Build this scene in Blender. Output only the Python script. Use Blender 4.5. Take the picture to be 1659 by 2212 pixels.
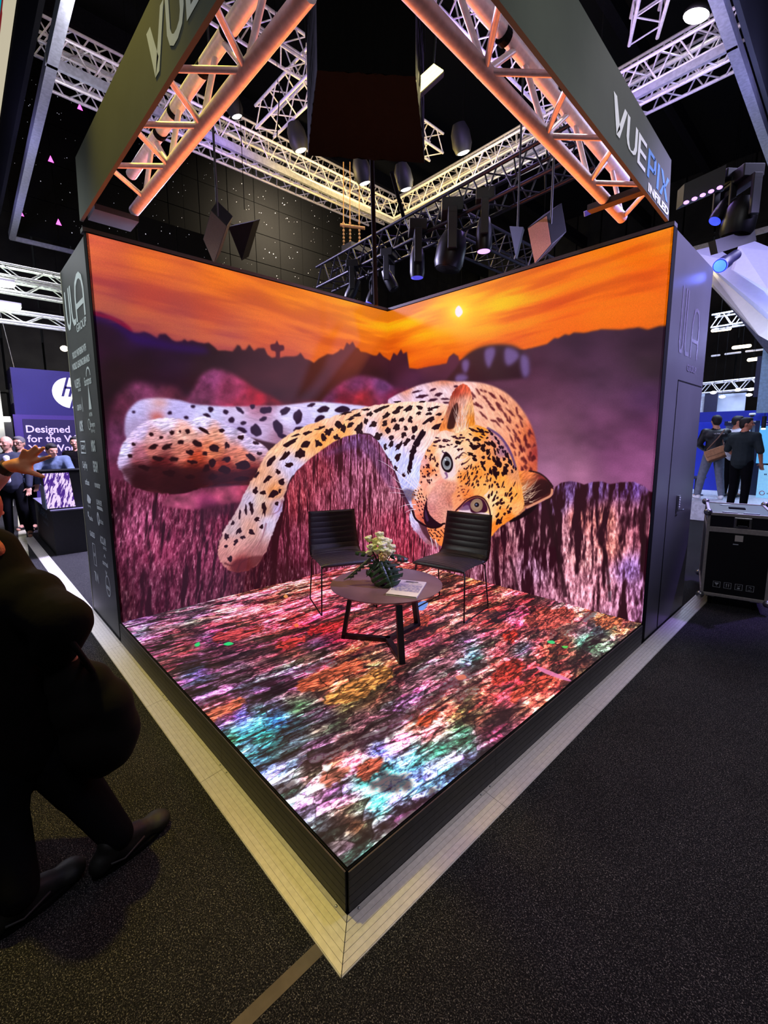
import bpy, bmesh, math, random
import numpy as np
from mathutils import Vector, Matrix, Euler
random.seed(4)
for o in list(bpy.data.objects): bpy.data.objects.remove(o, do_unlink=True)
sc = bpy.context.scene; C = sc.collection
# ---------- calibration of the photograph (image 1659x2212) ----------
FPX, CAMP = 975.03, np.array([4.757, -4.5725, 1.7468])
YAW, PITCH, ROLL = 2.3853, -.1420, -.0041
CYP = 1106 - 18.85
W, D, H, G = 3.47, 3.575, 3.5, -.215          # stage width (x), depth (-y), screen height, hall floor level
_F = np.array([math.cos(PITCH)*math.cos(YAW), math.cos(PITCH)*math.sin(YAW), math.sin(PITCH)])
_R = np.array([math.sin(YAW), -math.cos(YAW), 0.]); _U = np.cross(_R, _F)
CR = math.cos(ROLL)*_R + math.sin(ROLL)*_U; CU = -math.sin(ROLL)*_R + math.cos(ROLL)*_U; CF = _F
def ray(u, v): return CF + (u-829.5)/FPX*CR - (v-CYP)/FPX*CU
def at(u, v, depth): return CAMP + ray(u, v)*depth            # a point of the place at a distance along the view
def on(u, v, ax, val):                                          # the point of plane axis=val seen at (u, v)
    d = ray(u, v); return CAMP + d*((val-CAMP[ax])/d[ax])

# ---------- camera ----------
cam_d = bpy.data.cameras.new('camera'); cam = bpy.data.objects.new('camera', cam_d); C.objects.link(cam); sc.camera = cam
cam_d.sensor_fit = 'HORIZONTAL'; cam_d.sensor_width = 36; cam_d.lens = FPX/1659*36; cam_d.shift_y = -18.85/1659
cam_d.clip_start = .05; cam_d.clip_end = 200
m3 = Matrix([[CR[i], CU[i], -CF[i]] for i in range(3)])
cam.matrix_world = Matrix.Translation(Vector(CAMP)) @ m3.to_4x4()
# ---------- exposure, world ----------
sc.view_settings.view_transform = 'Standard'; sc.view_settings.look = 'None'; sc.view_settings.exposure = 0; sc.view_settings.gamma = 1
sc.view_settings.use_curve_mapping = False
wd = bpy.data.worlds.new('world'); sc.world = wd; wd.use_nodes = True
wd.node_tree.nodes['Background'].inputs[0].default_value = (.50, .52, .62, 1); wd.node_tree.nodes['Background'].inputs[1].default_value = .012
# ---------- lamps of the hall, with added fill lamps among them ----------
def lamp(kind, loc, power, col, size=.2, to=None, angle=60, blend=.5, name=None, sy=None):
    l = bpy.data.lights.new(name or kind.lower()+'_light', kind); l.energy = power; l.color = col
    if kind == 'SPOT': l.spot_size = math.radians(angle); l.spot_blend = blend; l.shadow_soft_size = size
    elif kind == 'AREA':
        l.size = size
        if sy: l.shape = 'RECTANGLE'; l.size_y = sy
    else: l.shadow_soft_size = size
    o = bpy.data.objects.new(l.name, l); C.objects.link(o); o.location = loc
    if to is not None: o.rotation_euler = (Vector(to)-Vector(loc)).to_track_quat('-Z', 'Y').to_euler()
    return o
Y_, WH, PU, BL = (1, .86, .42), (1, .95, .9), (.62, .35, 1), (.25, .35, 1)
lamp('SPOT', (.9, -4.02, 7.3), 1350, (1, .80, .10), .12, to=(1.9, -3.64, -.2), angle=36, blend=.8, name='spotlight')       # warm wash along the left ramp
lamp('SPOT', (4.2, -.4, 7.2), 620, (1, .92, .95), .12, to=(3.55, -1.6, -.2), angle=36, blend=.8, name='spotlight')         # white wash along the right ramp
lamp('SPOT', (-3.4, -5.6, 6.4), 1900, (.80, .82, 1), .15, to=(-2.2, -3.5, -.2), angle=42, blend=.6, name='spotlight')
lamp('SPOT', (-2.6, -7.6, 5.2), 800, (.86, .95, .92), .15, to=(-.65, -3.58, 2.9), angle=34, blend=.9, name='spotlight')     # added lamp to bring up the logos on the left cabin
lamp('SPOT', (7.6, 2.6, 6.2), 5200, (.50, .44, 1), .12, to=(3.47, .8, 3.1), angle=38, blend=.9, name='spotlight')          # lavender light on the right cabin
lamp('SPOT', (5.4, 4.6, 4.6), 1100, (.34, .2, 1), .1, to=(3.5, 1.85, -.2), angle=26, blend=.8, name='spotlight')
lamp('SPOT', (6.4, -5.9, 3.2), 260, (.95, 1, .86), .2, to=(2.2, -3.6, 3.9), angle=60, blend=.8, name='spotlight')  # added from the front to brighten the left fascia and its letters
lamp('SPOT', (6.6, -3.2, 3.0), 230, (.97, 1, .95), .2, to=(3.5, -1.2, 3.8), angle=56, blend=.8, name='spotlight')  # added likewise for the right fascia letters
lamp('AREA', (1.42, -.76, 5.25), 14, Y_, .5, to=(2.4, -2.2, 0), sy=.25, name='flood_light')
lamp('AREA', (.06, -1.85, 2.95), 120, (1, .20, .05), 3.2, to=(3.0, -2.2, 5.2), sy=.9, name='added_screen_fill')                     # added fill lamps: more orange on the trusses than the screens emit
lamp('AREA', (1.7, -.06, 2.95), 120, (1, .20, .04), 3.2, to=(2.0, -3.0, 5.2), sy=.9, name='added_screen_fill')
for p in ((-3.0, 2.9, 6.75), (-3.15, 1.9, 6.6), (-3.1, .8, 6.7), (-2.0, 3.0, 6.7)): lamp('POINT', p, 62, (1, .72, .20), .12, name='lamp_light')
lamp('POINT', (-1.0, 3.1, 6.6), 70, (1, .88, .62), .15, name='lamp_light')
for p in ((-3.2, -.6, 6.6), (1.4, 3.2, 6.5), (.2, 1.6, 7.0)): lamp('POINT', p, 62, (.45, .28, 1), .15, name='lamp_light')
lamp('POINT', (-3.2, -2.7, 6.3), 45, (.9, .9, 1), .15, name='lamp_light'); lamp('POINT', (2.3, 3.0, 6.6), 50, (.8, .7, 1), .15, name='lamp_light')
lamp('AREA', (-9.5, 4.5, 9.5), 900, (1, .82, .55), 2.0, to=(-16, 6.5, 6.5), name='hall_light')  # added to bring up the panelled hall wall
lamp('AREA', (-10.2, -3.2, 6.5), 420, (.92, .92, 1), 2.2, to=(-9.8, -3.2, 0), name='hall_light')
lamp('AREA', (-4.6, -1.2, 5.6), 1700, (.62, .58, 1), 1.2, to=(-3.6, -2.6, 0), name='hall_light')
lamp('AREA', (2.6, 10.5, 5.6), 420, (.55, .68, 1), 2.5, to=(2.2, 10.5, 0), name='hall_light')
lamp('AREA', (5.2, 3.2, 6.2), 90, (.62, .6, 1), 1.2, to=(4.2, 3.2, 0), name='hall_light')
lamp('AREA', (6.5, -5.2, 7.5), 80, (.95, .93, 1), 2.5, to=(4.2, -2.6, 0), name='hall_light')
lamp('AREA', (1.5, -7.5, 7.5), 30, (.95, .93, 1), 2.5, to=(2.4, -4.2, 0), name='hall_light')
for p in ((-6.0, -3.6, 6.4), (-9., -3.6, 6.3), (3.6, 4.6, 6.4), (3.7, 2.4, 6.5)): lamp('POINT', p, 46, (.40, .38, 1), .1, name='lamp_light')  # added bluish lamps close to the silver strips to tint them
# ---------- little numpy painter for the pictures the LED screens show ----------
RS = np.random.RandomState
_tab = RS(7).rand(16, 256, 256).astype(np.float32)
def vnoise(x, y, seed=0):
    t = _tab[seed % 16]; off = seed*37.7
    x = x+off; y = y+off*1.3
    xi = np.floor(x).astype(np.int32); yi = np.floor(y).astype(np.int32)
    fx = (x-xi).astype(np.float32); fy = (y-yi).astype(np.float32)
    fx = fx*fx*(3-2*fx); fy = fy*fy*(3-2*fy)
    a = xi & 255; b = yi & 255; a1 = (a+1) & 255; b1 = (b+1) & 255
    return (t[b, a]*(1-fx)+t[b, a1]*fx)*(1-fy)+(t[b1, a]*(1-fx)+t[b1, a1]*fx)*fy
def fbm(x, y, o=3, seed=0, g=.5):
    r = 0; w = 1; s = 0
    for k in range(o):
        r = r+w*vnoise(x*2**k, y*2**k, seed+k); s += w; w *= g
    return r/s
def cells(x, y, seed=0):
    """irregular cells: distance to the border and a random number per cell"""
    xi = np.floor(x).astype(np.int32); yi = np.floor(y).astype(np.int32); ta, tb, tc_ = _tab[seed % 16], _tab[(seed+1) % 16], _tab[(seed+2) % 16]
    f1 = np.full(x.shape, 9., np.float32); f2 = f1.copy(); idn = np.zeros(x.shape, np.float32)
    for j in (-1, 0, 1):
        for i in (-1, 0, 1):
            a = (xi+i) & 255; b = (yi+j) & 255; dx = xi+i+ta[b, a]-x; dy = yi+j+tb[b, a]-y; d = np.sqrt(dx*dx+dy*dy)
            c = d < f1; f2 = np.where(c, f1, np.minimum(f2, d)); idn = np.where(c, tc_[b, a], idn); f1 = np.where(c, d, f1)
    return f2-f1, idn
def sstep(a, b, x):
    t = np.clip((x-a)/(b-a), 0, 1); return t*t*(3-2*t)
def blur1(m, s, ax):
    n = max(1, int(3*s)); k = np.exp(-.5*(np.arange(-n, n+1)/s)**2); k /= k.sum()
    out = np.zeros_like(m); L = m.shape[ax]
    mp = np.pad(m, [(n, n) if i == ax else (0, 0) for i in range(m.ndim)], mode='edge')
    for i, w in enumerate(k):
        sl = [slice(None)]*m.ndim; sl[ax] = slice(i, i+L); out += w*mp[tuple(sl)]
    return out
def blur(m, s): return blur1(blur1(m, s, 0), s, 1) if s > .25 else m
def spline(pts, n=8, closed=True):
    P = np.array(pts, float); N = len(P); out = []
    for i in range(N if closed else N-1):
        g = (lambda k: P[(i+k) % N]) if closed else (lambda k: P[min(max(i+k, 0), N-1)])
        p0, p1, p2, p3 = g(-1), g(0), g(1), g(2)
        t = (np.arange(n)/n)[:, None]
        out.append(.5*((2*p1)+(-p0+p2)*t+(2*p0-5*p1+4*p2-p3)*t*t+(-p0+3*p1-3*p2+p3)*t**3))
    r = np.concatenate(out)
    return r if closed else np.vstack([r, P[-1]])
class Canvas:
    """h x w texels; tex(u,v) turns traced photo points into texel coordinates; U,V are the photo points of the texels."""
    def __init__(s, h, w, tex, U, V):
        s.a = np.zeros((h, w, 3), np.float32); s.h, s.w, s.tex, s.U, s.V = h, w, tex, U, V
    def mask(s, pts, soft=.7, rough=0, seed=0, curve=True, n=8):
        P = spline(pts, n) if curve else np.array(pts, float)
        if not curve:
            Q = []
            for i in range(len(P)):
                a, b = P[i], P[(i+1) % len(P)]; k = max(1, int(np.hypot(*(b-a))/6))
                Q += [a+(b-a)*j/k for j in range(k)]
            P = np.array(Q)
        if rough: P = P+RS(seed+1).randn(*P.shape)*rough
        T = np.array([s.tex(u, v) for u, v in P])
        pad = int(3*soft)+3
        x0 = int(max(0, T[:, 0].min()-pad)); x1 = int(min(s.w, T[:, 0].max()+pad+2))
        y0 = int(max(0, T[:, 1].min()-pad)); y1 = int(min(s.h, T[:, 1].max()+pad+2))
        if x1-x0 < 2 or y1-y0 < 2: return None
        X = np.clip(T[:, 0]-x0, 0, x1-x0); Y = T[:, 1]-y0
        d = np.zeros((y1-y0, x1-x0+2), np.float32)
        for i in range(len(X)):
            xa, ya, xb, yb = X[i], Y[i], X[(i+1) % len(X)], Y[(i+1) % len(X)]
            sg = 1.
            if ya > yb: xa, ya, xb, yb = xb, yb, xa, ya; sg = -1.
            r0 = max(0, int(math.ceil(ya-.5))); r1 = min(d.shape[0]-1, int(math.ceil(yb-.5))-1)
            if r1 < r0: continue
            r = np.arange(r0, r1+1); c = xa+(r+.5-ya)*(xb-xa)/(yb-ya)
            ci = c.astype(int); f = c-ci
            np.add.at(d, (r, ci), sg*(1-f)); np.add.at(d, (r, ci+1), sg*f)
        m = np.clip(np.abs(np.cumsum(d, 1)[:, :x1-x0]), 0, 1)
        return (slice(y0, y1), slice(x0, x1)), blur(m, soft)
    def put(s, sl, m, col):
        s.a[sl] += (np.asarray(col, np.float32)-s.a[sl])*m[..., None]
    def poly(s, pts, col, op=1, **k):
        r = s.mask(pts, **k)
        if r: s.put(r[0], r[1]*op, np.array(col)/255.)
    def field(s, sl, cols, p=1.6, e=120):
        """smooth mix of colour samples (u, v, r, g, b)"""
        U, V = s.U[sl], s.V[sl]; st = 4
        u, v = U[::st, ::st], V[::st, ::st]
        num = 0; den = 0
        for (a, b, r, g, bl) in cols:
            w = 1/(((u-a)**2+(v-b)**2)+e)**p
            num = num+w[..., None]*np.array([r, g, bl])/255.; den = den+w
        f = (num/den[..., None]).astype(np.float32)
        hh, ww = U.shape
        yy = np.minimum(np.arange(hh)/st, f.shape[0]-1); xx = np.minimum(np.arange(ww)/st, f.shape[1]-1)
        y0 = yy.astype(int); x0 = xx.astype(int); y1 = np.minimum(y0+1, f.shape[0]-1); x1 = np.minimum(x0+1, f.shape[1]-1)
        fy = (yy-y0)[:, None, None].astype(np.float32); fx = (xx-x0)[None, :, None].astype(np.float32)
        return (f[y0][:, x0]*(1-fx)+f[y0][:, x1]*fx)*(1-fy)+(f[y1][:, x0]*(1-fx)+f[y1][:, x1]*fx)*fy
    def region(s, pts, cols, tex=None, p=1.6, e=120, **k):
        r = s.mask(pts, **k)
        if not r: return None
        sl, m = r; c = s.field(sl, cols, p, e)
        if tex is not None: c = tex(c, s.U[sl], s.V[sl], sl)
        s.put(sl, m, c); return sl, m
    def line(s, pts, w, col, op=1, soft=.5, taper=True):
        P = spline(pts, 6, closed=False); t = np.gradient(P, axis=0); t /= np.hypot(t[:, 0], t[:, 1])[:, None]+1e-9
        n = np.stack([-t[:, 1], t[:, 0]], 1); k = np.linspace(0, 1, len(P))
        ww = (w*.5*((1-k)*.9+.1) if taper else w*.5*np.ones(len(P)))[:, None]
        s.poly(np.vstack([P+n*ww, (P-n*ww)[::-1]]), col, op, soft=soft, curve=False)
    def spot(s, u, v, l, w, ang, col, seed=0, rough=.16, soft=.6, op=1):
        r = RS(seed+3); k = 12; th = np.arange(k)*2*math.pi/k
        rad = 1+r.randn(k)*rough; x = np.cos(th)*l*rad*.5; y = np.sin(th)*w*rad*.5
        a = math.radians(ang); c, q = math.cos(a), math.sin(a)
        s.poly(np.stack([u+x*c-y*q, v+x*q+y*c], 1), col, op, soft=soft, n=3)
def inside(pts, u, v):
    P = np.array(pts, float); c = False; j = len(P)-1
    for i in range(len(P)):
        if (P[i][1] > v) != (P[j][1] > v) and u < (P[j][0]-P[i][0])*(v-P[i][1])/(P[j][1]-P[i][1])+P[i][0]: c = not c
        j = i
    return c
def fur(ang, ln=9., th=1.3, amt=.22, seed=0, warp=.0):
    a = math.radians(ang); c, q = math.cos(a), math.sin(a)
    def f(col, U, V, sl):
        x = U*c+V*q; y = -U*q+V*c
        y = y+warp*(vnoise(U/40, V/40, seed+5)-.5)*60
        n = vnoise(x/ln, y/th, seed)*.6+vnoise(x/ln*2, y/th*1.9, seed+1)*.4
        col = (col-.5)*1.16+.555
        return np.clip(col*(1+amt*(n[..., None]-.5)*2.4), 0, 1)
    return f
def scatter(cv, region, step, l, w, ang, col, seed, avoid=(), jit=.38, angj=14, szj=.35, rough=.2, soft=.6, op=1):
    r = RS(seed); R = spline(region, 4); u0, v0 = R.min(0); u1, v1 = R.max(0); row = 0; v = v0
    while v < v1:
        u = u0+(step*.5 if row % 2 else 0)
        while u < u1:
            a = u+r.randn()*step*jit; b = v+r.randn()*step*jit
            if inside(R, a, b) and not any(inside(z, a, b) for z in avoid):
                an = ang(a, b) if callable(ang) else ang
                L = (l(a, b) if callable(l) else l)*(1+r.randn()*szj); Wd = (w(a, b) if callable(w) else w)*(1+r.randn()*szj*.8)
                if L > .8 and Wd > .5: cv.spot(a, b, L, Wd, an+r.randn()*angj, col, seed=r.randint(1 << 20), rough=rough, soft=soft, op=op)
            u += step
        v += step*.87; row += 1

def paint_wall():
    TPM = 280; h, w = int(H*TPM), int((W+D)*TPM)
    yy, xx = np.mgrid[0:h, 0:w].astype(np.float32)
    S = xx/TPM-D; Z = H-yy/TPM                                   # S<0 left screen, S>0 right screen
    X3 = np.where(S > 0, S, 0)-CAMP[0]; Y3 = np.where(S > 0, 0, S)-CAMP[1]; Z3 = Z-CAMP[2]
    dp = X3*CF[0]+Y3*CF[1]+Z3*CF[2]
    U = 829.5+FPX*(X3*CR[0]+Y3*CR[1]+Z3*CR[2])/dp; V = CYP-FPX*(X3*CU[0]+Y3*CU[1]+Z3*CU[2])/dp
    def tex(u, v):
        p = on(u, v, 0, 0.)
        if p[1] <= 0: sv = p[1]
        else: p = on(u, v, 1, 0.); sv = p[0]
        return (sv+D)*TPM, (H-p[2])*TPM
    c = Canvas(h, w, tex, U.astype(np.float32), V.astype(np.float32))
    full = (slice(0, h), slice(0, w))
    # --- sky ---
    c.a[:] = c.field(full, [(190, 510, 222, 96, 60), (330, 560, 224, 100, 36), (480, 600, 232, 108, 24), (640, 640, 236, 120, 14), (760, 690, 245, 140, 8), (836, 690, 236, 130, 10),
        (220, 600, 196, 76, 54), (320, 640, 200, 78, 48), (450, 680, 206, 84, 44), (600, 715, 214, 88, 38), (740, 735, 226, 98, 22), (215, 640, 168, 70, 62), (240, 668, 150, 64, 62), (320, 700, 160, 68, 62), (400, 710, 170, 74, 64), (480, 735, 180, 78, 64), (620, 755, 200, 84, 56), (720, 755, 216, 86, 40),
        (860, 740, 232, 86, 10), (920, 770, 222, 74, 8), (900, 700, 250, 140, 4), (990, 640, 252, 160, 0), (1060, 660, 250, 130, 0), (1100, 590, 240, 118, 6), (1180, 600, 236, 104, 6), (1300, 560, 236, 106, 4), (1440, 510, 240, 120, 4),
        (1200, 680, 224, 76, 6), (1100, 720, 222, 72, 6), (1350, 660, 232, 92, 6), (1440, 680, 222, 92, 10), (1400, 580, 234, 88, 2), (1000, 740, 220, 70, 6)], p=1.8, e=1500)
    wp = fbm(S*.7, Z*1.4, 2, 3)
    zz = Z+S*np.where(S > 0, -.03, .03)+wp*.16
    st = fbm(S*1.0+wp*.8, zz*8, 4, 5)
    k = sstep(.38, .75, st)[..., None]; k2 = sstep(.6, .28, st)[..., None]
    hot = np.exp(-((U-980)/190)**2-((V-650)/90)**2)[..., None]
    top = sstep(2.2, 3.1, Z)[..., None]
    c.a += k*top*np.array([.07, .07, .0])*(1+hot) + k*hot*np.array([.02, .26, .0]) - k2*top*np.array([.10, .07, .0])*.7
    c.a[..., 2] *= (.75+.35*sstep(0, -2.5, S)); c.a[..., 0] = np.minimum(c.a[..., 0], .95)
    d2 = ((U-991)**2+((V-672)*1.15)**2)
    for rad, col, am in ((95, (1, .60, .0), .55), (48, (1, .78, .02), .85), (20, (1, .93, .25), .9)):
        m = np.exp(-d2/rad**2)[..., None]*am*(.75+.5*st[..., None]); c.a += (np.array(col)-c.a)*np.clip(m, 0, 1)
    c.poly([(991, 660), (998, 668), (999, 677), (991, 685), (984, 679), (984, 668)], (255, 236, 250), soft=1.2)
    c.a = np.clip(c.a, 0, 1)
    # --- dark land under the horizon ---
    hor = [(150, 668), (199, 675), (216, 675), (245, 688), (262, 694), (274, 705), (287, 719), (300, 719), (310, 716), (323, 721), (339, 731), (343, 722), (357, 721), (372, 735), (380, 738), (392, 737), (398, 732), (404, 738), (414, 735), (425, 739), (440, 742), (450, 740), (463, 750), (470, 757), (486, 757), (502, 759), (508, 752), (512, 745), (518, 747), (522, 756), (530, 756), (538, 744), (548, 758), (557, 752), (571, 752), (577, 766), (587, 773), (596, 771), (603, 773), (616, 770), (636, 770), (643, 768), (649, 762), (658, 775), (668, 778), (678, 784), (688, 775), (707, 765), (719, 766), (730, 760), (736, 754), (742, 756), (749, 740), (755, 745), (762, 738), (768, 750), (775, 753), (778, 759), (792, 762), (807, 768), (814, 768), (820, 761), (828, 770), (843, 779), (850, 762), (858, 768), (866, 754), (871, 764), (879, 760), (881, 775), (884, 795), (902, 797), (930, 791), (954, 787), (965, 785), (970, 771), (980, 763), (990, 770), (992, 779), (1005, 773), (1025, 762), (1060, 760), (1133, 755), (1156, 750), (1182, 743), (1198, 730), (1206, 731), (1221, 722), (1230, 724), (1240, 718), (1262, 719), (1300, 711), (1340, 712), (1380, 707), (1400, 712), (1425, 704), (1500, 700)]
    land = [(199, 760, 34, 8, 32), (300, 740, 40, 14, 60), (380, 760, 34, 12, 40), (300, 780, 28, 10, 18), (250, 800, 26, 10, 16), (450, 790, 38, 16, 20), (600, 820, 58, 26, 30), (560, 790, 50, 20, 24), (700, 800, 66, 22, 26), (800, 800, 62, 20, 26), (880, 830, 76, 34, 62), (950, 810, 62, 28, 56), (850, 800, 60, 22, 34),
            (215, 900, 30, 8, 20), (225, 1000, 52, 12, 28), (235, 1250, 56, 14, 28), (1150, 770, 56, 26, 46), (1250, 740, 50, 28, 48), (1400, 730, 46, 24, 44), (1200, 790, 70, 40, 62), (1400, 790, 50, 34, 44), (1300, 830, 76, 46, 72), (1180, 860, 104, 60, 88), (1400, 860, 70, 40, 76), (1200, 930, 134, 82, 112), (1300, 920, 104, 58, 92), (1410, 930, 104, 52, 94), (1240, 1010, 158, 100, 134), (1330, 980, 124, 66, 110), (1400, 1000, 152, 84, 136), (1200, 1020, 160, 104, 140)]
    def landtex(col, U_, V_, sl):
        n = fbm(U_/70, V_/45, 3, 2)[..., None]
        return np.clip(col*(.72+.56*n), 0, 1)
    c.region(hor+[(1500, 1500), (150, 1500)], land, landtex, p=1.5, e=900, curve=False, soft=2.6)
    c.poly([(584, 745), (594, 742), (598, 736), (603, 745), (612, 746), (613, 756), (605, 760), (604, 775), (596, 775), (595, 760), (586, 756)], (70, 16, 24), soft=2)
    m = c.mask([(199, 675), (245, 688), (287, 719), (339, 731), (380, 742), (440, 748), (440, 765), (339, 752), (287, 738), (245, 705), (199, 690)], soft=7)
    c.put(m[0], m[1]*.55, np.array((38, 6, 100))/255.)
    m = c.mask([(199, 673), (240, 683), (275, 702), (285, 716), (275, 712), (240, 692), (199, 680)], soft=2.4)
    c.put(m[0], m[1]*.7, np.array((150, 8, 50))/255.)
    # --- blurred rocks behind ---
    mott = lambda col, U_, V_, sl: np.clip(col*(.5+1.0*fbm(U_/22, V_/22, 4, 8)[..., None]), 0, 1)
    c.region([(225, 1060), (228, 960), (240, 890), (258, 850), (290, 826), (330, 833), (380, 838), (398, 862), (420, 880), (420, 1060)], [(260, 870, 92, 36, 62), (300, 840, 110, 48, 84), (380, 855, 96, 38, 60), (250, 950, 110, 50, 90), (250, 1030, 90, 34, 60)], mott, soft=9)
    c.region([(395, 890), (412, 850), (435, 812), (462, 796), (490, 803), (520, 818), (555, 842), (590, 858), (615, 885), (600, 910), (400, 910)], [(450, 820, 134, 58, 106), (430, 860, 118, 52, 88), (500, 840, 140, 50, 86), (560, 860, 150, 26, 42), (600, 880, 130, 24, 30), (520, 880, 130, 34, 56)], mott, soft=6)
    c.region([(680, 900), (700, 860), (730, 832), (760, 815), (790, 812), (830, 822), (850, 835), (880, 840), (870, 880), (760, 900)], [(710, 860, 96, 40, 80), (770, 830, 120, 50, 96), (780, 860, 150, 34, 46), (740, 870, 140, 30, 56), (830, 830, 120, 62, 120), (850, 860, 110, 30, 60)], mott, soft=6)
    c.region([(560, 880), (600, 868), (680, 868), (700, 890), (600, 900)], [(620, 880, 90, 24, 36)], mott, soft=7)
    # --- raised tail ---
    c.poly([(965, 830), (985, 795), (1010, 765), (1045, 748), (1090, 744), (1120, 752), (1140, 775), (1143, 800), (1138, 815), (1100, 820), (1040, 825)], (38, 18, 34), soft=5)
    for P in ([(998, 782), (1008, 776), (1014, 785), (1008, 805), (1000, 800)], [(1048, 756), (1066, 750), (1070, 762), (1062, 785), (1056, 795), (1048, 780)], [(1092, 752), (1112, 755), (1122, 768), (1112, 782), (1098, 790), (1090, 778)], [(1128, 765), (1142, 775), (1143, 808), (1132, 815), (1126, 800), (1124, 780)], [(985, 812), (1000, 808), (1012, 816), (1000, 824), (985, 824)]):
        c.poly(P, (116, 92, 156), op=.85, soft=5.5)
    # --- wooden posts the animal lies on ---
    def grooves(f1, tilt, dark, amt=1., seed=0, f2=44, hi=(1, 1, 1), band=0):
        def f(col, U_, V_, sl):
            s_, z_ = S[sl], Z[sl]; sw = s_-tilt*z_+.024*fbm(s_*3, z_*2.2, 2, seed+2)
            a = fbm(sw*f1, z_*1.1, 3, seed, .62); b = fbm(sw*f2, z_*5, 3, seed+4, .6)
            r = fbm(sw*58, z_*17, 3, seed+7, .7)
            if band: b = b*.7+.3*fbm(sw*14, z_*6, 3, seed+9, .7)
            g = sstep(.34+.06*band, .50+.02*band, a*.5+b*.5); g2 = sstep(.36, .66, b*.5+r*.5)
            t = np.clip(g*(.46+.66*g2), 0, 1.1)[..., None]
            d = np.array(dark)/255.
            o = d+(col*1.22-d)*t*amt+(1-amt)*(col-d)*.5
            o = o+((r-.5)*.26*g)[..., None]
            return np.clip(o+(sstep(.62, .8, r)*g*.14)[..., None]*np.array(hi), 0, 1)
        return f
    c.region([(215, 1400), (215, 1060), (255, 1035), (300, 1040), (380, 1050), (500, 1060), (560, 1050), (640, 1080), (640, 1400)],
             [(235, 1100, 50, 14, 28), (262, 1060, 96, 38, 62), (300, 1130, 150, 68, 104), (262, 1300, 58, 18, 30), (350, 1180, 124, 46, 76), (400, 1120, 96, 32, 56), (440, 1200, 116, 44, 72), (320, 1270, 84, 32, 54), (500, 1130, 92, 26, 48), (470, 1100, 110, 38, 66), (560, 1140, 70, 18, 34), (600, 1200, 48, 12, 24), (540, 1250, 66, 22, 34), (450, 1270, 92, 38, 60)], grooves(13, .16, (44, 10, 24), seed=3, f2=30), soft=6, curve=False)
    c.region([(350, 1090), (372, 1068), (430, 1056), (520, 1048), (590, 1040), (600, 1060), (560, 1078), (500, 1088), (450, 1098), (400, 1100)], [(400, 1080, 168, 72, 108), (480, 1065, 176, 70, 104), (550, 1060, 150, 50, 74), (450, 1092, 120, 40, 80)], mott, soft=3)
    c.poly([(430, 1100), (470, 1090), (520, 1084), (560, 1090), (540, 1110), (480, 1112), (440, 1125)], (52, 14, 30), op=.75, soft=6)
    c.poly([(585, 1400), (585, 1180), (600, 1110), (625, 1040), (650, 1060), (640, 1400)], (46, 8, 20), op=.9, soft=5, curve=False)
    # --- far hind leg and belly ---
    white = [(290, 885, 176, 168, 220), (340, 870, 196, 170, 200), (300, 920, 150, 130, 170), (380, 880, 170, 160, 215), (450, 890, 190, 186, 232), (520, 890, 206, 200, 238), (620, 900, 206, 200, 240), (700, 890, 200, 196, 240), (560, 930, 186, 166, 206), (660, 930, 176, 160, 212), (600, 945, 140, 96, 120), (540, 880, 160, 100, 130), (560, 876, 150, 90, 110), (520, 940, 150, 132, 190)]
    leg = [(268, 925), (272, 895), (290, 872), (310, 862), (345, 860), (385, 864), (420, 873), (470, 877), (515, 878), (560, 876), (600, 876), (640, 872), (680, 868), (720, 870), (760, 874), (800, 880), (830, 900), (770, 930), (700, 945), (630, 965), (600, 960), (540, 945), (480, 930), (400, 925), (330, 950), (290, 960), (272, 945)]
    c.region(leg, white, fur(8, 12, 3, .10, 1), soft=2.6, e=400)
    c.region([(325, 905), (327, 893), (345, 890), (352, 898), (350, 912), (335, 915)], [(335, 900, 196, 90, 80)], None, soft=9)
    c.region([(330, 866), (350, 864), (360, 872), (340, 878)], [(340, 870, 214, 150, 150)], None, soft=8)
    for (u, v, l, w_, a) in [(366, 892, 10, 9, 0), (487, 890, 12, 10, 30), (500, 907, 13, 12, 0), (545, 878, 12, 10, 0), (518, 886, 20, 9, 40), (574, 886, 26, 16, -20), (615, 888, 24, 14, -30), (643, 900, 20, 30, 10), (698, 884, 28, 14, -10), (690, 905, 24, 12, -30), (672, 875, 16, 8, -20), (552, 930, 26, 22, 60), (600, 924, 18, 36, -25), (612, 943, 26, 10, 20), (646, 928, 26, 14, -10), (455, 884, 12, 12, 0), (525, 914, 14, 8, 0), (568, 905, 18, 9, -20), (446, 897, 16, 8, 20), (402, 902, 10, 8, 0), (416, 878, 10, 8, 0), (740, 885, 34, 14, -5), (770, 890, 26, 12, 0), (730, 905, 26, 14, -20), (520, 930, 26, 12, 10), (288, 890, 8, 6, 0)]:
        c.spot(u, v, l, w_, a, (34, 14, 44), seed=int(u), soft=1.7, rough=.1)
    # --- near hind paw ---
    paw = [(253, 995), (262, 962), (283, 935), (310, 912), (345, 903), (385, 904), (410, 909), (430, 898), (455, 903), (480, 915), (515, 930), (545, 948), (575, 968), (585, 1000), (572, 1040), (535, 1048), (490, 1045), (440, 1052), (395, 1066), (350, 1066), (305, 1058), (272, 1040), (263, 1020), (254, 1010)]
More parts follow.
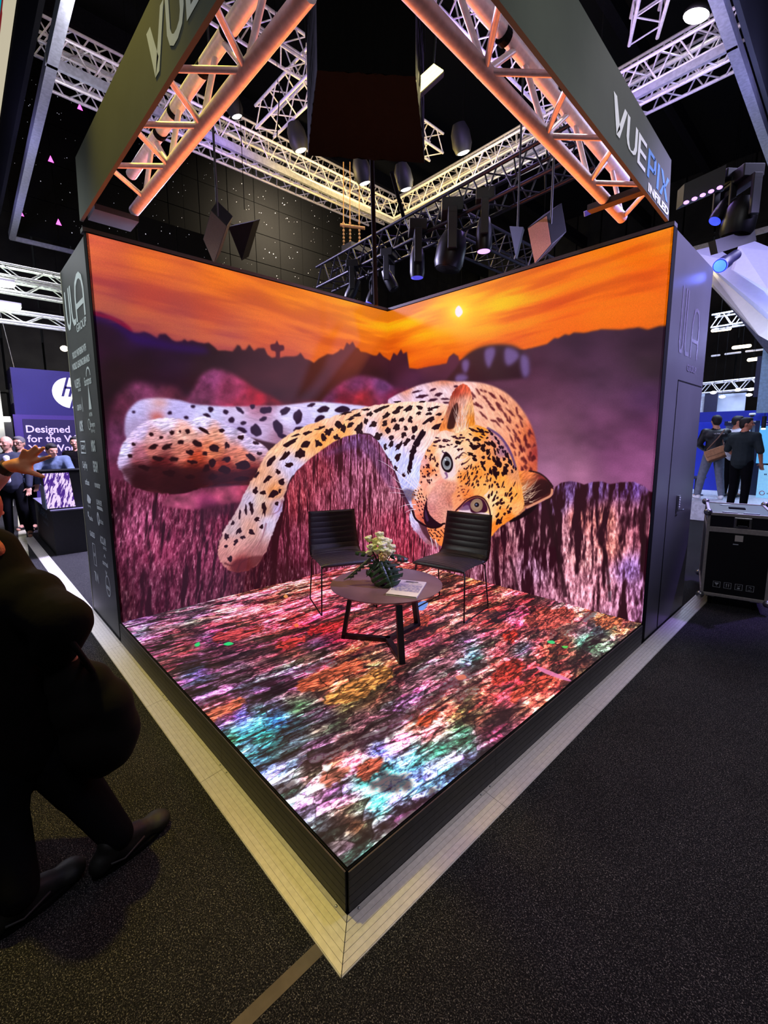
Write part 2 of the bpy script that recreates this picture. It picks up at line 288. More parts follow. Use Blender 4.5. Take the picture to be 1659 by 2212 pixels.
    c.region(paw, [(265, 975, 196, 186, 230), (300, 930, 190, 170, 215), (350, 906, 206, 190, 225), (430, 905, 200, 190, 232), (490, 925, 190, 176, 220), (540, 955, 190, 170, 210), (330, 945, 196, 142, 146), (400, 940, 206, 150, 140), (470, 940, 206, 140, 120), (330, 975, 170, 96, 92), (400, 975, 190, 110, 96), (460, 970, 196, 110, 80), (520, 985, 190, 110, 90), (420, 990, 160, 60, 40), (480, 1010, 130, 44, 34), (530, 1020, 100, 30, 28), (300, 1000, 110, 52, 60), (350, 1010, 84, 26, 30), (300, 1035, 44, 12, 20), (370, 1040, 44, 14, 20), (440, 1030, 56, 16, 22), (500, 1035, 70, 20, 26), (400, 1055, 36, 10, 18), (270, 1020, 150, 110, 140), (256, 1000, 180, 160, 205), (340, 1000, 70, 20, 24), (420, 1010, 80, 26, 24), (300, 985, 140, 80, 96), (480, 1040, 50, 14, 20)], fur(-12, 11, 2.2, .30, 2), soft=1.6, rough=.8, e=60, p=2.3)
    c.poly([(262, 1012), (300, 1002), (340, 1004), (420, 1012), (500, 1018), (578, 1008), (566, 1036), (535, 1044), (490, 1042), (440, 1048), (395, 1062), (350, 1062), (305, 1054), (274, 1036)], (44, 13, 20), op=.78, soft=5)
    for (u, v, l, w_, a) in [(325, 938, 10, 10, 0), (347, 945, 9, 9, 0), (370, 934, 12, 13, 60), (388, 932, 6, 7, 0), (405, 932, 12, 12, 40), (330, 966, 20, 12, -20), (360, 965, 24, 11, -20), (390, 955, 14, 10, 0), (425, 958, 22, 14, 30), (462, 968, 22, 17, 20), (490, 963, 12, 16, 0), (440, 930, 30, 8, 32), (478, 930, 14, 9, 20), (520, 945, 14, 10, 10), (552, 957, 14, 9, 20), (410, 977, 16, 13, 0), (442, 980, 12, 9, 0), (542, 988, 24, 12, 30), (490, 993, 20, 12, -10), (458, 1000, 16, 20, 10), (524, 1005, 32, 20, -10), (485, 1015, 24, 22, 0), (445, 1012, 18, 18, 0), (415, 998, 24, 10, 10), (375, 992, 22, 10, 0), (340, 990, 24, 12, 10), (280, 985, 12, 10, 0), (365, 1022, 26, 16, 0), (410, 1030, 22, 14, 0), (460, 1030, 24, 14, -10), (310, 1010, 30, 12, 10), (288, 960, 10, 8, 0), (520, 1034, 34, 12, 0), (560, 980, 10, 8, 0), (560, 1020, 18, 10, 0)]:
        c.spot(u, v, l*.95, w_*.9, a, (34, 8, 16), seed=int(u+v), soft=1.2, rough=.16)
    # --- back ---
    back = [(838, 872), (850, 856), (880, 842), (905, 832), (930, 826), (955, 822), (985, 824), (1010, 824), (1040, 827), (1070, 836), (1095, 850), (1118, 872), (1138, 900), (1152, 930), (1160, 965), (1161, 1000), (1156, 1030), (1120, 1040), (1060, 1000), (960, 960), (860, 930)]
    c.region(back, [(850, 862, 206, 178, 210), (900, 848, 216, 196, 230), (880, 838, 200, 120, 90), (960, 824, 190, 100, 66), (960, 840, 226, 206, 226), (1010, 838, 230, 180, 176), (1050, 850, 222, 158, 130), (1080, 870, 220, 150, 120), (1040, 880, 226, 170, 150), (1110, 900, 216, 140, 104), (1070, 910, 226, 164, 140), (1130, 940, 216, 120, 74), (1150, 940, 160, 60, 44), (1160, 980, 140, 40, 44), (1150, 1010, 180, 80, 56), (1120, 980, 226, 140, 100), (1100, 940, 226, 150, 120), (1130, 1010, 220, 120, 80), (1060, 940, 236, 170, 140), (1100, 1000, 226, 130, 90)], fur(55, 9, 3, .12, 3), soft=2.4, e=200)
    def bang(u, v): return 20+max(0, (u-1000))*.42
    scatter(c, [(1010, 836), (1060, 842), (1100, 865), (1135, 905), (1152, 945), (1156, 1015), (1125, 1018), (1105, 960), (1080, 925), (1040, 900), (1020, 880)], 15.5, 15, 4.6, bang, (88, 26, 36), 5, soft=1.6, szj=.3, op=.88)
    scatter(c, [(1120, 920), (1148, 945), (1157, 1015), (1130, 1020), (1125, 970)], 15, 15, 7, 80, (74, 14, 24), 6, soft=1.8, szj=.3, op=.8)
    for (u, v, l, w_, a) in [(912, 856, 26, 8, -8), (948, 852, 18, 8, -20), (935, 842, 16, 5, -15), (900, 846, 22, 4, -15), (985, 835, 12, 5, 0), (962, 862, 20, 4, 0), (935, 864, 22, 6, -5), (965, 870, 16, 4, 0)]:
        c.spot(u, v, l, w_, a, (60, 22, 44), seed=int(u), soft=1.5)
    # --- neck, chest and foreleg ---
    chest = [(800, 878), (840, 872), (880, 868), (930, 868), (975, 880), (985, 930), (960, 1000), (930, 1080), (895, 1100), (870, 1060), (850, 1010), (835, 985), (790, 935), (700, 985), (650, 1010), (625, 1040), (612, 1080), (608, 1105), (597, 1130), (584, 1165), (566, 1205), (545, 1228), (512, 1236), (485, 1226), (472, 1205), (472, 1180), (482, 1148), (500, 1118), (514, 1095), (530, 1060), (545, 1035), (560, 1010), (575, 980), (598, 957), (640, 930), (700, 905), (750, 890)]
    c.region(chest, [(500, 1180, 196, 140, 136), (480, 1200, 180, 120, 120), (540, 1140, 190, 140, 130), (580, 1130, 190, 176, 206), (520, 1220, 120, 40, 40), (560, 1200, 150, 96, 100), (500, 1140, 176, 150, 160), (540, 1080, 176, 160, 190), (590, 1060, 206, 130, 80), (600, 1100, 170, 150, 200), (570, 1040, 200, 150, 130), (556, 1020, 210, 150, 120), (620, 1000, 190, 180, 220), (640, 1020, 180, 170, 210), (600, 970, 232, 176, 140), (560, 1080, 200, 170, 160), (575, 1100, 180, 130, 110),
        (660, 960, 226, 160, 110), (640, 945, 240, 180, 140), (700, 950, 236, 150, 80), (740, 930, 240, 156, 90), (720, 910, 236, 180, 160), (770, 910, 236, 170, 130), (800, 890, 236, 190, 180), (830, 920, 220, 150, 110), (800, 925, 206, 190, 226), (850, 880, 236, 190, 160), (890, 880, 240, 196, 176), (930, 885, 240, 200, 190), (900, 920, 236, 180, 160), (860, 930, 226, 180, 170), (820, 960, 190, 190, 240), (850, 980, 184, 186, 244), (880, 1000, 190, 190, 246), (900, 1020, 196, 200, 250), (870, 1050, 176, 176, 236), (930, 960, 236, 196, 190), (950, 910, 230, 150, 110), (900, 960, 226, 196, 206)], fur(-62, 10, 1.7, .17, 4, .3), soft=1.3, rough=.9, e=90)
    for (u, v, l, w_, a) in [  # spots of the foreleg, shoulder and neck
        (660, 960, 20, 12, -30), (687, 957, 12, 18, -20), (700, 945, 10, 20, -20), (732, 918, 18, 16, 30), (627, 957, 28, 9, -25), (615, 984, 28, 9, -50), (586, 995, 26, 10, -55), (648, 981, 18, 20, 60), (624, 1004, 18, 10, 10), (578, 1035, 20, 9, -40), (600, 1020, 12, 10, 30), (555, 1025, 20, 6, -60), (568, 1065, 12, 9, 0), (608, 1042, 13, 12, 0), (552, 1060, 9, 18, 15), (590, 1068, 12, 20, 40), (570, 1098, 10, 30, 5), (542, 1095, 9, 26, -5), (530, 1102, 6, 16, 0), (517, 1112, 6, 18, 0), (555, 1122, 12, 8, -20), (490, 1160, 10, 14, 30), (508, 1172, 8, 14, 30), (516, 1148, 16, 9, -50), (542, 1150, 16, 11, 30), (524, 1161, 10, 8, 0), (565, 1138, 9, 9, 0), (488, 1180, 8, 7, 0), (495, 1207, 12, 9, 20), (604, 1060, 6, 9, 0), (598, 1088, 8, 8, 0), (502, 1130, 6, 12, 20), (690, 925, 24, 6, -18), (664, 935, 18, 7, -20), (745, 893, 26, 6, -15), (640, 940, 20, 4, -15),
        (707, 935, 16, 14, 40), (727, 945, 14, 12, 60), (742, 925, 10, 18, 10), (757, 918, 16, 8, -40), (775, 925, 14, 26, 25), (757, 905, 20, 6, -15), (770, 897, 24, 7, -15), (800, 895, 14, 9, -30), (817, 886, 22, 9, -25), (835, 897, 18, 9, -30), (830, 880, 22, 6, -20), (850, 908, 14, 9, -40), (860, 885, 22, 9, -35), (884, 882, 22, 10, -35), (807, 917, 18, 12, -30), (830, 915, 16, 10, -50), (887, 906, 14, 11, 100), (868, 907, 11, 8, -30), (907, 880, 12, 8, 0), (905, 893, 12, 8, -20), (928, 884, 10, 8, 0), (817, 942, 18, 16, -40), (838, 930, 10, 12, 0), (845, 945, 14, 9, -40), (857, 924, 12, 16, 20), (895, 927, 12, 16, 20), (876, 925, 8, 10, 0), (928, 908, 28, 11, -25), (945, 922, 22, 10, -30), (926, 894, 14, 6, -10), (940, 880, 18, 5, -10), (912, 868, 16, 4, -5), (845, 960, 8, 16, 20), (832, 965, 8, 16, -10), (862, 962, 9, 24, 35), (877, 955, 10, 22, 30), (859, 988, 11, 18, 30), (855, 1013, 9, 12, 10), (872, 940, 10, 12, 20), (893, 945, 8, 12, 20), (790, 910, 9, 12, 10), (780, 935, 8, 12, 0), (948, 895, 12, 6, -10), (960, 905, 14, 5, -20), (835, 1000, 6, 9, 0), (872, 1025, 9, 9, 0), (716, 928, 10, 8, 0), (790, 885, 18, 5, -10), (858, 868, 16, 4, -10)]:
        c.spot(u, v, l, w_, a, (36, 12, 22), seed=int(u*3+v), soft=.8, rough=.22)
    for (u, v, l, w_, a) in [(909, 942, 26, 12, -58), (901, 956, 26, 13, -60), (894, 972, 24, 12, -62), (889, 990, 24, 11, -75), (886, 1006, 22, 11, -82), (884, 1018, 14, 8, -80)]:
        c.spot(u, v, l, w_, a, (26, 8, 22), seed=int(u+v), soft=.9, rough=.2)
    # toe shading
    for P in ([(484, 1216), (500, 1222), (512, 1214)], [(512, 1236), (520, 1216), (540, 1205)]): c.line(P, 5, (70, 22, 30), op=.7, soft=1.5)
    c.poly([(505, 1212), (530, 1205), (560, 1200), (568, 1206), (545, 1228), (512, 1236), (497, 1228)], (84, 26, 34), op=.7, soft=3)
    for P in ([(575, 1130), (566, 1160), (550, 1190)], [(610, 1080), (600, 1105), (580, 1112)]): c.line(P, 4, (120, 60, 80), op=.6, soft=1.4)
    # --- middle post ---
    c.region([(588, 1400), (600, 1180), (616, 1090), (622, 1050), (640, 1018), (668, 992), (695, 972), (720, 955), (745, 943), (775, 937), (800, 940), (818, 955), (833, 980), (848, 1006), (856, 1040), (872, 1080), (884, 1100), (892, 1125), (935, 1120), (1000, 1120), (1085, 1130), (1090, 1400)],
             [(640, 1080, 140, 50, 62), (640, 1180, 120, 46, 70), (625, 1240, 60, 18, 32), (680, 1020, 150, 60, 76), (700, 1100, 150, 68, 90), (720, 980, 118, 50, 80), (770, 945, 120, 74, 130), (790, 960, 124, 70, 110), (800, 1020, 156, 86, 112), (830, 1010, 120, 64, 92), (760, 1060, 140, 72, 98), (840, 1070, 168, 98, 120), (800, 1140, 160, 70, 92), (760, 1180, 140, 66, 96), (860, 1140, 166, 60, 84), (880, 1190, 150, 46, 66), (940, 1210, 170, 90, 116), (1040, 1210, 160, 100, 124), (700, 1240, 130, 60, 84), (690, 1010, 120, 40, 54)],
             grooves(17, .02, (58, 14, 26), seed=6, f2=60, hi=(1, .8, .85)), soft=1.4, curve=False)
    m = c.mask([(700, 982), (748, 956), (775, 948), (798, 952), (812, 968), (838, 1012), (852, 1060), (830, 1040), (796, 985), (770, 968), (735, 978)], soft=5)
    c.put(m[0], m[1]*.28, np.array((92, 66, 126))/255.)
    # --- right post ---
    c.region([(1060, 1400), (1060, 1165), (1078, 1140), (1110, 1118), (1136, 1100), (1175, 1082), (1195, 1068), (1200, 1052), (1212, 1043), (1232, 1039), (1252, 1043), (1262, 1047), (1280, 1041), (1300, 1040), (1318, 1046), (1340, 1042), (1370, 1041), (1392, 1050), (1404, 1062), (1500, 1075), (1500, 1450), (1060, 1450)],
             [(1080, 1180, 110, 54, 66), (1110, 1140, 166, 110, 120), (1150, 1130, 160, 106, 122), (1090, 1250, 150, 92, 110), (1150, 1230, 166, 118, 150), (1200, 1090, 110, 84, 130), (1230, 1060, 116, 86, 150), (1290, 1055, 96, 66, 126), (1360, 1055, 100, 66, 140), (1210, 1150, 186, 126, 140), (1250, 1120, 206, 120, 112), (1310, 1120, 216, 130, 116), (1350, 1110, 150, 88, 110), (1390, 1150, 170, 90, 110), (1260, 1200, 216, 146, 150), (1320, 1180, 232, 140, 130), (1230, 1260, 196, 128, 146), (1300, 1270, 212, 138, 156), (1360, 1230, 150, 110, 176), (1390, 1280, 186, 126, 176), (1340, 1310, 196, 130, 160), (1400, 1320, 190, 120, 176), (1170, 1290, 150, 92, 116)],
             grooves(9, -.02, (44, 10, 24), seed=9, f2=26, hi=(1, .85, .85), band=1), soft=1.4, curve=False)
    for P, w_ in (([(1180, 1075), (1190, 1110), (1200, 1160), (1212, 1230), (1222, 1290)], 9), ([(1140, 1110), (1150, 1140), (1146, 1180)], 8), ([(1395, 1070), (1392, 1150), (1385, 1220)], 10), ([(1075, 1160), (1072, 1220), (1080, 1290)], 11), ([(1100, 1200), (1112, 1240), (1120, 1290)], 6), ([(1300, 1170), (1312, 1230), (1318, 1300)], 7)):
        c.line(P, w_, (34, 8, 18), op=.8, soft=2, taper=False)
    # --- head ---
    ear2 = [(1103, 1024), (1118, 1018), (1142, 1017), (1164, 1022), (1181, 1034), (1195, 1052), (1194, 1066), (1178, 1078), (1153, 1091), (1137, 1097), (1129, 1107), (1105, 1117), (1085, 1080)]
    c.poly([(1100, 1120), (1140, 1100), (1160, 1090), (1150, 1105), (1130, 1118), (1105, 1128)], (16, 4, 10), soft=1.5)
    c.region(ear2, [(1110, 1030, 236, 130, 50), (1140, 1022, 220, 120, 70), (1120, 1060, 240, 160, 90), (1170, 1035, 110, 40, 40), (1185, 1050, 50, 14, 20), (1150, 1045, 150, 84, 60), (1140, 1070, 70, 24, 24), (1120, 1090, 200, 130, 90), (1165, 1065, 60, 20, 24)], fur(-30, 9, 2, .25, 6), soft=1.1, rough=.5, e=70)
    c.poly([(1128, 1078), (1140, 1060), (1160, 1040), (1178, 1036), (1190, 1052), (1184, 1066), (1160, 1080), (1138, 1092), (1124, 1092)], (40, 10, 16), op=.85, soft=2.2)
    r = RS(12)
    for i in range(46):
        a, b = 1112+r.rand()*34, 1052+r.rand()*36; L = 14+r.rand()*16; an = math.radians(-28+r.randn()*16)
        c.line([(a, b), (a+L*.5*math.cos(an), b+L*.5*math.sin(an)+1), (a+L*math.cos(an), b+L*math.sin(an)+r.randn()*2)], 1.7, (238, 200, 170), op=.75, soft=.6)
    c.line([(1193, 1056), (1190, 1070), (1172, 1080), (1150, 1091), (1137, 1097)], 5, (226, 150, 120), op=.95, soft=.9, taper=False)
    c.line([(1142, 1017), (1164, 1022), (1181, 1034), (1195, 1052)], 3.2, (30, 10, 14), op=.9, soft=1, taper=False)
    ear1 = [(950, 932), (958, 905), (966, 885), (972, 862), (979, 845), (990, 834), (1002, 829), (1013, 837), (1020, 856), (1023, 880), (1025, 905), (1022, 925), (990, 945)]
    c.region(ear1, [(985, 845, 150, 50, 40), (1003, 835, 190, 80, 56), (975, 875, 160, 90, 76), (1000, 870, 206, 150, 140), (1015, 880, 220, 160, 110), (1020, 910, 226, 130, 40), (990, 905, 180, 120, 100), (960, 925, 220, 120, 60), (995, 930, 236, 190, 160)], fur(-80, 10, 2, .25, 7), soft=1.1, rough=.6, e=60)
    c.poly([(966, 925), (970, 900), (978, 880), (988, 870), (990, 890), (984, 912), (980, 925)], (44, 14, 16), op=.9, soft=1.8)
    for i in range(44):
        a, b = 984+r.rand()*26, 930-r.rand()*40; L = 10+r.rand()*16; an = math.radians(-92+(a-996)*1.4+r.randn()*10)
        c.line([(a, b), (a+L*math.cos(an), b+L*math.sin(an))], 1.7, (240, 206, 196), op=.7, soft=.6)
    head = [(950, 934), (965, 930), (990, 935), (1024, 918), (1047, 924), (1073, 935), (1088, 948), (1097, 962), (1110, 985), (1118, 1007), (1122, 1030), (1128, 1060), (1132, 1090), (1120, 1110), (1100, 1125), (1079, 1140), (1064, 1156), (1040, 1180), (990, 1190), (950, 1178), (930, 1160), (920, 1137), (905, 1130), (894, 1104), (889, 1080), (893, 1060), (901, 1054), (906, 1035), (908, 1008), (913, 990), (925, 968), (940, 948)]
    c.region(head, [(960, 945, 236, 190, 176), (1000, 945, 236, 176, 130), (1040, 935, 230, 140, 50), (1070, 945, 190, 130, 130), (930, 970, 232, 160, 110), (915, 1000, 214, 150, 150), (925, 1015, 220, 120, 70), (940, 1000, 236, 170, 130), (955, 975, 240, 196, 180), (985, 975, 240, 200, 186), (990, 1000, 244, 190, 170), (1010, 990, 240, 170, 120), (1010, 960, 236, 180, 140), (1040, 975, 232, 150, 90), (1060, 965, 226, 140, 90), (1085, 975, 160, 110, 130), (1060, 1000, 234, 140, 66), (1095, 1000, 236, 150, 90), (1030, 1020, 234, 140, 60), (1080, 1030, 240, 150, 66), (1110, 1020, 200, 130, 90), (1000, 1030, 226, 130, 60), (975, 1030, 240, 190, 176), (955, 1050, 230, 140, 130), (930, 1040, 234, 176, 160), (920, 1045, 230, 150, 130), (960, 1075, 224, 140, 130), (980, 1060, 226, 140, 90), (990, 1085, 226, 140, 100), (1010, 1070, 220, 120, 60), (1040, 1060, 240, 160, 90), (1060, 1080, 244, 196, 150), (1060, 1110, 244, 190, 140), (1090, 1080, 244, 170, 100), (1085, 1110, 238, 140, 60), (1110, 1070, 240, 150, 70), (1115, 1100, 240, 160, 100), (1075, 1135, 230, 120, 40), (1100, 1120, 226, 120, 40), (910, 1070, 236, 160, 130), (905, 1095, 226, 130, 110), (915, 1120, 190, 90, 70), (940, 1110, 220, 130, 110), (960, 1120, 230, 150, 130), (1020, 1110, 240, 196, 186), (1000, 1125, 240, 180, 160), (940, 1150, 230, 130, 80), (960, 1165, 226, 120, 60), (1030, 1150, 236, 150, 90)], fur(-50, 7, 1.7, .13, 8, .6), soft=1.0, rough=.5, p=1.9, e=50)
    # chin
    c.region([(889, 1103), (898, 1118), (912, 1130), (920, 1140), (930, 1160), (950, 1180), (925, 1176), (905, 1158), (890, 1138), (884, 1118)], [(892, 1115, 196, 190, 236), (895, 1135, 190, 170, 210), (910, 1155, 160, 110, 140), (935, 1172, 150, 90, 100)], fur(60, 6, 1.7, .2, 9), soft=1.8, rough=.9, e=60)
    c.poly([(903, 1126), (914, 1130), (922, 1142), (930, 1160), (940, 1174), (925, 1166), (912, 1148)], (60, 20, 30), op=.8, soft=2)
    # spots of the head: small ones follow the lines of the face
    eye1, eye2 = (965.7, 1000.7), (1029.7, 1090.8)
    nose = [(947, 1046), (965, 1038), (985, 1044), (984, 1060), (974, 1075), (978, 1100), (962, 1126), (938, 1128), (925, 1104), (921, 1080), (931, 1062)]
    ez1 = [(945, 985), (960, 972), (982, 985), (988, 1010), (985, 1030), (965, 1045), (945, 1040)]
    ez2 = [(985, 1100), (1000, 1085), (1025, 1070), (1048, 1075), (1060, 1095), (1065, 1125), (1000, 1125)]
    cheek = [(912, 992), (928, 968), (945, 980), (946, 1010), (938, 1040), (915, 1045), (907, 1030)]
    scatter(c, cheek, 8.2, 5.5, 3.6, 75, (52, 14, 24), 21, szj=.3, rough=.2, soft=.6)
    scatter(c, [(938, 952), (960, 938), (1000, 940), (1015, 948), (1010, 965), (990, 975), (960, 968), (942, 975)], 9.5, 9, 3.4, -4, (56, 18, 34), 22, avoid=(ez1,), szj=.3, soft=.6)
    scatter(c, [(1018, 925), (1045, 930), (1062, 942), (1040, 946), (1018, 942)], 8, 11, 3.6, 22, (40, 12, 20), 23, szj=.25)
    scatter(c, [(1010, 950), (1050, 945), (1082, 958), (1104, 985), (1112, 1015), (1095, 1040), (1060, 1035), (1040, 1005), (1015, 985)], 14, 10, 5.6, lambda u, v: 25+(u-1010)*.7, (34, 10, 16), 24, szj=.34, rough=.16)
    scatter(c, [(1035, 975), (1065, 965), (1075, 985), (1055, 1005), (1040, 1000)], 13, 10, 5, 130, (36, 12, 20), 25, szj=.4, rough=.2)
    scatter(c, [(990, 1008), (1015, 1000), (1045, 1010), (1060, 1035), (1040, 1052), (1010, 1058), (990, 1040)], 9, 6.6, 3., lambda u, v: -50-(u-990)*.5, (50, 16, 22), 26, avoid=(ez1,), szj=.36, rough=.2)
    scatter(c, [(1050, 1035), (1095, 1040), (1118, 1045), (1112, 1075), (1085, 1090), (1062, 1080), (1048, 1060)], 11.5, 9.5, 3.6, lambda u, v: -68+(v-1050)*.1, (46, 14, 22), 27, avoid=(ez2,), szj=.36)
    scatter(c, [(1066, 1090), (1090, 1085), (1108, 1095), (1105, 1115), (1078, 1138), (1066, 1140)], 13, 8, 5, -60, (46, 14, 16), 28, szj=.4)
    scatter(c, [(985, 1048), (1005, 1055), (1020, 1068), (1000, 1080), (985, 1075)], 7, 5, 2.2, -30, (120, 50, 40), 29, szj=.4)
    scatter(c, [(925, 1140), (950, 1142), (950, 1170), (932, 1160)], 6.5, 4.5, 2.8, 40, (50, 16, 24), 30)
    for (u, v, l, w_, a) in [(1024, 966, 17, 11, 20), (1043, 964, 16, 10, -60), (1063, 958, 18, 9, 50), (1040, 932, 18, 8, 20), (1071, 1022, 12, 22, -25), (1092, 1015, 10, 20, 15), (1078, 1000, 12, 22, 10), (1060, 1018, 7, 18, 0), (1077, 1128, 11, 14, 20), (1016, 981, 16, 8, 25), (990, 957, 14, 8, 0), (1030, 950, 18, 9, 10), (1055, 975, 16, 9, 110)]:
        c.spot(u, v, l, w_, a, (28, 8, 14), seed=int(u+v), soft=.7, rough=.22)
    for P in ([(984, 992), (992, 984), (1002, 984)], [(996, 1004), (1008, 998), (1016, 990)], [(990, 990), (1000, 978), (1010, 982)]): c.line(P, 4, (52, 16, 30), soft=.7, op=.85)
    for P in ([(990, 995), (1003, 992), (1012, 985)], [(988, 985), (996, 976), (1006, 974)], [(1047, 1072), (1054, 1065), (1058, 1058)], [(975, 1030), (985, 1022), (990, 1008)]): c.line(P, 5, (250, 222, 220), soft=1.1, op=.8)
    c.line([(1052, 924), (1075, 938), (1092, 958), (1106, 985), (1114, 1010)], 5, (74, 48, 110), op=.8, soft=1.4, taper=False)
    for i in range(18):
        t = i/17.; a = 1058+t*56+r.randn()*2; b = 930+t*78+t*t*6+r.randn()*2
        c.spot(a, b, 8, 4.5, 50+30*t, (26, 10, 30), seed=i, soft=.7)
    # muzzle rows and the striped lip
    for k in range(4):
        for j in range(8):
            t = j/7.; a = 893+k*5.4+t*16+t*t*4; b = 1062+t*56-k*1.5
            if b < 1130: c.spot(a+r.randn()*.6, b+r.randn(), 5.2, 2.6, 60, (54, 16, 26), seed=k*9+j, soft=.6)
    for k in range(5):
        c.line([(938+k*7, 1150-k*3), (946+k*7, 1158-k*2), (954+k*6, 1162)], 2.6, (54, 18, 26), op=.85)
    # nose bridge and pad
    c.region(nose, [(950, 1052, 236, 160, 146), (970, 1048, 232, 150, 126), (935, 1076, 232, 160, 156), (955, 1085, 222, 142, 132), (972, 1080, 196, 112, 96), (945, 1115, 222, 136, 126), (930, 1100, 206, 126, 126), (965, 1110, 236, 160, 140)], lambda col, U_, V_, sl: np.clip(col*(.86+.28*vnoise(U_/2.2, V_/2.2, 4)[..., None]), 0, 1), soft=5, e=60)
    c.poly([(922, 1080), (923, 1098), (928, 1111), (938, 1122), (949, 1130), (957, 1134), (948, 1139), (930, 1138), (919, 1132), (915, 1118), (916, 1098)], (30, 8, 22), soft=.9)
    c.poly([(919, 1100), (923, 1112), (926, 1124), (922, 1126), (918, 1114)], (88, 50, 96), op=.6, soft=1)
    c.line([(890, 1100), (896, 1118), (906, 1128), (918, 1135), (934, 1140), (948, 1138), (956, 1132), (962, 1131)], 4, (26, 6, 14), soft=.9, taper=False)
    c.line([(923, 1080), (920, 1074), (922, 1068)], 2.5, (40, 12, 20), soft=.7)
    # eyes
    c.poly([(952, 985), (962, 976), (974, 982), (982, 1000), (984, 1020), (972, 1032), (958, 1034), (950, 1015)], (242, 214, 226), op=.75, soft=2.6)
    c.poly([(953, 996), (958, 983), (963, 976), (972, 983), (978, 996), (978, 1010), (971, 1020), (961, 1018), (954, 1008)], (20, 6, 14), soft=1)
    c.line([(963, 980), (955, 975), (958, 972)], 3, (50, 16, 50), soft=1)
    c.line([(962, 1020), (966, 1030), (960, 1034)], 6, (104, 56, 110), soft=1.4, op=.8)
    c.poly([(955.5, 1000), (959, 990), (965, 986), (971.5, 990), (975, 1000), (973, 1011), (966, 1015.5), (959, 1011)], (150, 150, 158), soft=.8)
    c.poly([(958, 1001), (962, 992), (967, 990), (972, 1000), (970, 1008), (963, 1010)], (112, 116, 128), op=.8, soft=1.5)
    c.spot(966, 1001, 10.5, 12, 0, (8, 6, 12), rough=.02, soft=.7); c.spot(962, 993, 3.5, 3, 0, (236, 236, 255), rough=.05, soft=.5)
    c.poly([(1000, 1093), (1012, 1081), (1030, 1074), (1045, 1080), (1053, 1096), (1050, 1106), (1030, 1110), (1012, 1104)], (60, 16, 40), soft=1.2)
    c.line([(982, 1106), (990, 1099), (1002, 1091)], 2.5, (90, 30, 50), soft=.9)
    c.poly([(988, 1108), (1002, 1094), (1012, 1092), (1020, 1108), (1042, 1107), (1056, 1112), (1020, 1124), (995, 1116)], (240, 210, 226), op=.9, soft=1.3)
    c.poly([(990, 1100), (1005, 1086), (1015, 1084), (1018, 1096), (1010, 1102)], (90, 44, 90), op=.7, soft=1.6)
    c.poly([(1016, 1090), (1021, 1081), (1030, 1077), (1039, 1080), (1043, 1090), (1040, 1101), (1030, 1106), (1020, 1101)], (148, 116, 96), soft=.8)
    c.poly([(1020, 1091), (1026, 1083), (1034, 1084), (1038, 1092), (1032, 1100), (1024, 1098)], (170, 140, 122), op=.5, soft=1.5)
    c.spot(1030, 1090.5, 10, 10, 0, (20, 12, 22), rough=.02, soft=.7); c.spot(1029, 1090, 4, 4, 0, (96, 110, 150), rough=.02, soft=.6)
    c.line([(985, 1103), (996, 1092), (1010, 1079), (1030, 1072), (1046, 1078), (1056, 1096), (1060, 1116)], 3, (56, 12, 26), soft=.9, taper=False)
    # whiskers
    for P in ([(903, 1060), (870, 1030), (835, 1003), (815, 993)], [(905, 1056), (880, 1030), (860, 1012)], [(906, 1052), (890, 1030), (878, 1012)], [(902, 1064), (870, 1048), (838, 1022)], [(901, 1068), (870, 1058), (838, 1050)], [(900, 1074), (870, 1066), (842, 1064)], [(899, 1090), (880, 1090), (862, 1096)], [(898, 1100), (885, 1102), (874, 1108)], [(908, 1050), (897, 1030), (888, 1014)], [(903, 1080), (885, 1072), (866, 1074)], [(902, 1058), (862, 1025), (842, 1004)], [(940, 1165), (944, 1180), (946, 1194)], [(930, 1160), (934, 1176), (934, 1190)]):
        c.line(P, 2.1, (240, 226, 250), op=.95, soft=.5)
    c.poly([(866, 1062), (884, 1056), (896, 1064), (893, 1078), (880, 1082)], (40, 12, 30), op=.55, soft=4)
    # fine light dots of the screen
    c.a *= (1+.05*(RS(3).rand(h, w, 1).astype(np.float32)-.5)*2)
    return np.clip(c.a, 0, 1), TPM, w, h

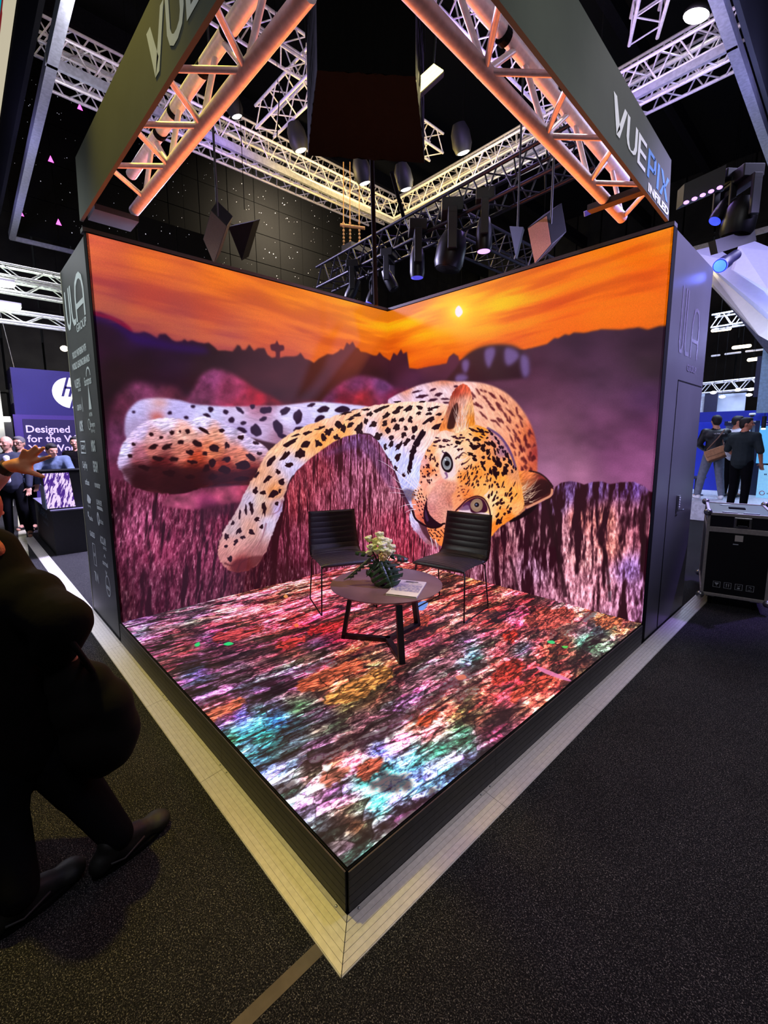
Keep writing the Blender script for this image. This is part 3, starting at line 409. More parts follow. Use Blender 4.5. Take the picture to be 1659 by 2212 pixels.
def paint_floor():
    TPM = 330; h, w = int(D*TPM), int(W*TPM)
    yy, xx = np.mgrid[0:h, 0:w].astype(np.float32)
    X = xx/TPM; Y = -yy/TPM
    X3 = X-CAMP[0]; Y3 = Y-CAMP[1]; Z3 = -CAMP[2]
    dp = X3*CF[0]+Y3*CF[1]+Z3*CF[2]
    U = 829.5+FPX*(X3*CR[0]+Y3*CR[1]+Z3*CR[2])/dp; V = CYP-FPX*(X3*CU[0]+Y3*CU[1]+Z3*CU[2])/dp
    def tex(u, v):
        p = on(u, v, 2, 0.); return p[0]*TPM, -p[1]*TPM
    c = Canvas(h, w, tex, U.astype(np.float32), V.astype(np.float32))
    full = (slice(0, h), slice(0, w))
    base = c.field(full, [
        (300, 1350, 150, 120, 170), (400, 1330, 170, 110, 140), (500, 1310, 220, 110, 110), (620, 1280, 236, 120, 110), (330, 1385, 170, 96, 130), (400, 1400, 220, 90, 80), (500, 1370, 236, 80, 90), (560, 1350, 226, 80, 96), (650, 1350, 240, 60, 70), (700, 1330, 226, 80, 90), (720, 1370, 250, 54, 64), (360, 1440, 210, 110, 110), (420, 1450, 110, 110, 190), (480, 1420, 160, 90, 110), (560, 1410, 190, 96, 110), (620, 1390, 236, 80, 80), (680, 1400, 160, 110, 130),
        (430, 1500, 150, 130, 190), (520, 1470, 170, 130, 160), (620, 1450, 176, 130, 150), (450, 1545, 250, 120, 96), (490, 1535, 250, 124, 100), (560, 1510, 176, 150, 180), (640, 1490, 200, 140, 140), (700, 1470, 250, 120, 70), (760, 1440, 250, 120, 76), (800, 1465, 250, 150, 84), (740, 1510, 240, 190, 110), (840, 1450, 246, 130, 80), (760, 1490, 250, 150, 80),
        (480, 1580, 120, 170, 220), (520, 1550, 90, 140, 230), (560, 1530, 70, 210, 190), (600, 1560, 60, 150, 240), (640, 1530, 150, 220, 130), (520, 1600, 80, 180, 220), (580, 1600, 60, 210, 210), (640, 1580, 110, 170, 220), (700, 1560, 190, 180, 190), (500, 1595, 90, 220, 110), (560, 1640, 70, 180, 210), (620, 1640, 120, 170, 180), (700, 1620, 140, 120, 150), (780, 1560, 150, 110, 130), (860, 1530, 150, 110, 130),
        (560, 1660, 120, 200, 230), (620, 1700, 150, 220, 230), (680, 1680, 220, 170, 160), (720, 1650, 236, 120, 80), (780, 1650, 226, 110, 110), (660, 1740, 180, 190, 240), (720, 1710, 170, 150, 220), (820, 1630, 110, 140, 230), (860, 1600, 200, 130, 140), (800, 1690, 60, 220, 180), (840, 1670, 90, 200, 180), (770, 1760, 160, 210, 220), (700, 1790, 130, 200, 230), (740, 1820, 200, 210, 240), (770, 1780, 236, 120, 60), (820, 1740, 80, 220, 180), (880, 1700, 110, 210, 220), (860, 1740, 160, 110, 150), (800, 1840, 150, 210, 210), (750, 1870, 190, 220, 230), (830, 1800, 190, 190, 210), (900, 1750, 230, 180, 190), (860, 1780, 180, 120, 170),
        (900, 1640, 90, 190, 200), (950, 1620, 70, 200, 180), (1000, 1590, 100, 220, 190), (960, 1660, 130, 180, 230), (1000, 1650, 150, 160, 240), (930, 1580, 236, 130, 110), (900, 1560, 240, 90, 60), (1000, 1540, 236, 140, 110), (960, 1530, 226, 100, 80), (1050, 1560, 210, 130, 110), (880, 1500, 140, 90, 110), (940, 1440, 190, 120, 140), (1000, 1400, 176, 130, 180), (1020, 1415, 90, 180, 220), (900, 1390, 230, 130, 110), (960, 1370, 240, 120, 100), (900, 1350, 240, 80, 70), (850, 1370, 230, 110, 110),
        (1060, 1500, 240, 90, 70), (1100, 1460, 250, 74, 60), (1140, 1430, 250, 80, 60), (1080, 1430, 236, 90, 80), (1160, 1480, 240, 80, 60), (1200, 1440, 240, 90, 70), (1130, 1410, 120, 180, 220), (1100, 1370, 236, 74, 56), (1060, 1380, 200, 110, 110), (1180, 1400, 240, 96, 60), (1220, 1390, 240, 84, 60), (1260, 1390, 90, 200, 170), (1250, 1420, 200, 130, 90), (1300, 1360, 120, 190, 190), (1290, 1330, 250, 130, 90), (1340, 1345, 250, 140, 90), (1230, 1330, 240, 110, 110), (1170, 1330, 236, 96, 90), (1110, 1320, 230, 96, 96), (1060, 1300, 236, 80, 76), (1130, 1290, 236, 90, 80), (1200, 1300, 220, 120, 110), (1000, 1300, 230, 100, 80), (950, 1260, 236, 120, 90), (1060, 1340, 200, 90, 90), (880, 1240, 236, 100, 80), (720, 1240, 220, 80, 80), (1000, 1250, 200, 90, 60)], p=1.7, e=260)
    # split bark running away from the near corner
    wx = X+.05*(fbm(X*1.3, Y*1.1, 2, 1)-.5)*4*.35+.06*np.sin(Y*1.1+.5)
    sl1 = fbm(wx*7.5, Y*1.25, 3, 2, .6)
    gap = sstep(.0, .055, np.abs(sl1-.5)-.004)
    big = sstep(.36, .52, fbm(wx*3.1, Y*.62, 3, 4, .55))
    flake = fbm(wx*26, Y*9, 3, 6, .62); fine = fbm(X*62, Y*34, 3, 9, .7)
    cr = np.abs(fbm(wx*15, Y*17, 2, 11, .55)-.5); crack = sstep(.0, .03, cr)
    fib = fbm(wx*48, Y*3.2, 2, 13, .6)
    w2 = .35*(fbm(X*9, Y*6, 2, 5)-.5)
    e1, i1 = cells(wx*8.0+w2*2, Y*2.1+w2, 1); e2, i2 = cells(wx*24+w2*4, Y*7.0+w2*3, 4); e3, i3 = cells(wx*62+w2*6, Y*19, 8)
    t = sstep(.30, .70, flake*.34+fine*.36+fib*.30)
    lum = (.16+1.15*t)*(.30+.70*gap)*(.5+.5*sstep(.0, .10, e2))*(.5+.5*sstep(0, .06, e1))*(.6+.4*sstep(0, .22, e3))
    lum = lum*(.22+1.05*sstep(.12, .75, i1*.55+i2*.45))*(.50+.50*big)*(.72+.56*i3)*(1.62+1.0*sstep(1480, 1800, V))
    lum = lum*(.78+.5*fbm(X*2.2, Y*2.2, 2, 8))
    col = base*lum[..., None]*1.12
    wsp = sstep(.55, .8, fine*.6+i3*.4)*gap*sstep(.0, .13, e2)*(.35+.65*big)
    near = sstep(1350, 1650, V)
    col = col+wsp[..., None]*(.28+.25*near[..., None])*np.array([1, .95, 1])*(.4+.6*base)
    hue = np.stack([fbm(wx*6, Y*3, 2, 14), fbm(wx*6, Y*3, 2, 10), fbm(wx*6, Y*3, 2, 12)], -1)
    col = col*(.72+.56*hue)*(.85+.3*np.stack([i2, 1-i2, i1], -1))+np.array([.085, .035, .06])
    c.a = np.clip(col, 0, 1).astype(np.float32)
    # dark hollows between boards and the larger bright pieces, as the picture shows them
    for P, op in (([(650, 1640), (740, 1600), (850, 1560), (930, 1500), (1000, 1450), (1060, 1420), (1050, 1440), (980, 1490), (900, 1550), (820, 1600), (720, 1640), (660, 1665)], .75), ([(800, 1690), (830, 1672), (870, 1675), (890, 1690), (870, 1708), (830, 1712), (805, 1705)], .8), ([(560, 1720), (620, 1690), (640, 1700), (590, 1735)], .7), ([(980, 1500), (1030, 1470), (1040, 1490), (990, 1520)], .6), ([(1080, 1540), (1130, 1510), (1100, 1560), (1060, 1590), (1030, 1600)], .7), ([(830, 1790), (900, 1740), (950, 1700), (930, 1735), (860, 1790), (810, 1820)], .8), ([(400, 1420), (450, 1405), (460, 1420), (410, 1440)], .7), ([(1180, 1370), (1230, 1350), (1260, 1360), (1210, 1385)], .6), ([(1260, 1330), (1290, 1315), (1300, 1320), (1270, 1345)], .7), ([(560, 1470), (650, 1445), (800, 1395), (810, 1402), (660, 1455), (570, 1482)], .7), ([(420, 1520), (520, 1490), (620, 1465), (600, 1475), (500, 1505), (430, 1530)], .75)):
        c.poly(P, (40, 16, 24), op=op*.85, soft=2.5, rough=5.5, seed=int(P[0][0]))
    def chip(col, U_, V_, sl):
        f = (.42+.75*sstep(.30, .72, fbm(wx[sl]*52, Y[sl]*14, 3, 5, .7)))*(.35+.65*sstep(0, .12, e2[sl]))*(.55+.45*sstep(0, .06, e1[sl]))*(.75+.5*i3[sl])
        return np.clip(col*f[..., None], 0, 1)
    for P, k in (([(438, 1552), (470, 1530), (520, 1508), (530, 1518), (500, 1538), (455, 1560)], (255, 120, 92)), ([(640, 1480), (700, 1450), (770, 1425), (785, 1432), (770, 1450), (700, 1485), (660, 1495)], (250, 110, 76)), ([(700, 1512), (760, 1470), (830, 1440), (850, 1455), (835, 1470), (780, 1510), (720, 1522)], (255, 160, 84)),
                 ([(665, 1362), (710, 1345), (750, 1332), (748, 1348), (700, 1368), (668, 1372)], (250, 52, 60)), ([(595, 1395), (640, 1378), (660, 1372), (655, 1385), (610, 1404)], (250, 66, 66)), ([(460, 1375), (520, 1360), (570, 1352), (560, 1365), (500, 1385), (466, 1388)], (236, 78, 84)), ([(1285, 1345), (1310, 1330), (1345, 1332), (1340, 1350), (1300, 1358)], (255, 128, 84)), ([(1085, 1380), (1100, 1362), (1118, 1362), (1118, 1380), (1100, 1388)], (250, 66, 52)),
                 ([(1060, 1470), (1090, 1430), (1120, 1425), (1135, 1440), (1110, 1470), (1075, 1480)], (250, 72, 60)), ([(1105, 1495), (1160, 1465), (1190, 1450), (1200, 1470), (1150, 1500), (1110, 1520)], (240, 84, 66)), ([(900, 1560), (940, 1535), (952, 1545), (920, 1570)], (246, 90, 60)), ([(1130, 1342), (1180, 1315), (1240, 1318), (1230, 1345), (1170, 1360)], (240, 96, 84)), ([(870, 1345), (900, 1330), (930, 1330), (920, 1350), (880, 1362)], (240, 90, 70)),
                 ([(770, 1665), (800, 1640), (830, 1640), (815, 1668), (780, 1690)], (240, 110, 84)), ([(690, 1680), (730, 1660), (760, 1662), (730, 1690), (700, 1702)], (236, 130, 110)), ([(870, 1480), (930, 1440), (990, 1410), (1000, 1420), (940, 1460), (880, 1500)], (206, 130, 150))):
        c.region(P, [(P[0][0], P[0][1], *k)], chip, soft=1.6, rough=3.2)
    for P, k in (([(1162, 1440), (1190, 1450), (1232, 1468), (1228, 1472), (1185, 1458), (1163, 1446)], (236, 130, 180)), ([(482, 1392), (494, 1387), (504, 1391), (492, 1395)], (40, 236, 130)), ([(420, 1392), (430, 1387), (430, 1395), (422, 1397)], (40, 230, 120)), ([(1183, 1386), (1195, 1384), (1200, 1390), (1190, 1391)], (60, 226, 130)), ([(1215, 1396), (1228, 1396), (1225, 1401), (1218, 1400)], (90, 226, 90)), ([(900, 1306), (915, 1298), (925, 1303), (915, 1318), (902, 1316)], (100, 150, 240)), ([(612, 1288), (618, 1284), (622, 1290), (616, 1292)], (250, 160, 90)), ([(985, 1462), (1003, 1458), (1008, 1466), (992, 1470)], (230, 120, 96)), ([(635, 1350), (642, 1347), (645, 1353), (638, 1355)], (250, 130, 70))):
        c.poly(P, k, soft=.9, op=.9)
    return np.clip(c.a, 0, 1), TPM, w, h
# ================= helpers =================
def lin(c): return tuple((x/12.92 if x <= .04045 else ((x+.055)/1.055)**2.4) for x in c)
def rgb(r, g, b): return lin((r/255., g/255., b/255.))+(1,)
def mat(name, col, rough=.6, metal=0., var=.12, scale=18., bump=0., emit=None, es=1., col2=None, lo=.4, hi=.62, spec=.5):
    """procedural surface: noise-varied colour, optional second colour and bump"""
    m = bpy.data.materials.new(name); m.use_nodes = True; N = m.node_tree.nodes; L = m.node_tree.links; b = N['Principled BSDF']
    b.inputs['Roughness'].default_value = rough; b.inputs['Metallic'].default_value = metal; b.inputs['Specular IOR Level'].default_value = spec
    tc = N.new('ShaderNodeTexCoord'); nz = N.new('ShaderNodeTexNoise'); nz.inputs['Scale'].default_value = scale; nz.inputs['Detail'].default_value = 4
    L.new(tc.outputs['Object'], nz.inputs['Vector']); rp = N.new('ShaderNodeValToRGB'); L.new(nz.outputs['Fac'], rp.inputs['Fac'])
    c1 = col; c2 = col2 or tuple(min(1, x*(1+var)) for x in col[:3])+(1,)
    if not col2: c1 = tuple(x*(1-var) for x in col[:3])+(1,)
    rp.color_ramp.elements[0].position = lo; rp.color_ramp.elements[1].position = hi
    rp.color_ramp.elements[0].color = c1; rp.color_ramp.elements[1].color = c2
    L.new(rp.outputs['Color'], b.inputs['Base Color'])
    if bump:
        bp = N.new('ShaderNodeBump'); bp.inputs['Strength'].default_value = bump; bp.inputs['Distance'].default_value = .01
        L.new(nz.outputs['Fac'], bp.inputs['Height']); L.new(bp.outputs['Normal'], b.inputs['Normal'])
    if emit: b.inputs['Emission Color'].default_value = emit; b.inputs['Emission Strength'].default_value = es
    return m
def screen_mat(name, arr, strength=1.):
    """a lit LED screen: shows a picture painted above in this script"""
    h, w = arr.shape[:2]; im = bpy.data.images.new(name, w, h); im.colorspace_settings.name = 'sRGB'
    buf = np.ones((h, w, 4), np.float32); buf[..., :3] = arr[::-1]; im.pixels.foreach_set(buf.ravel()); im.update(); im.pack()
    m = bpy.data.materials.new(name); m.use_nodes = True; N = m.node_tree.nodes; L = m.node_tree.links; b = N['Principled BSDF']
    b.inputs['Base Color'].default_value = (.01, .01, .01, 1); b.inputs['Roughness'].default_value = .6; b.inputs['Specular IOR Level'].default_value = .15
    t = N.new('ShaderNodeTexImage'); t.image = im; t.interpolation = 'Linear'; t.extension = 'EXTEND'
    L.new(t.outputs['Color'], b.inputs['Emission Color']); b.inputs['Emission Strength'].default_value = strength
    return m
class MB:
    def __init__(s): s.v = []; s.f = []; s.uv = None
    def add(s, vs, fs):
        n = len(s.v); s.v += [tuple(map(float, v)) for v in vs]; s.f += [tuple(i+n for i in f) for f in fs]; return s
    def box(s, a, b, M=None):
        x0, y0, z0 = a; x1, y1, z1 = b
        vs = [(x0, y0, z0), (x1, y0, z0), (x1, y1, z0), (x0, y1, z0), (x0, y0, z1), (x1, y0, z1), (x1, y1, z1), (x0, y1, z1)]
        if M: vs = [M @ Vector(v) for v in vs]
        return s.add(vs, [(0, 3, 2, 1), (4, 5, 6, 7), (0, 1, 5, 4), (1, 2, 6, 5), (2, 3, 7, 6), (3, 0, 4, 7)])
    def tube(s, a, b, r, r2=None, n=10, cap=True):
        a = Vector(a); b = Vector(b); d = (b-a).normalized(); r2 = r if r2 is None else r2
        u = d.orthogonal().normalized(); w = d.cross(u); vs = []
        for P, R in ((a, r), (b, r2)):
            for i in range(n): t = 2*math.pi*i/n; vs.append(P+(u*math.cos(t)+w*math.sin(t))*R)
        fs = [(i, (i+1) % n, n+(i+1) % n, n+i) for i in range(n)]
        if cap: fs += [tuple(range(n))[::-1], tuple(range(n, 2*n))]
        return s.add(vs, fs)
    def path(s, pts, r, n=8, closed=False):
        P = [Vector(p) for p in pts]; N = len(P); vs = []; u = None
        for i, p in enumerate(P):
            d = (P[(i+1) % N if closed else min(i+1, N-1)]-P[i-1 if closed else max(i-1, 0)]).normalized()
            if u is None: u = d.orthogonal().normalized()
            u = (u-d*u.dot(d)).normalized(); w = d.cross(u)
            R = r(i/(N-1)) if callable(r) else r
            vs += [p+(u*math.cos(2*math.pi*k/n)+w*math.sin(2*math.pi*k/n))*R for k in range(n)]
        fs = []
        for i in range(N if closed else N-1):
            j = (i+1) % N; fs += [(i*n+k, i*n+(k+1) % n, j*n+(k+1) % n, j*n+k) for k in range(n)]
        if not closed: fs += [tuple(range(n))[::-1], tuple(range((N-1)*n, N*n))]
        return s.add(vs, fs)
    def lathe(s, prof, c=(0, 0, 0), n=32, M=None):
        c = Vector(c); vs = []
        for r, z in prof:
            for i in range(n):
                t = 2*math.pi*i/n; p = Vector((r*math.cos(t), r*math.sin(t), z)); vs.append((M @ p if M else p)+c)
        fs = []
        for k in range(len(prof)-1): fs += [(k*n+i, k*n+(i+1) % n, (k+1)*n+(i+1) % n, (k+1)*n+i) for i in range(n)]
        if prof[0][0] > 1e-6: fs.append(tuple(range(n))[::-1])
        if prof[-1][0] > 1e-6: fs.append(tuple(range((len(prof)-1)*n, len(prof)*n)))
        return s.add(vs, fs)
    def prism(s, pts, vec):
        """polygon of 3-D points pushed along vec"""
        vec = Vector(vec); a = [Vector(p) for p in pts]; n = len(a)
        return s.add(a+[p+vec for p in a], [tuple(range(n))[::-1], tuple(range(n, 2*n))]+[(i, (i+1) % n, n+(i+1) % n, n+i) for i in range(n)])
    def cap(s, a, b, r, r2=None, n=12):
        """tapered capsule"""
        a = Vector(a); b = Vector(b); r2 = r if r2 is None else r2; d = b-a; L = d.length
        d = d.normalized() if L > 1e-6 else Vector((0, 0, 1)); u = d.orthogonal().normalized(); w = d.cross(u)
        rings = [(a-d*r*math.cos(t), r*math.sin(t)) for t in (0.02, .5, 1., 1.57)]+[(b+d*r2*math.sin(t), r2*math.cos(t)) for t in (0, .5, 1., 1.55)]
        vs = []
        for c, R in rings: vs += [c+(u*math.cos(2*math.pi*i/n)+w*math.sin(2*math.pi*i/n))*R for i in range(n)]
        fs = []
        for k in range(7): fs += [(k*n+i, k*n+(i+1) % n, (k+1)*n+(i+1) % n, (k+1)*n+i) for i in range(n)]
        fs += [tuple(range(n))[::-1], tuple(range(7*n, 8*n))]
        return s.add(vs, fs)
    def ell(s, c, r, M=None, n=16, m=10):
        c = Vector(c); vs = []; fs = []
        for j in range(m+1):
            t = math.pi*j/m; t = min(max(t, .03), math.pi-.03)
            for i in range(n):
                q = 2*math.pi*i/n; p = Vector((r[0]*math.sin(t)*math.cos(q), r[1]*math.sin(t)*math.sin(q), r[2]*math.cos(t))); vs.append((M @ p if M else p)+c)
        for j in range(m): fs += [(j*n+i, (j+1)*n+i, (j+1)*n+(i+1) % n, j*n+(i+1) % n) for i in range(n)]
        fs += [tuple(range(n)), tuple(range(m*n, (m+1)*n))[::-1]]
        return s.add(vs, fs)
    def mesh(s, name, mt=None, smooth=False):
        me = bpy.data.meshes.new(name); me.from_pydata(s.v, [], s.f); me.update()
        if mt: me.materials.append(mt)
        bm = bmesh.new(); bm.from_mesh(me); bmesh.ops.recalc_face_normals(bm, faces=bm.faces); bm.to_mesh(me); bm.free()
        if smooth:
            for p in me.polygons: p.use_smooth = True
        return me
    def build(s, name, mt, parent=None, smooth=False, bevel=0, label=None):
        o = bpy.data.objects.new(name, s.mesh(name, mt, smooth)); C.objects.link(o)
        if parent is not None: o.parent = parent
        if bevel:
            b = o.modifiers.new('bevel', 'BEVEL'); b.width = bevel; b.segments = 2; b.limit_method = 'ANGLE'
        if label: o['label'] = label
        return o
def autosmooth(o, ang=.7):
    bm = bmesh.new(); bm.from_mesh(o.data)
    for f in bm.faces: f.smooth = True
    for e in bm.edges: e.smooth = not (len(e.link_faces) == 2 and e.calc_face_angle(0) > ang)
    bm.to_mesh(o.data); bm.free(); return o
def empty(name, loc=(0, 0, 0), rz=0):
    o = bpy.data.objects.new(name, None); C.objects.link(o); o.location = loc; o.rotation_euler = (0, 0, rz); o.empty_display_size = .1; return o
def tag(o, label=None, cat=None, group=None, kind=None):
    if label: o['label'] = label
    if cat: o['category'] = cat
    if group: o['group'] = group
    if kind: o['kind'] = kind
    return o
def thing(name, label, cat, loc=(0, 0, 0), rz=0, group=None): return tag(empty(name, loc, rz), label, cat, group)
def copy_tree(o, parent=None):
    c = o.copy(); C.objects.link(c)
    if parent is not None: c.parent = parent
    for ch in [x for x in bpy.data.objects if x.parent == o]: copy_tree(ch, c)
    return c
def remesh(mb, name, mt, parent, voxel=.012, smooth=4, label=None):
    """join overlapping shapes into one continuous skin"""
    me = mb.mesh('tmp'); o = bpy.data.objects.new('tmp', me); C.objects.link(o)
    r = o.modifiers.new('r', 'REMESH'); r.mode = 'VOXEL'; r.voxel_size = voxel; r.use_smooth_shade = True
    q = o.modifiers.new('s', 'SMOOTH'); q.iterations = smooth; q.factor = .5
    bpy.context.view_layer.update(); dg = bpy.context.evaluated_depsgraph_get()
    nm = bpy.data.meshes.new_from_object(o.evaluated_get(dg)); bpy.data.objects.remove(o); nm.name = name; nm.materials.clear(); nm.materials.append(mt)
    for p in nm.polygons: p.use_smooth = True
    ob = bpy.data.objects.new(name, nm); C.objects.link(ob)
    if parent is not None: ob.parent = parent
    if label: ob['label'] = label
    return ob
def text_mb(s, bold=0.0, space=1.):
    cu = bpy.data.curves.new('t', 'FONT'); cu.body = s; cu.size = 1; cu.offset = bold; cu.space_character = space; cu.resolution_u = 3
    o = bpy.data.objects.new('t', cu); C.objects.link(o); bpy.context.view_layer.update()
    me = bpy.data.meshes.new_from_object(o.evaluated_get(bpy.context.evaluated_depsgraph_get())); bpy.data.objects.remove(o)
    vs = [v.co.copy() for v in me.vertices]; fs = [tuple(p.vertices) for p in me.polygons]; bpy.data.meshes.remove(me); return vs, fs
def writing(mb, s, O, X, Yv, w=None, bold=.0, th=.003, space=1.):
    """flat letters: O lower left corner, X unit reading direction, Yv = up vector with the cap height as length, w = total width"""
    vs, fs = text_mb(s, bold, space)
    if not vs: return
    x0 = min(v.x for v in vs); x1 = max(v.x for v in vs); y1 = .70
    O = Vector(O); X = Vector(X).normalized(); Yv = Vector(Yv); n = X.cross(Yv).normalized()*th
    sx = (w/(x1-x0)) if w else Yv.length/y1
    mb.add([O+X*((v.x-x0)*sx)+Yv*(v.y/y1)+n for v in vs], fs)
def stroke(mb, pts, w, fn, th=.004, closed=False):
    """a flat band of width w along 2-D points, mapped by fn(x, y) -> 3-D"""
    P = [Vector((p[0], p[1])) for p in pts]; N = len(P); L = []; R = []
    for i in range(N):
        a = P[(i-1) % N] if closed or i else P[i]; b = P[(i+1) % N] if closed or i < N-1 else P[i]
        d = (b-a); d = d.normalized() if d.length else Vector((1, 0)); n = Vector((-d.y, d.x))
        if (closed or 0 < i < N-1):
            d1 = (P[i]-P[i-1]).normalized(); k = max(.35, Vector((-d1.y, d1.x)).dot(n))
        else: k = 1
        L.append(P[i]+n*w/2/k); R.append(P[i]-n*w/2/k)
    vs = [fn(p.x, p.y) for p in L]+[fn(p.x, p.y) for p in R]
    mb.add(vs, [(i, (i+1) % N, N+(i+1) % N, N+i) for i in range(N if closed else N-1)])

# ================= materials =================
M = dict(
    carpet=None,
    black=mat('black_paint', rgb(24, 24, 26), .55), blackmetal=mat('black_metal', rgb(20, 20, 22), .38, .3), matte=mat('matte_black', rgb(8, 8, 9), .9, spec=.1), cloth=mat('black_cloth', rgb(3, 3, 3), .95, scale=6, bump=.5, spec=.05),
    panel=mat('dark_panel', rgb(62, 64, 66), .5, scale=2, var=.05), panelr=mat('dark_panel_satin', rgb(84, 84, 88), .35, scale=2, var=.05),
    fascia=mat('fascia_board', rgb(72, 76, 68), .8, scale=3, var=.05), alu=mat('brushed_aluminium', rgb(196, 190, 184), .45, .3, scale=40, var=.06), truss=mat('truss_aluminium', rgb(226, 222, 222), .42, .25, scale=30, var=.08),
    trussd=mat('black_truss_metal', rgb(52, 50, 58), .4, .6), skirt=mat('silver_profile', rgb(170, 172, 180), .4, .5), kick=mat('anthracite_deck_edge', rgb(58, 58, 60), .5, .3, scale=30),
    white=mat('white_vinyl', rgb(236, 236, 240), .6, var=.03), grey=mat('grey_vinyl', rgb(206, 214, 218), .6, var=.03), blue=mat('blue_vinyl', rgb(16, 118, 190), .6, var=.03),
    leather=mat('black_leather', rgb(40, 36, 38), .42, scale=60, bump=.15), wire=mat('black_wire', rgb(14, 14, 16), .35, .4), top=mat('dark_oak_top', rgb(110, 84, 92), .34, scale=7, var=.10), tleg=mat('black_steel_leg', rgb(18, 18, 22), .45, .2),
    petal=mat('petal', rgb(238, 236, 196), .7, col2=rgb(214, 222, 150), scale=20), petal2=mat('tan_petal', rgb(206, 178, 110), .7, scale=20), leaf=mat('leaf', rgb(34, 60, 34), .38, scale=10, var=.3), leafg=mat('grey_leaf', rgb(96, 108, 92), .5),
    paper=mat('paper', rgb(226, 220, 208), .55, var=.03), print_=mat('printed_cover', rgb(196, 186, 186), .4, col2=rgb(128, 128, 160), scale=38, lo=.42, hi=.58),
    tape=mat('brown_tape', rgb(94, 84, 68), .8, scale=12), steel=mat('steel', rgb(176, 178, 184), .3, .9), cable=mat('black_cable', rgb(10, 10, 11), .6),
    skin=mat('skin', rgb(206, 150, 122), .5, scale=12, var=.05), skin2=mat('tanned_skin', rgb(196, 128, 96), .5, scale=12, var=.05), hair=mat('dark_hair', rgb(26, 20, 18), .7, scale=60, bump=.6), hairg=mat('grey_hair', rgb(96, 92, 90), .7, scale=60, bump=.6), hairr=mat('auburn_hair', rgb(150, 74, 44), .6, scale=50, bump=.8),
    coat=mat('black_coat', rgb(12, 9, 10), .95, scale=14, bump=.5, spec=.1), trous=mat('black_trousers', rgb(9, 9, 13), .95, scale=14, bump=.3, spec=.1), bag=mat('black_bag', rgb(13, 10, 10), .9, scale=7, bump=.5, spec=.15), shoe=mat('black_shoe', rgb(14, 14, 14), .6, scale=30, bump=.2), lace=mat('shoe_lace', rgb(40, 40, 42), .6),
    jeans=mat('grey_jeans', rgb(110, 116, 132), .9), navy=mat('navy_jacket', rgb(34, 38, 56), .8), tshirt=mat('white_shirt', rgb(206, 204, 214), .9), bluesh=mat('blue_grey_shirt', rgb(86, 100, 122), .9), tan=mat('tan_leather', rgb(196, 142, 98), .5, scale=14), dgreen=mat('dark_green_shirt', rgb(24, 36, 38), .9), pinksl=mat('pale_sleeve', rgb(196, 160, 166), .9),
    ceil=mat('hall_ceiling', rgb(20, 20, 22), .9), drape=mat('drape', rgb(52, 50, 46), .9, scale=1.2, var=.25), hallw=mat('hall_wall', rgb(176, 178, 164), .9, scale=1, var=.04), hpblue=mat('indigo_board', rgb(34, 22, 112), .6, var=.03), hpviolet=mat('violet_board', rgb(66, 42, 136), .6, var=.03), hpdark=mat('dark_violet_board', rgb(32, 14, 84), .6, var=.03),
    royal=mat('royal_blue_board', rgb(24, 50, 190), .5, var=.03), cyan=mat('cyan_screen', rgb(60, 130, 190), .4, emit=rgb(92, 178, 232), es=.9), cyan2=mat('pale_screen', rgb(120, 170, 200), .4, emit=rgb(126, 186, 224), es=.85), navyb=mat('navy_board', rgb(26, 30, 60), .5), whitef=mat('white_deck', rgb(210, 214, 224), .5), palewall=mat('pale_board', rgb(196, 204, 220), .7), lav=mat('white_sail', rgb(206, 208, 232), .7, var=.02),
    lampw=mat('lamp_white', (1, 1, 1, 1), emit=(1, .97, 1, 1), es=9), lampy=mat('lamp_yellow', (1, 1, 1, 1), emit=(1, .88, .30, 1), es=2.2), lampo=mat('lamp_warm', (1, 1, 1, 1), emit=(1, .78, .5, 1), es=7), lampb=mat('lamp_blue', (.1, .1, 1, 1), emit=(.03, .06, 1, 1), es=1.6), lampc=mat('lamp_cyan', (.1, .3, 1, 1), emit=(.1, .32, 1, 1), es=1.3), lampp=mat('lamp_violet', (.6, .3, 1, 1), emit=(.62, .3, 1, 1), es=2.2), lampm=mat('lamp_magenta', (1, .1, .5, 1), emit=(1, .12, .75, 1), es=2.5), lampd=mat('led_dim', (.7, .7, .8, 1), emit=(.7, .72, .85, 1), es=.45), lampdb=mat('led_blue', (.2, .2, 1, 1), emit=(.12, .1, 1, 1), es=.6),
)
m = bpy.data.materials.new('speckled_carpet'); m.use_nodes = True; N = m.node_tree.nodes; L = m.node_tree.links; b = N['Principled BSDF']; b.inputs['Roughness'].default_value = .95; b.inputs['Specular IOR Level'].default_value = .1
tc = N.new('ShaderNodeTexCoord'); n1 = N.new('ShaderNodeTexNoise'); n1.inputs['Scale'].default_value = 190; n1.inputs['Detail'].default_value = 3; n1.inputs['Roughness'].default_value = .75
n2 = N.new('ShaderNodeTexNoise'); n2.inputs['Scale'].default_value = 2.2; mp = N.new('ShaderNodeMapping'); mp.inputs['Scale'].default_value = (1, 1, 1)
L.new(tc.outputs['Object'], n1.inputs['Vector']); L.new(tc.outputs['Object'], n2.inputs['Vector'])
r1 = N.new('ShaderNodeValToRGB'); e = r1.color_ramp.elements; e[0].position = .44; e[0].color = rgb(23, 23, 26); e[1].position = .74; e[1].color = rgb(206, 200, 192)
x = e.new(.57); x.color = rgb(54, 53, 56)
L.new(n1.outputs['Fac'], r1.inputs['Fac']); mx = N.new('ShaderNodeMix'); mx.data_type = 'RGBA'; mx.blend_type = 'MULTIPLY'; mx.inputs[0].default_value = .5
L.new(r1.outputs['Color'], mx.inputs[6]); L.new(n2.outputs['Fac'], mx.inputs[7]); L.new(mx.outputs[2], b.inputs['Base Color'])
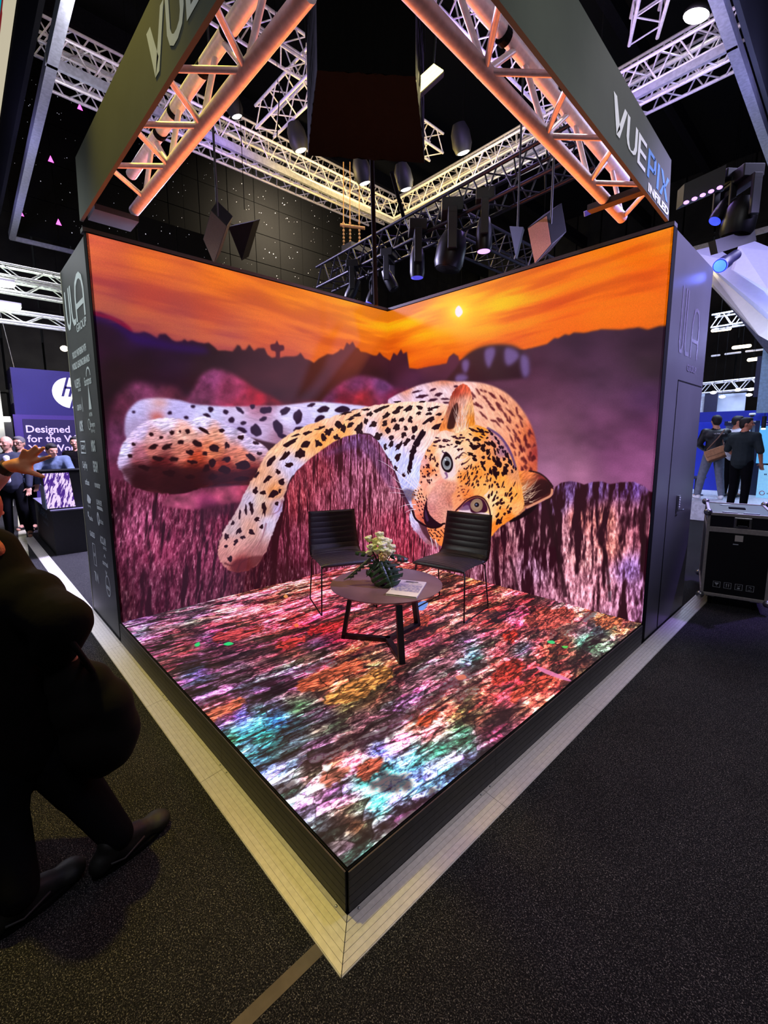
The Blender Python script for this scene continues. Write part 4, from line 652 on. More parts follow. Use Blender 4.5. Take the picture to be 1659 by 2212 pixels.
bp = N.new('ShaderNodeBump'); bp.inputs['Strength'].default_value = .9; bp.inputs['Distance'].default_value = .006; L.new(n1.outputs['Fac'], bp.inputs['Height']); L.new(bp.outputs['Normal'], b.inputs['Normal'])
M['carpet'] = m

# ================= the hall =================
def struct(o, label=None): o['kind'] = 'structure'; return tag(o, label)
struct(MB().box((-30, -16, G-.1), (16, 30, G)).build('floor', M['carpet']))
struct(MB().box((-30, -16, 14), (16, 30, 14.2)).build('ceiling', M['ceil']))
b_ = MB()                                                            # hall wall of tall dark panels with ledges
for y in np.arange(-7.6, 24, 1.15): b_.box((-16.1, y, G), (-15.98, y+1.08, 13.98))
for z in (3.4, 6.3, 9.4, 12.2): b_.box((-16.1, -8, z), (-15.9, 24, z+.09))
struct(b_.build('wall_back', M['drape']))
b_ = MB()
for x in np.arange(-14, 9, 1.3): b_.box((x, 22, G), (x+1.22, 22.1, 13.98))
for z in (4.2, 7.6, 11): b_.box((-14, 21.95, z), (9, 22.1, z+.09))
struct(b_.build('wall_side', M['drape']))
struct(MB().box((-22, -12, G), (-21.8, -.5, 6.2)).build('wall_left', M['hallw']))
struct(MB().box((-3, 24, G), (9, 24.2, 6.6)).build('wall_right', M['hallw']))
for k, x in enumerate(np.arange(-20, 10, 3.2)):
    tag(MB().box((x, -12, 12.2), (x+.25, 26, 12.7)).build('ceiling_beam', M['trussd']), 'dark steel beam under the hall ceiling', 'beam', 'steel beams under the hall ceiling')
# seam tape on the carpet
tp = on(690, 2050, 2, G); tq = on(470, 2262, 2, G)
d_ = (Vector(tq)-Vector(tp)).normalized(); n_ = Vector((-d_.y, d_.x, 0))*.026; a_ = Vector(tp)-d_*.05; q_ = Vector(tq)
tag(MB().prism([a_+n_+Vector((0, 0, .0005)), a_-n_+Vector((0, 0, .0005)), q_-n_+Vector((0, 0, .0005)), q_+n_+Vector((0, 0, .0005))], (0, 0, .0015)).build('floor_tape', M['tape']), 'brown strip of tape on the grey carpet leading to the stage corner', 'tape')

# ================= LED stage =================
wall_img, TPM, iw, ih = paint_wall(); floor_img, _, _, _ = paint_floor()
cut = int(D*TPM)
m_wl = screen_mat('leopard_picture_left', wall_img[:, :cut]); m_wr = screen_mat('leopard_picture_right', wall_img[:, cut:]); m_fl = screen_mat('bark_picture', floor_img)
def quad(name, pts, mt, parent):
    me = bpy.data.meshes.new(name); me.from_pydata([tuple(p) for p in pts], [], [(0, 1, 2, 3)]); me.materials.append(mt)
    uv = me.uv_layers.new(name='uv'); [setattr(uv.data[i], 'uv', c) for i, c in enumerate(((0, 0), (1, 0), (1, 1), (0, 1)))]
    o = bpy.data.objects.new(name, me); C.objects.link(o); o.parent = parent; return o
t = thing('led_floor', 'glowing LED floor showing colourful cracked tree bark', 'LED floor', (0, 0, 0))
MB().box((0, -D, G), (W, 0, -.004)).build('cabinet', M['matte'], t)
quad('screen', [(.0, -D+.006, .0), (W-.006, -D+.006, .0), (W-.006, 0, .0), (.0, 0, .0)], m_fl, t)
t = thing('led_wall', 'LED wall left of the corner showing leopard paws, foreleg and orange sunset', 'LED wall', (0, -D/2, 0))
MB().box((-.09, -D/2+.001, G+.02), (-.004, D/2+.08, H+.01)).build('cabinet', M['matte'], t)
quad('screen', [(.0, -D/2+.004, 0), (.0, D/2, 0), (.0, D/2, H), (.0, -D/2+.004, H)], m_wl, t)
t = thing('led_wall', 'LED wall right of the corner showing the leopard head and the setting sun', 'LED wall', (W/2, 0, 0))
MB().box((-W/2-.004, .004, G+.02), (W/2, .09, H+.01)).build('cabinet', M['matte'], t)
quad('screen', [(-W/2, -.0, 0), (W/2-.004, -.0, 0), (W/2-.004, -.0, H), (-W/2, -.0, H)], m_wr, t)

# deck edge boards and ramps, each length a piece of its own
def along(axis, a, b):
    """left run: along x on y=-D; right run: along y on x=W; returns mapping (run, out, z)->xyz"""
    return (lambda r, o, z: (r, -D-o, z)) if axis == 'L' else (lambda r, o, z: (W+o, r, z))
def kick(axis, a, b, label, mitre=0):
    f = along(axis, a, b); mb = MB(); n = 5; z0, z1 = -.006, -.198
    for k in range(n):
        za = z0+(z1-z0)*k/n; zb = z0+(z1-z0)*(k+1)/n+.0025
        e = mitre*.012
        mb.add([f(a, .001, za), f(b+e, .001 if not e else .013, za), f(b+e, .013, za), f(a, .013, za), f(a, .001, zb), f(b+e, .001 if not e else .013, zb), f(b+e, .013, zb), f(a, .013, zb)], [(0, 1, 2, 3), (4, 7, 6, 5), (0, 4, 5, 1), (1, 5, 6, 2), (2, 6, 7, 3), (3, 7, 4, 0)])
    mb.box(*[tuple(map(fn, zip(f(a, .0, z1), f(b, .006, z0)))) for fn in (min, max)])
    return tag(mb.build('edge_board', M['kick']), label, 'edge board', 'dark ribbed boards round the LED floor')
def ramp(axis, a, b, label, mitre=False, low=False):
    f = along(axis, a, b); mb = MB(); prof = [(.0145, -.196), (.034, -.194), (.036, -.1975)]
    for k in range(5):
        o0 = .037+k*.0245; z = -.1975-k*.0024
        prof += [(o0, z), (o0+.0225, z-.0018), (o0+.0228, z-.0038), (o0+.0242, z-.0038)]
    prof += [(.1615, G+.003), (.1625, G+.0005), (.0145, G+.0005)]
    s = 1 if axis == 'L' else -1; n = len(prof); vs = []
    g_ = .0012*s
    for r, e in ((a+g_, 0), (b-(0 if mitre else g_), 1)):
        for o, z in prof:
            rr = r
            if mitre and e: rr = r+s*(o-.0022)
            vs.append(f(rr, o, z))
    mb.add(vs, [tuple(range(n))[::-1], tuple(range(n, 2*n))]+[(i, (i+1) % n, n+(i+1) % n, n+i) for i in range(n)])
    t = empty('ramp_strip', (0, 0, 0)); tag(t, label, 'ramp', 'aluminium ramp strips round the stand')
    mb.build('plate', M['alu'], t)
    for q in (.04, .96):
        rr = a+(b-a)*q
        x, y, z = f(rr, .026, -.1935); MB().lathe([(.0055, 0), (.0055, .0015), (.003, .003), (0, .003)], (x, y, z), 10).build('screw', M['steel'], t, smooth=True)
    return t
# joints read from the photo
def runL(u, v): return float(on(u, v, 2, -.205)[0])
def runR(u, v): return float(on(u, v, 2, -.205)[1])
jl = [W, 2.32, 1.30, .06, -1.25, -2.75, -4.2, -5.5, -6.75]
lbl = ['yellow-lit ramp strip left of the near corner', 'yellow-lit ramp strip beside the bag of the passer-by', 'ramp strip in front of the left cabin end', 'ramp strip under the cabin with the logos', 'bright ramp strip just past the cabin with the logos', 'bluish-lit ramp strip before the black counter', 'ramp strip beside the black counter', 'farthest ramp strip beside the black counter']
for i in range(8): ramp('L', jl[i+1], jl[i], lbl[i], mitre=(i == 0))
jr = [-D, -2.62, -1.37, -.03, 1.3, 2.1]
lbl = ['silver ramp strip right of the near corner', 'silver ramp strip, second from the near corner', 'silver ramp strip in front of the right cabin end', 'ramp strip along the cabin with the door', 'violet-lit ramp strip by the flight case']
for i in range(5): ramp('R', jr[i+1], jr[i], lbl[i], mitre=(i == 0))
for i, (a, b) in enumerate(((2.28, W), (1.30, 2.28), (.0, 1.30))): kick('L', a, b-(.002 if i else 0), ['dark deck edge board left of the near corner', 'middle dark deck edge board on the left side', 'dark deck edge board next to the left cabin'][i])
for i, (a, b) in enumerate(((-D-.001, -2.5), (-2.5, -1.2), (-1.2, -.02))): kick('R', a, b-.002, ['dark deck edge board right of the near corner', 'middle dark deck edge board on the right side', 'dark deck edge board next to the right cabin'][i])

# ================= cabins behind the LED walls =================
cab = tag(MB().box((-1.26, -D, G+.02), (-.094, .1, H)).build('stand_cabin', M['panel']), 'dark cabin on the left bearing white partner logos', 'cabin')
MB().box((-1.275, -D-.004, G+.02), (-1.258, -D+.03, H)).build('edge_profile', mat('pale_edge', rgb(150, 150, 130), .5), cab, label='pale metal edge profile')
MB().box((-.1, -D-.001, G+.02), (-.0, -D+.02, H)).build('end_trim', M['matte'], cab)
YL = -D-.0015
def PL(u, v): p = on(u, v, 1, YL); return Vector(p)
lw = MB()
fu = lambda x, z: (x, YL-.002, z)
# big ULA letters
stroke(lw, [(-1.135, 3.27)]+[(-1.135, 3.03), (-1.12, 2.95), (-1.075, 2.905), (-1.01, 2.905), (-.965, 2.95), (-.95, 3.03)]+[(-.95, 3.27)], .052, fu)
stroke(lw, [(-.865, 3.27), (-.865, 3.03), (-.85, 2.95), (-.80, 2.905), (-.70, 2.905)], .052, fu)
stroke(lw, [(-.645, 2.885), (-.645, 3.12), (-.60, 3.22), (-.50, 3.265), (-.42, 3.265), (-.33, 3.22), (-.285, 3.12), (-.285, 2.885)], .055, fu)
stroke(lw, [(-.62, 3.02), (-.31, 3.02)], .05, fu)
def row(s, u0, v0, u1, v1, cap, bold=.02, sx=None, mb=None):
    a, b = PL(u0, v0), PL(u1, v1); writing(mb or lw, s, a, (1, 0, 0), Vector((0, 0, cap)), abs(b.x-a.x), bold)
row('GROUP', 167, 719, 187, 691, .075)
writing(lw, 'PROUDLY PARTNERING WITH', (-1.03, YL, 2.585), (1, 0, 0), (0, 0, .062), .66, .03); writing(lw, 'WORLD LEADING BRANDS', (-1.10, YL, 2.475), (1, 0, 0), (0, 0, .062), .83, .03)
def logo(s, uc, vc, w, h, bold=.02):
    p = PL(uc, vc); writing(lw, s, (p.x-w/2, YL, p.z-h/2), (1, 0, 0), (0, 0, h), w, bold); return p
def ring(p, r, w, n=20, a0=0, a1=2*math.pi, rz=1.):
    stroke(lw, [(p[0]+r*math.cos(a0+(a1-a0)*i/n), p[1]+r*rz*math.sin(a0+(a1-a0)*i/n)) for i in range(n+1)], w, fu)
p = logo('VUEPIX', 168, 828, .30, .085); writing(lw, 'INFILED', (p.x, YL, p.z-.085), (1, 0, 0), (0, 0, .026), .14, .02)
p = logo('Eurotruss', 190, 822, .30, .075); ring((p.x+.04, p.z+.03), .085, .02, a0=.1, a1=3.0)
p = logo('GRIVEN', 172, 880, .22, .055); stroke(lw, [(p.x+.14, p.z-.05), (p.x+.16, p.z+.09), (p.x+.18, p.z-.05)], .012, fu)
p = PL(194, 866); lw.add([fu(p.x-.06, p.z-.08), fu(p.x+.06, p.z-.08), fu(p.x, p.z+.17)], [(0, 1, 2)]); writing(lw, 'ARTERA', (p.x-.07, YL, p.z-.145), (1, 0, 0), (0, 0, .035), .14, .02)
logo('ACME', 176, 920, .17, .10, .04); p = logo('Showpro', 200, 916, .22, .05); ring((p.x-.14, p.z), .05, .012); writing(lw, 'lighting', (p.x-.08, YL, p.z-.075), (1, 0, 0), (0, 0, .03), .16, .0)
p = logo('SGM', 180, 966, .18, .045, .03); stroke(lw, [(p.x-.12, p.z-.06), (p.x+.12, p.z-.06), (p.x+.12, p.z+.06), (p.x-.12, p.z+.06)], .01, fu, closed=True)
logo('MDG', 202, 963, .17, .10, .05); logo('ClayPaky', 184, 1004, .24, .07); logo('ESGM', 207, 1008, .20, .10, .04)
logo('artfaces', 189, 1041, .20, .06, .03); p = logo('novastar', 211, 1047, .24, .06, .03)
p = PL(192, 1077); lw.add([fu(p.x-.09, p.z-.03), fu(p.x-.03, p.z-.055), fu(p.x+.08, p.z-.045), fu(p.x+.11, p.z), fu(p.x+.04, p.z+.03), fu(p.x-.05, p.z+.045)], [(0, 1, 2, 3, 4, 5)]); writing(lw, 'lighting', (p.x-.07, YL, p.z-.09), (1, 0, 0), (0, 0, .024), .14, 0)
p = logo('LUMINEX', 215, 1086, .24, .05, .04); lw.add([fu(p.x-.12, p.z-.075), fu(p.x+.13, p.z-.075), fu(p.x+.10, p.z-.04), fu(p.x-.12, p.z-.04)], [(0, 1, 2, 3)])
p = logo('madrix', 197, 1119, .18, .05); ring((p.x-.12, p.z+.03), .022, .02); p = logo('artistica', 219, 1126, .18, .05); ring((p.x-.12, p.z+.01), .035, .03, rz=1.6)
logo('GLASSLED', 200, 1154, .24, .055, .03); p = logo('ACCLAIM', 223, 1168, .24, .075, .03); writing(lw, 'LIGHTING', (p.x-.02, YL, p.z-.085), (1, 0, 0), (0, 0, .03), .14, .02)
p = PL(205, 1198); stroke(lw, [(p.x-.06, p.z-.12), (p.x+.05, p.z-.12), (p.x+.05, p.z+.12), (p.x-.06, p.z+.12)], .008, fu, closed=True); writing(lw, 'LW', (p.x-.04, YL, p.z-.02), (1, 0, 0), (0, 0, .04), .07, .02)
p = logo('surreal', 228, 1217, .22, .05, .03)
for dz in (.06, -.08): stroke(lw, [(p.x-.03, p.z+dz), (p.x, p.z+dz*1.5), (p.x+.03, p.z+dz)], .014, fu)
p = PL(209, 1247); stroke(lw, [(p.x-.09, p.z+.05), (p.x-.03, p.z+.05), (p.x-.06, p.z-.05)], .016, fu); stroke(lw, [(p.x-.01, p.z-.05), (p.x+.01, p.z+.05), (p.x+.04, p.z-.02), (p.x+.07, p.z+.05), (p.x+.09, p.z-.05)], .016, fu)
p = logo('ama', 234, 1268, .13, .05, .04); ring((p.x, p.z+.01), .085, .016, rz=1.25)
lw.build('lettering', M['grey'], cab, label='pale partner logos in two columns under three big letters')

cab2 = tag(MB().box((-.094, .094, G+.02), (W, 1.42, H)).build('stand_cabin', M['panelr']), 'dark cabin on the right with a locked door and lavender light', 'cabin')
XR = W+.002
MB().box((W-.02, -.0, G+.02), (W+.0008, .1, H)).build('end_trim', M['matte'], cab2)
dr = tag(MB().box((W-.01, .50, G+.03), (XR, 1.36, 2.28)).build('door_1', M['panelr']), 'flush dark door in the right cabin with a keypad lock', 'door', kind='structure')
MB().box((XR-.001, .49, 2.28), (XR+.002, 1.37, 2.292)).box((XR-.001, .485, G+.03), (XR+.0015, .495, 2.29)).build('door_gap', M['matte'], dr)
lk = on(1462, 1087, 0, W)
kp = MB().box((XR, lk[1]-.028, lk[2]-.085), (XR+.022, lk[1]+.022, lk[2]+.085)).build('keypad_lock', M['steel'], dr, bevel=.004)
kb = MB()
for i in range(5):
    for j in range(2): kb.lathe([(.006, 0), (.006, .004), (0, .004)], (XR+.022, lk[1]-.012+j*.02, lk[2]+.06-i*.024), 8, Matrix.Rotation(math.pi/2, 3, 'Y'))
kb.build('key_button', M['white'], kp); MB().tube((XR+.02, lk[1]+.0, lk[2]-.065), (XR+.055, lk[1]+.0, lk[2]-.065), .007).tube((XR+.05, lk[1]-.01, lk[2]-.065), (XR+.05, lk[1]+.06, lk[2]-.065), .006).build('lever', M['steel'], kp)
lr = MB(); fr = lambda y, z: (XR+.001, y, z)
stroke(lr, [(.42, 3.12), (.42, 2.62), (.45, 2.55), (.50, 2.55), (.53, 2.62), (.53, 3.12)], .035, fr); stroke(lr, [(.60, 3.12), (.60, 2.62), (.64, 2.55), (.76, 2.55)], .035, fr)
stroke(lr, [(.82, 2.53), (.82, 2.85), (.87, 2.98), (.94, 3.0), (1.01, 2.98), (1.06, 2.85), (1.06, 2.53)], .035, fr); stroke(lr, [(.84, 2.70), (1.04, 2.70)], .035, fr)
writing(lr, 'GROUP', (XR, .74, 2.40), (0, 1, 0), (0, 0, .06), .34, .02)
lr.build('lettering', mat('gloss_vinyl', rgb(110, 106, 118), .25), cab2, label='faint glossy letters')

# ================= fascia boards with the lettering =================
fz0, fz1 = 3.585, 4.02
fl = tag(MB().prism([(-.05, -D, 3.600), (W+.02, -D, 3.530), (W+.02, -D, 3.965), (.0, -D, 4.075)], (0, -.025, 0)).build('fascia_board', M['fascia']), 'grey-green fascia board over the left stage edge with a cropped white word', 'fascia board')
fr_ = tag(MB().prism([(W, -D, 3.640), (W, -.24, 3.462), (W, -.29, 3.885), (W, -D, 4.13)], (.025, 0, 0)).build('fascia_board', M['fascia']), 'dark fascia board over the right stage edge with white and blue capitals', 'fascia board')
def vuepix(white, blue, x0, z0, h, s, fn):
    """letters in word units: s metres per unit of width"""
    def P(mb, pts): mb.add([fn(x0+x*s, z0+z*h) for x, z in pts], [tuple(range(len(pts)))])
    P(white, [(0, 1), (.105, 1), (.26, .26), (.155, 0)]); P(white, [(.155, 0), (.26, 0.0), (.46, 1), (.37, 1)])
    stroke(white, [(.52*s, h), (.52*s, .34*h), (.56*s, .16*h), (.62*s, .08*h), (.70*s, .08*h), (.78*s, .16*h), (.82*s, .34*h), (.82*s, h)], .045, lambda x, z: fn(x0+x, z0+z))
    for zz in (0, .43, .86): P(white, [(.985, zz), (1.22, zz), (1.22, zz+.14), (.985, zz+.14)])
    P(white, [(.90, 0), (.985, 0), (.985, 1), (.90, 1)])
    P(blue, [(1.30, 0), (1.39, 0), (1.39, 1), (1.30, 1)]); P(blue, [(1.39, .86), (1.60, .86), (1.60, 1), (1.39, 1)]); P(blue, [(1.39, .36), (1.60, .36), (1.60, .50), (1.39, .50)]); P(blue, [(1.56, .36), (1.65, .42), (1.65, .94), (1.56, 1)])
    P(blue, [(1.72, 0), (1.81, 0), (1.81, 1), (1.72, 1)]); P(blue, [(1.86, 1), (1.97, 1), (2.28, 0), (2.17, 0)]); P(blue, [(2.17, 1), (2.28, 1), (2.125, .5), (2.07, .32)]); P(blue, [(2.07, .68), (2.015, .5), (1.86, 0), (1.97, 0)])
wm, bm_ = MB(), MB(); vuepix(wm, bm_, -1.46, 0., 1., .505, lambda y, z: (W+.0275, y, (3.614-.045*(y+1.309))*(1-z)+(3.822-.078*(y+1.459))*z))
writing(wm, 'INFILED', (W+.0265, -.765, 3.506), (0, 1, -.045), (0, 0, .052), .49, .04)
fr_.data = fr_.data; wm.build('lettering', M['white'], fr_, label='white capital letters'); bm_.build('lettering', M['blue'], fr_, label='blue capital letters')
wm, bm_ = MB(), MB(); vuepix(wm, bm_, 1.885, 3.645, .255, .60, lambda x, z: (x, -D-.0275, z))
wm.build('lettering', M['grey'], fl, label='pale grey letters of the cropped word'); bm_.build('lettering', M['blue'], fl, label='blue letters outside the picture')
# dark header over the LED walls and the beam under the truss ends
tag(MB().box((-.09, -D-.02, H+.012), (-.002, .0, H+.045)).build('header_rail', M['black']), 'thin black rail on top of the left LED wall', 'rail')
tag(MB().box((.0, .002, H+.012), (W, .09, H+.045)).build('header_rail', M['black']), 'thin black rail on top of the right LED wall', 'rail')

# ================= trusses =================
def box_truss(name, label, cat, a, b, up, side, w, h, rc, rb, bay, mt, group=None, braces_one=False, sides='bifo', off=0., thin=None):
    """box truss from a to b (the lower chord on this side); side/up unit vectors; w across, h high; chords and braces are its parts"""
    a, b, up, side = Vector(a), Vector(b), Vector(up), Vector(side); d = (b-a); Ln = d.length; d.normalize()
    root = tag(empty(name, a), label, cat, group); T = lambda p: tuple(p-a)
    cor = [Vector((0, 0, 0)), side*w, up*h, side*w+up*h]
    for ci, c in enumerate(cor): autosmooth(MB().tube(T(a+c), T(b+c), rc if ci != 1 or not thin else thin, n=14).build('chord', mt, root))
    n = max(1, round((Ln-off)/bay)); one = MB(); a_ = a+d*off; L_ = Ln-off
    faces = {'b': (0, 1), 't': (2, 3), 'i': (0, 2), 'o': (1, 3)}
    for fc in sides:
        if fc not in faces: continue
        c0, c1 = cor[faces[fc][0]], cor[faces[fc][1]]
        for k in range(n):
            p0 = a_+d*L_*k/n; p1 = a_+d*L_*(k+.5)/n; p2 = a_+d*L_*(k+1)/n
            segs = [(p0+c0, p1+c1-d*.03), (p1+c1+d*.03, p2+c0)]
            for s0, s1 in segs:
                if braces_one: one.tube(T(s0), T(s1), rb, n=6)
                else: autosmooth(MB().tube(T(s0), T(s1), rb, n=10).build('brace', mt, root))
    if braces_one: one.build('lattice', mt, root)
    return root
tl = box_truss('box_truss', 'large aluminium truss behind the left fascia board, lit orange from below', 'truss', (.20, -D+.34, 3.71), (2.87, -D+.34, 3.70), (0, 0, 1), (0, -1, 0), .30, .29, .043, .018, .62, M['truss'], 'stage canopy trusses', off=.30, thin=.015)
tr = box_truss('box_truss', 'large aluminium truss behind the right fascia board, lit orange from below', 'truss', (W-.34, -.22, 3.61), (W-.34, -2.95, 3.76), (0, 0, 1), (1, 0, 0), .30, .29, .043, .018, .62, M['truss'], 'stage canopy trusses', thin=.015)
def strap(par, p, r):
    o = MB().tube(Vector(p)-Vector((.022, 0, 0)), Vector(p)+Vector((.022, 0, 0)), r, n=16).build('strap', M['matte'], par); return o
for x in (.95, 1.25, 1.75, 2.1): strap(tl, Vector((x, -D+.34, 3.99))-tl.location, .047)
for y in (-1.0, -1.5, -2.1):
    MB().tube(Vector((W-.34, y-.022, 3.985))-tr.location, Vector((W-.34, y+.022, 3.985))-tr.location, .047, n=16).build('strap', M['matte'], tr)
tag(MB().box((-.02, -D+.03, 3.615), (.24, -D+.36, 3.66)).build('end_bracket', M['black']), 'black bracket under the left truss end above the LED wall', 'bracket')
tag(MB().box((3.0, -.62, 3.585), (W-.005, -.54, 3.63)).build('cross_strap', M['black']), 'black strap crossing under the right truss near its far end', 'strap')

def skirt(a, b, h, label, nrm, th=.06):
    a, b = Vector(a), Vector(b); n = Vector(nrm)*th
    return tag(MB().prism([a, b, b+Vector((0, 0, h)), a+Vector((0, 0, h))], n).build('truss_skirt', M['skirt']), label, 'trim strip', 'silver strips under the high trusses')
far = [('high truss running to the back left of the hall, lit yellow', (-3.80, 3.9, 7.12), (-3.80, -3.0, 7.12), (-1, 0, 0)),
       ('high truss running to the right along the back, lit violet', (-3.8, 3.86, 7.12), (3.0, 3.70, 7.12), (0, 1, 0)),
       ('second high truss set back behind the left one', (-4.7, 4.9, 7.9), (-4.7, -3.0, 7.9), (-1, 0, 0)),
       ('second high truss set back behind the right one', (-4.6, 4.9, 7.9), (2.6, 4.7, 7.9), (0, 1, 0)),
       ('short high truss crossing beside the yellow flood lamp', (.6, 3.7, 7.5), (.6, -1.2, 7.5), (-1, 0, 0)),
       ('violet-lit high truss crossing above the left truss end', (-3.8, .2, 7.6), (.4, .2, 7.6), (0, 1, 0)),
       ('dark high truss crossing over the black hanging box', (-2.2, -1.2, 7.9), (-2.2, 3.8, 7.9), (-1, 0, 0)),
       ('high truss above the right fascia board', (1.6, 3.7, 7.8), (3.0, 1.0, 7.8), (.9, .45, 0))]
for lb, a, b, s_ in far: box_truss('high_truss', lb, 'truss', a, b, (0, 0, 1), s_, .38, .38, .026, .012, .5, M['truss'], 'high trusses under the ceiling', True, 'bito')
box_truss('high_truss', 'yellow-lit high truss just behind the lowest back left one', 'truss', (-4.5, 4.0, 7.35), (-4.5, -2.9, 7.35), (0, 0, 1), (-1, 0, 0), .38, .38, .026, .012, .5, M['truss'], 'high trusses under the ceiling', True, 'bito')
box_truss('high_truss', 'violet-lit high truss just behind the lowest back right one', 'truss', (-3.8, 4.5, 7.35), (2.9, 4.4, 7.35), (0, 0, 1), (0, 1, 0), .38, .38, .026, .012, .5, M['truss'], 'high trusses under the ceiling', True, 'bito')
skirt((-3.83, 3.89, 7), (-3.70, -3.1, 7), .13, 'silver strip under the back left high truss', (-1, 0, 0)); skirt((-3.83, 3.89, 7), (3.02, 3.67, 7), .11, 'silver strip under the back right high truss', (0, 1, 0))
skirt((-11.3, -2.98, 7), (4.5, -3.2, 7), .17, 'bluish silver strip crossing the upper left picture corner', (0, 1, 0), .13); skirt((3.03, 1.0, 7), (3.02, 12, 7), .17, 'bluish silver strip crossing the upper right picture corner', (-1, 0, 0), .13)
skirt((-11.3, -2.96, 7), (-11.3, 9, 7), .11, 'violet silver strip under the panels behind the left cabin', (-1, 0, 0)); skirt((-6, 11.6, 7), (6, 11.1, 7), .14, 'silver strip far behind the right cabin', (0, 1, 0))
# hanging banner fascias of the neighbours
bn = tag(MB().box((-11.3, -3.26, 7.14), (4.5, -3.2, 8.05)).build('hanging_banner', M['matte']), 'black hanging banner with a bright LED picture at the upper left', 'banner')
arr = np.zeros((64, 512, 3), np.float32); yy, xx = np.mgrid[0:64, 0:512]; arr[:] = (.80, .76, .66)
wv = np.sin(xx/9.+np.sin(yy/13.)*2)*.5+.5; arr[:, :110] = np.stack([.52+.1*wv, .40+.1*wv, .30+.08*wv], -1)[:, :110]
rr_ = ((xx-165)/60.)**2+((yy-10)/30.)**2; arr[rr_ < 1.25] = (.45, .10, .12); arr[rr_ < 1] = (.02, .62, .70)
quad('screen', [(-11.3, -3.27, 8.06), (4.5, -3.27, 8.06), (4.5, -3.27, 10.4), (-11.3, -3.27, 10.4)], screen_mat('banner_picture', arr, .9), bn)
tag(MB().box((3.06, 1.0, 7.14), (3.12, 12, 9.2)).build('hanging_banner', M['panel']), 'dark grey hanging banner at the upper right picture edge', 'banner')
# the backs of hanging LED panels, with small lights
V3_ = lambda u, v, d: Vector(at(u, v, d))
def led_back(label, org, ex, ez, nx, nz, seed, mags):
    rnd = random.Random(seed); ex, ez, org = Vector(ex), Vector(ez), Vector(org); n = ex.cross(ez).normalized()
    root = tag(empty('led_panel_back', org), label, 'LED panel'); mb = MB(); g = .012
    for i in range(nx):
        for j in range(nz):
            a = ex*(i+g)+ez*(j+g); mb.prism([a, a+ex*(1-2*g), a+ex*(1-2*g)+ez*(1-2*g), a+ez*(1-2*g)], n*.05)
            c = a+ex*.5+ez*.5; mb.prism([c-ex*.2-ez*.16-n*.05, c+ex*.2-ez*.16-n*.05, c+ex*.2+ez*.2-n*.05, c-ex*.2+ez*.2-n*.05], n*.05)
    mb.build('cabinet', M['matte'], root)
    dm = MB(); mg = MB()
    for i in range(nx):
        for j in range(nz):
            for k in range(6):
                c = ex*(i+.15+.7*rnd.random())+ez*(j+.1+.8*rnd.random())+n*.062; e = .009+.016*rnd.random()**3
                dm.prism([c, c+Vector((0, 0, e)), c+ex.normalized()*e*.8+Vector((0, 0, e)), c+ex.normalized()*e*.8], n*.002)
    for (i, j) in mags:
        c = ex*i+ez*j+n*.062; mg.prism([c, c+ex.normalized()*.13, c+ex.normalized()*.065+Vector((0, 0, .16))], n*.004)
    dm.build('status_light', M['lampd'], root); mg.build('status_light', M['lampm'], root, label='magenta status light'); return root
led_back('black backs of hanging LED panels with magenta lights behind the left fascia', (-11.2, -2.9, 7.15), (0, 1, 0), (0, 0, 1), 12, 6, 3, [(float(on(u, v, 0, -11.2)[1])+2.9, float(on(u, v, 0, -11.2)[2])-7.15) for u, v in ((84, 202), (166, 237), (103, 350), (38, 466), (120, 486))])
led_back('dark panels with faint lights above the left LED wall', tuple(V3_(300, 540, 11)), (0, .9, 0), (0, 0, .8), 2, 1, 5, [])
# ================= the second, dark truss line with moving heads =================
box_truss('dark_truss', 'black lighting truss above the back corner carrying moving heads', 'truss', (-3.1, 1.02, 4.75), (2.2, .96, 4.95), (0, 0, 1), (0, 1, 0), .38, .38, .025, .012, .45, M['trussd'], 'black trusses behind the LED walls', True, 'bito')
box_truss('dark_truss', 'black truss leading back behind the right LED wall', 'truss', (-.55, 1.3, 4.95), (-.45, 4.6, 4.95), (0, 0, 1), (1, 0, 0), .5, .4, .025, .012, .5, M['trussd'], 'black trusses behind the LED walls', True, 'bito')
box_truss('dark_truss', 'black truss low behind the corner of the LED walls', 'truss', (-3.1, 4.4, 4.9), (.4, 4.8, 4.9), (0, 0, 1), (0, 1, 0), .4, .35, .025, .012, .5, M['truss'], 'black trusses behind the LED walls', True, 'bito')
def moving_head(label, p, s=1., tilt=0, yaw=0, lensm=None, big=False):
    p = p-Matrix.Rotation(yaw, 3, 'Z') @ (Matrix.Rotation(tilt, 3, 'X') @ Vector((0, 0, -.22*s))+Vector((0, 0, -.06*s)))
    t = thing('moving_head_light', label, 'stage light', p, yaw, 'moving head lights')
    MB().box((-.15*s, -.12*s, .30*s), (.15*s, .12*s, .44*s)).build('base', M['black'], t, bevel=.012)
    y = MB(); w = .2*s if big else .15*s
    for q in (-1, 1): y.box((q*w-.02*s, -.05*s, -.12*s), (q*w+.02*s, .05*s, .26*s))
    y.box((-w-.02*s, -.05*s, .24*s), (w+.02*s, .05*s, .31*s)); y.build('yoke', M['black'], t, bevel=.008)
    R = Matrix.Rotation(tilt, 3, 'X'); r = .17*s if big else .105*s
    h = MB().lathe([(0, .18*s), (r*.7, .18*s), (r*.95, .08*s), (r, 0), (r, -.16*s), (r*.86, -.22*s)], (0, 0, -.06*s), 20, R).build('head', M['blackmetal'], t); autosmooth(h, .6)
    MB().lathe([(0, -.212*s), (r*.8, -.212*s), (r*.8, -.222*s), (0, -.226*s)], (0, 0, -.06*s), 20, R).build('lens', lensm or M['blackmetal'], h, smooth=True)
    return t
V3 = lambda u, v, d: Vector(at(u, v, d))
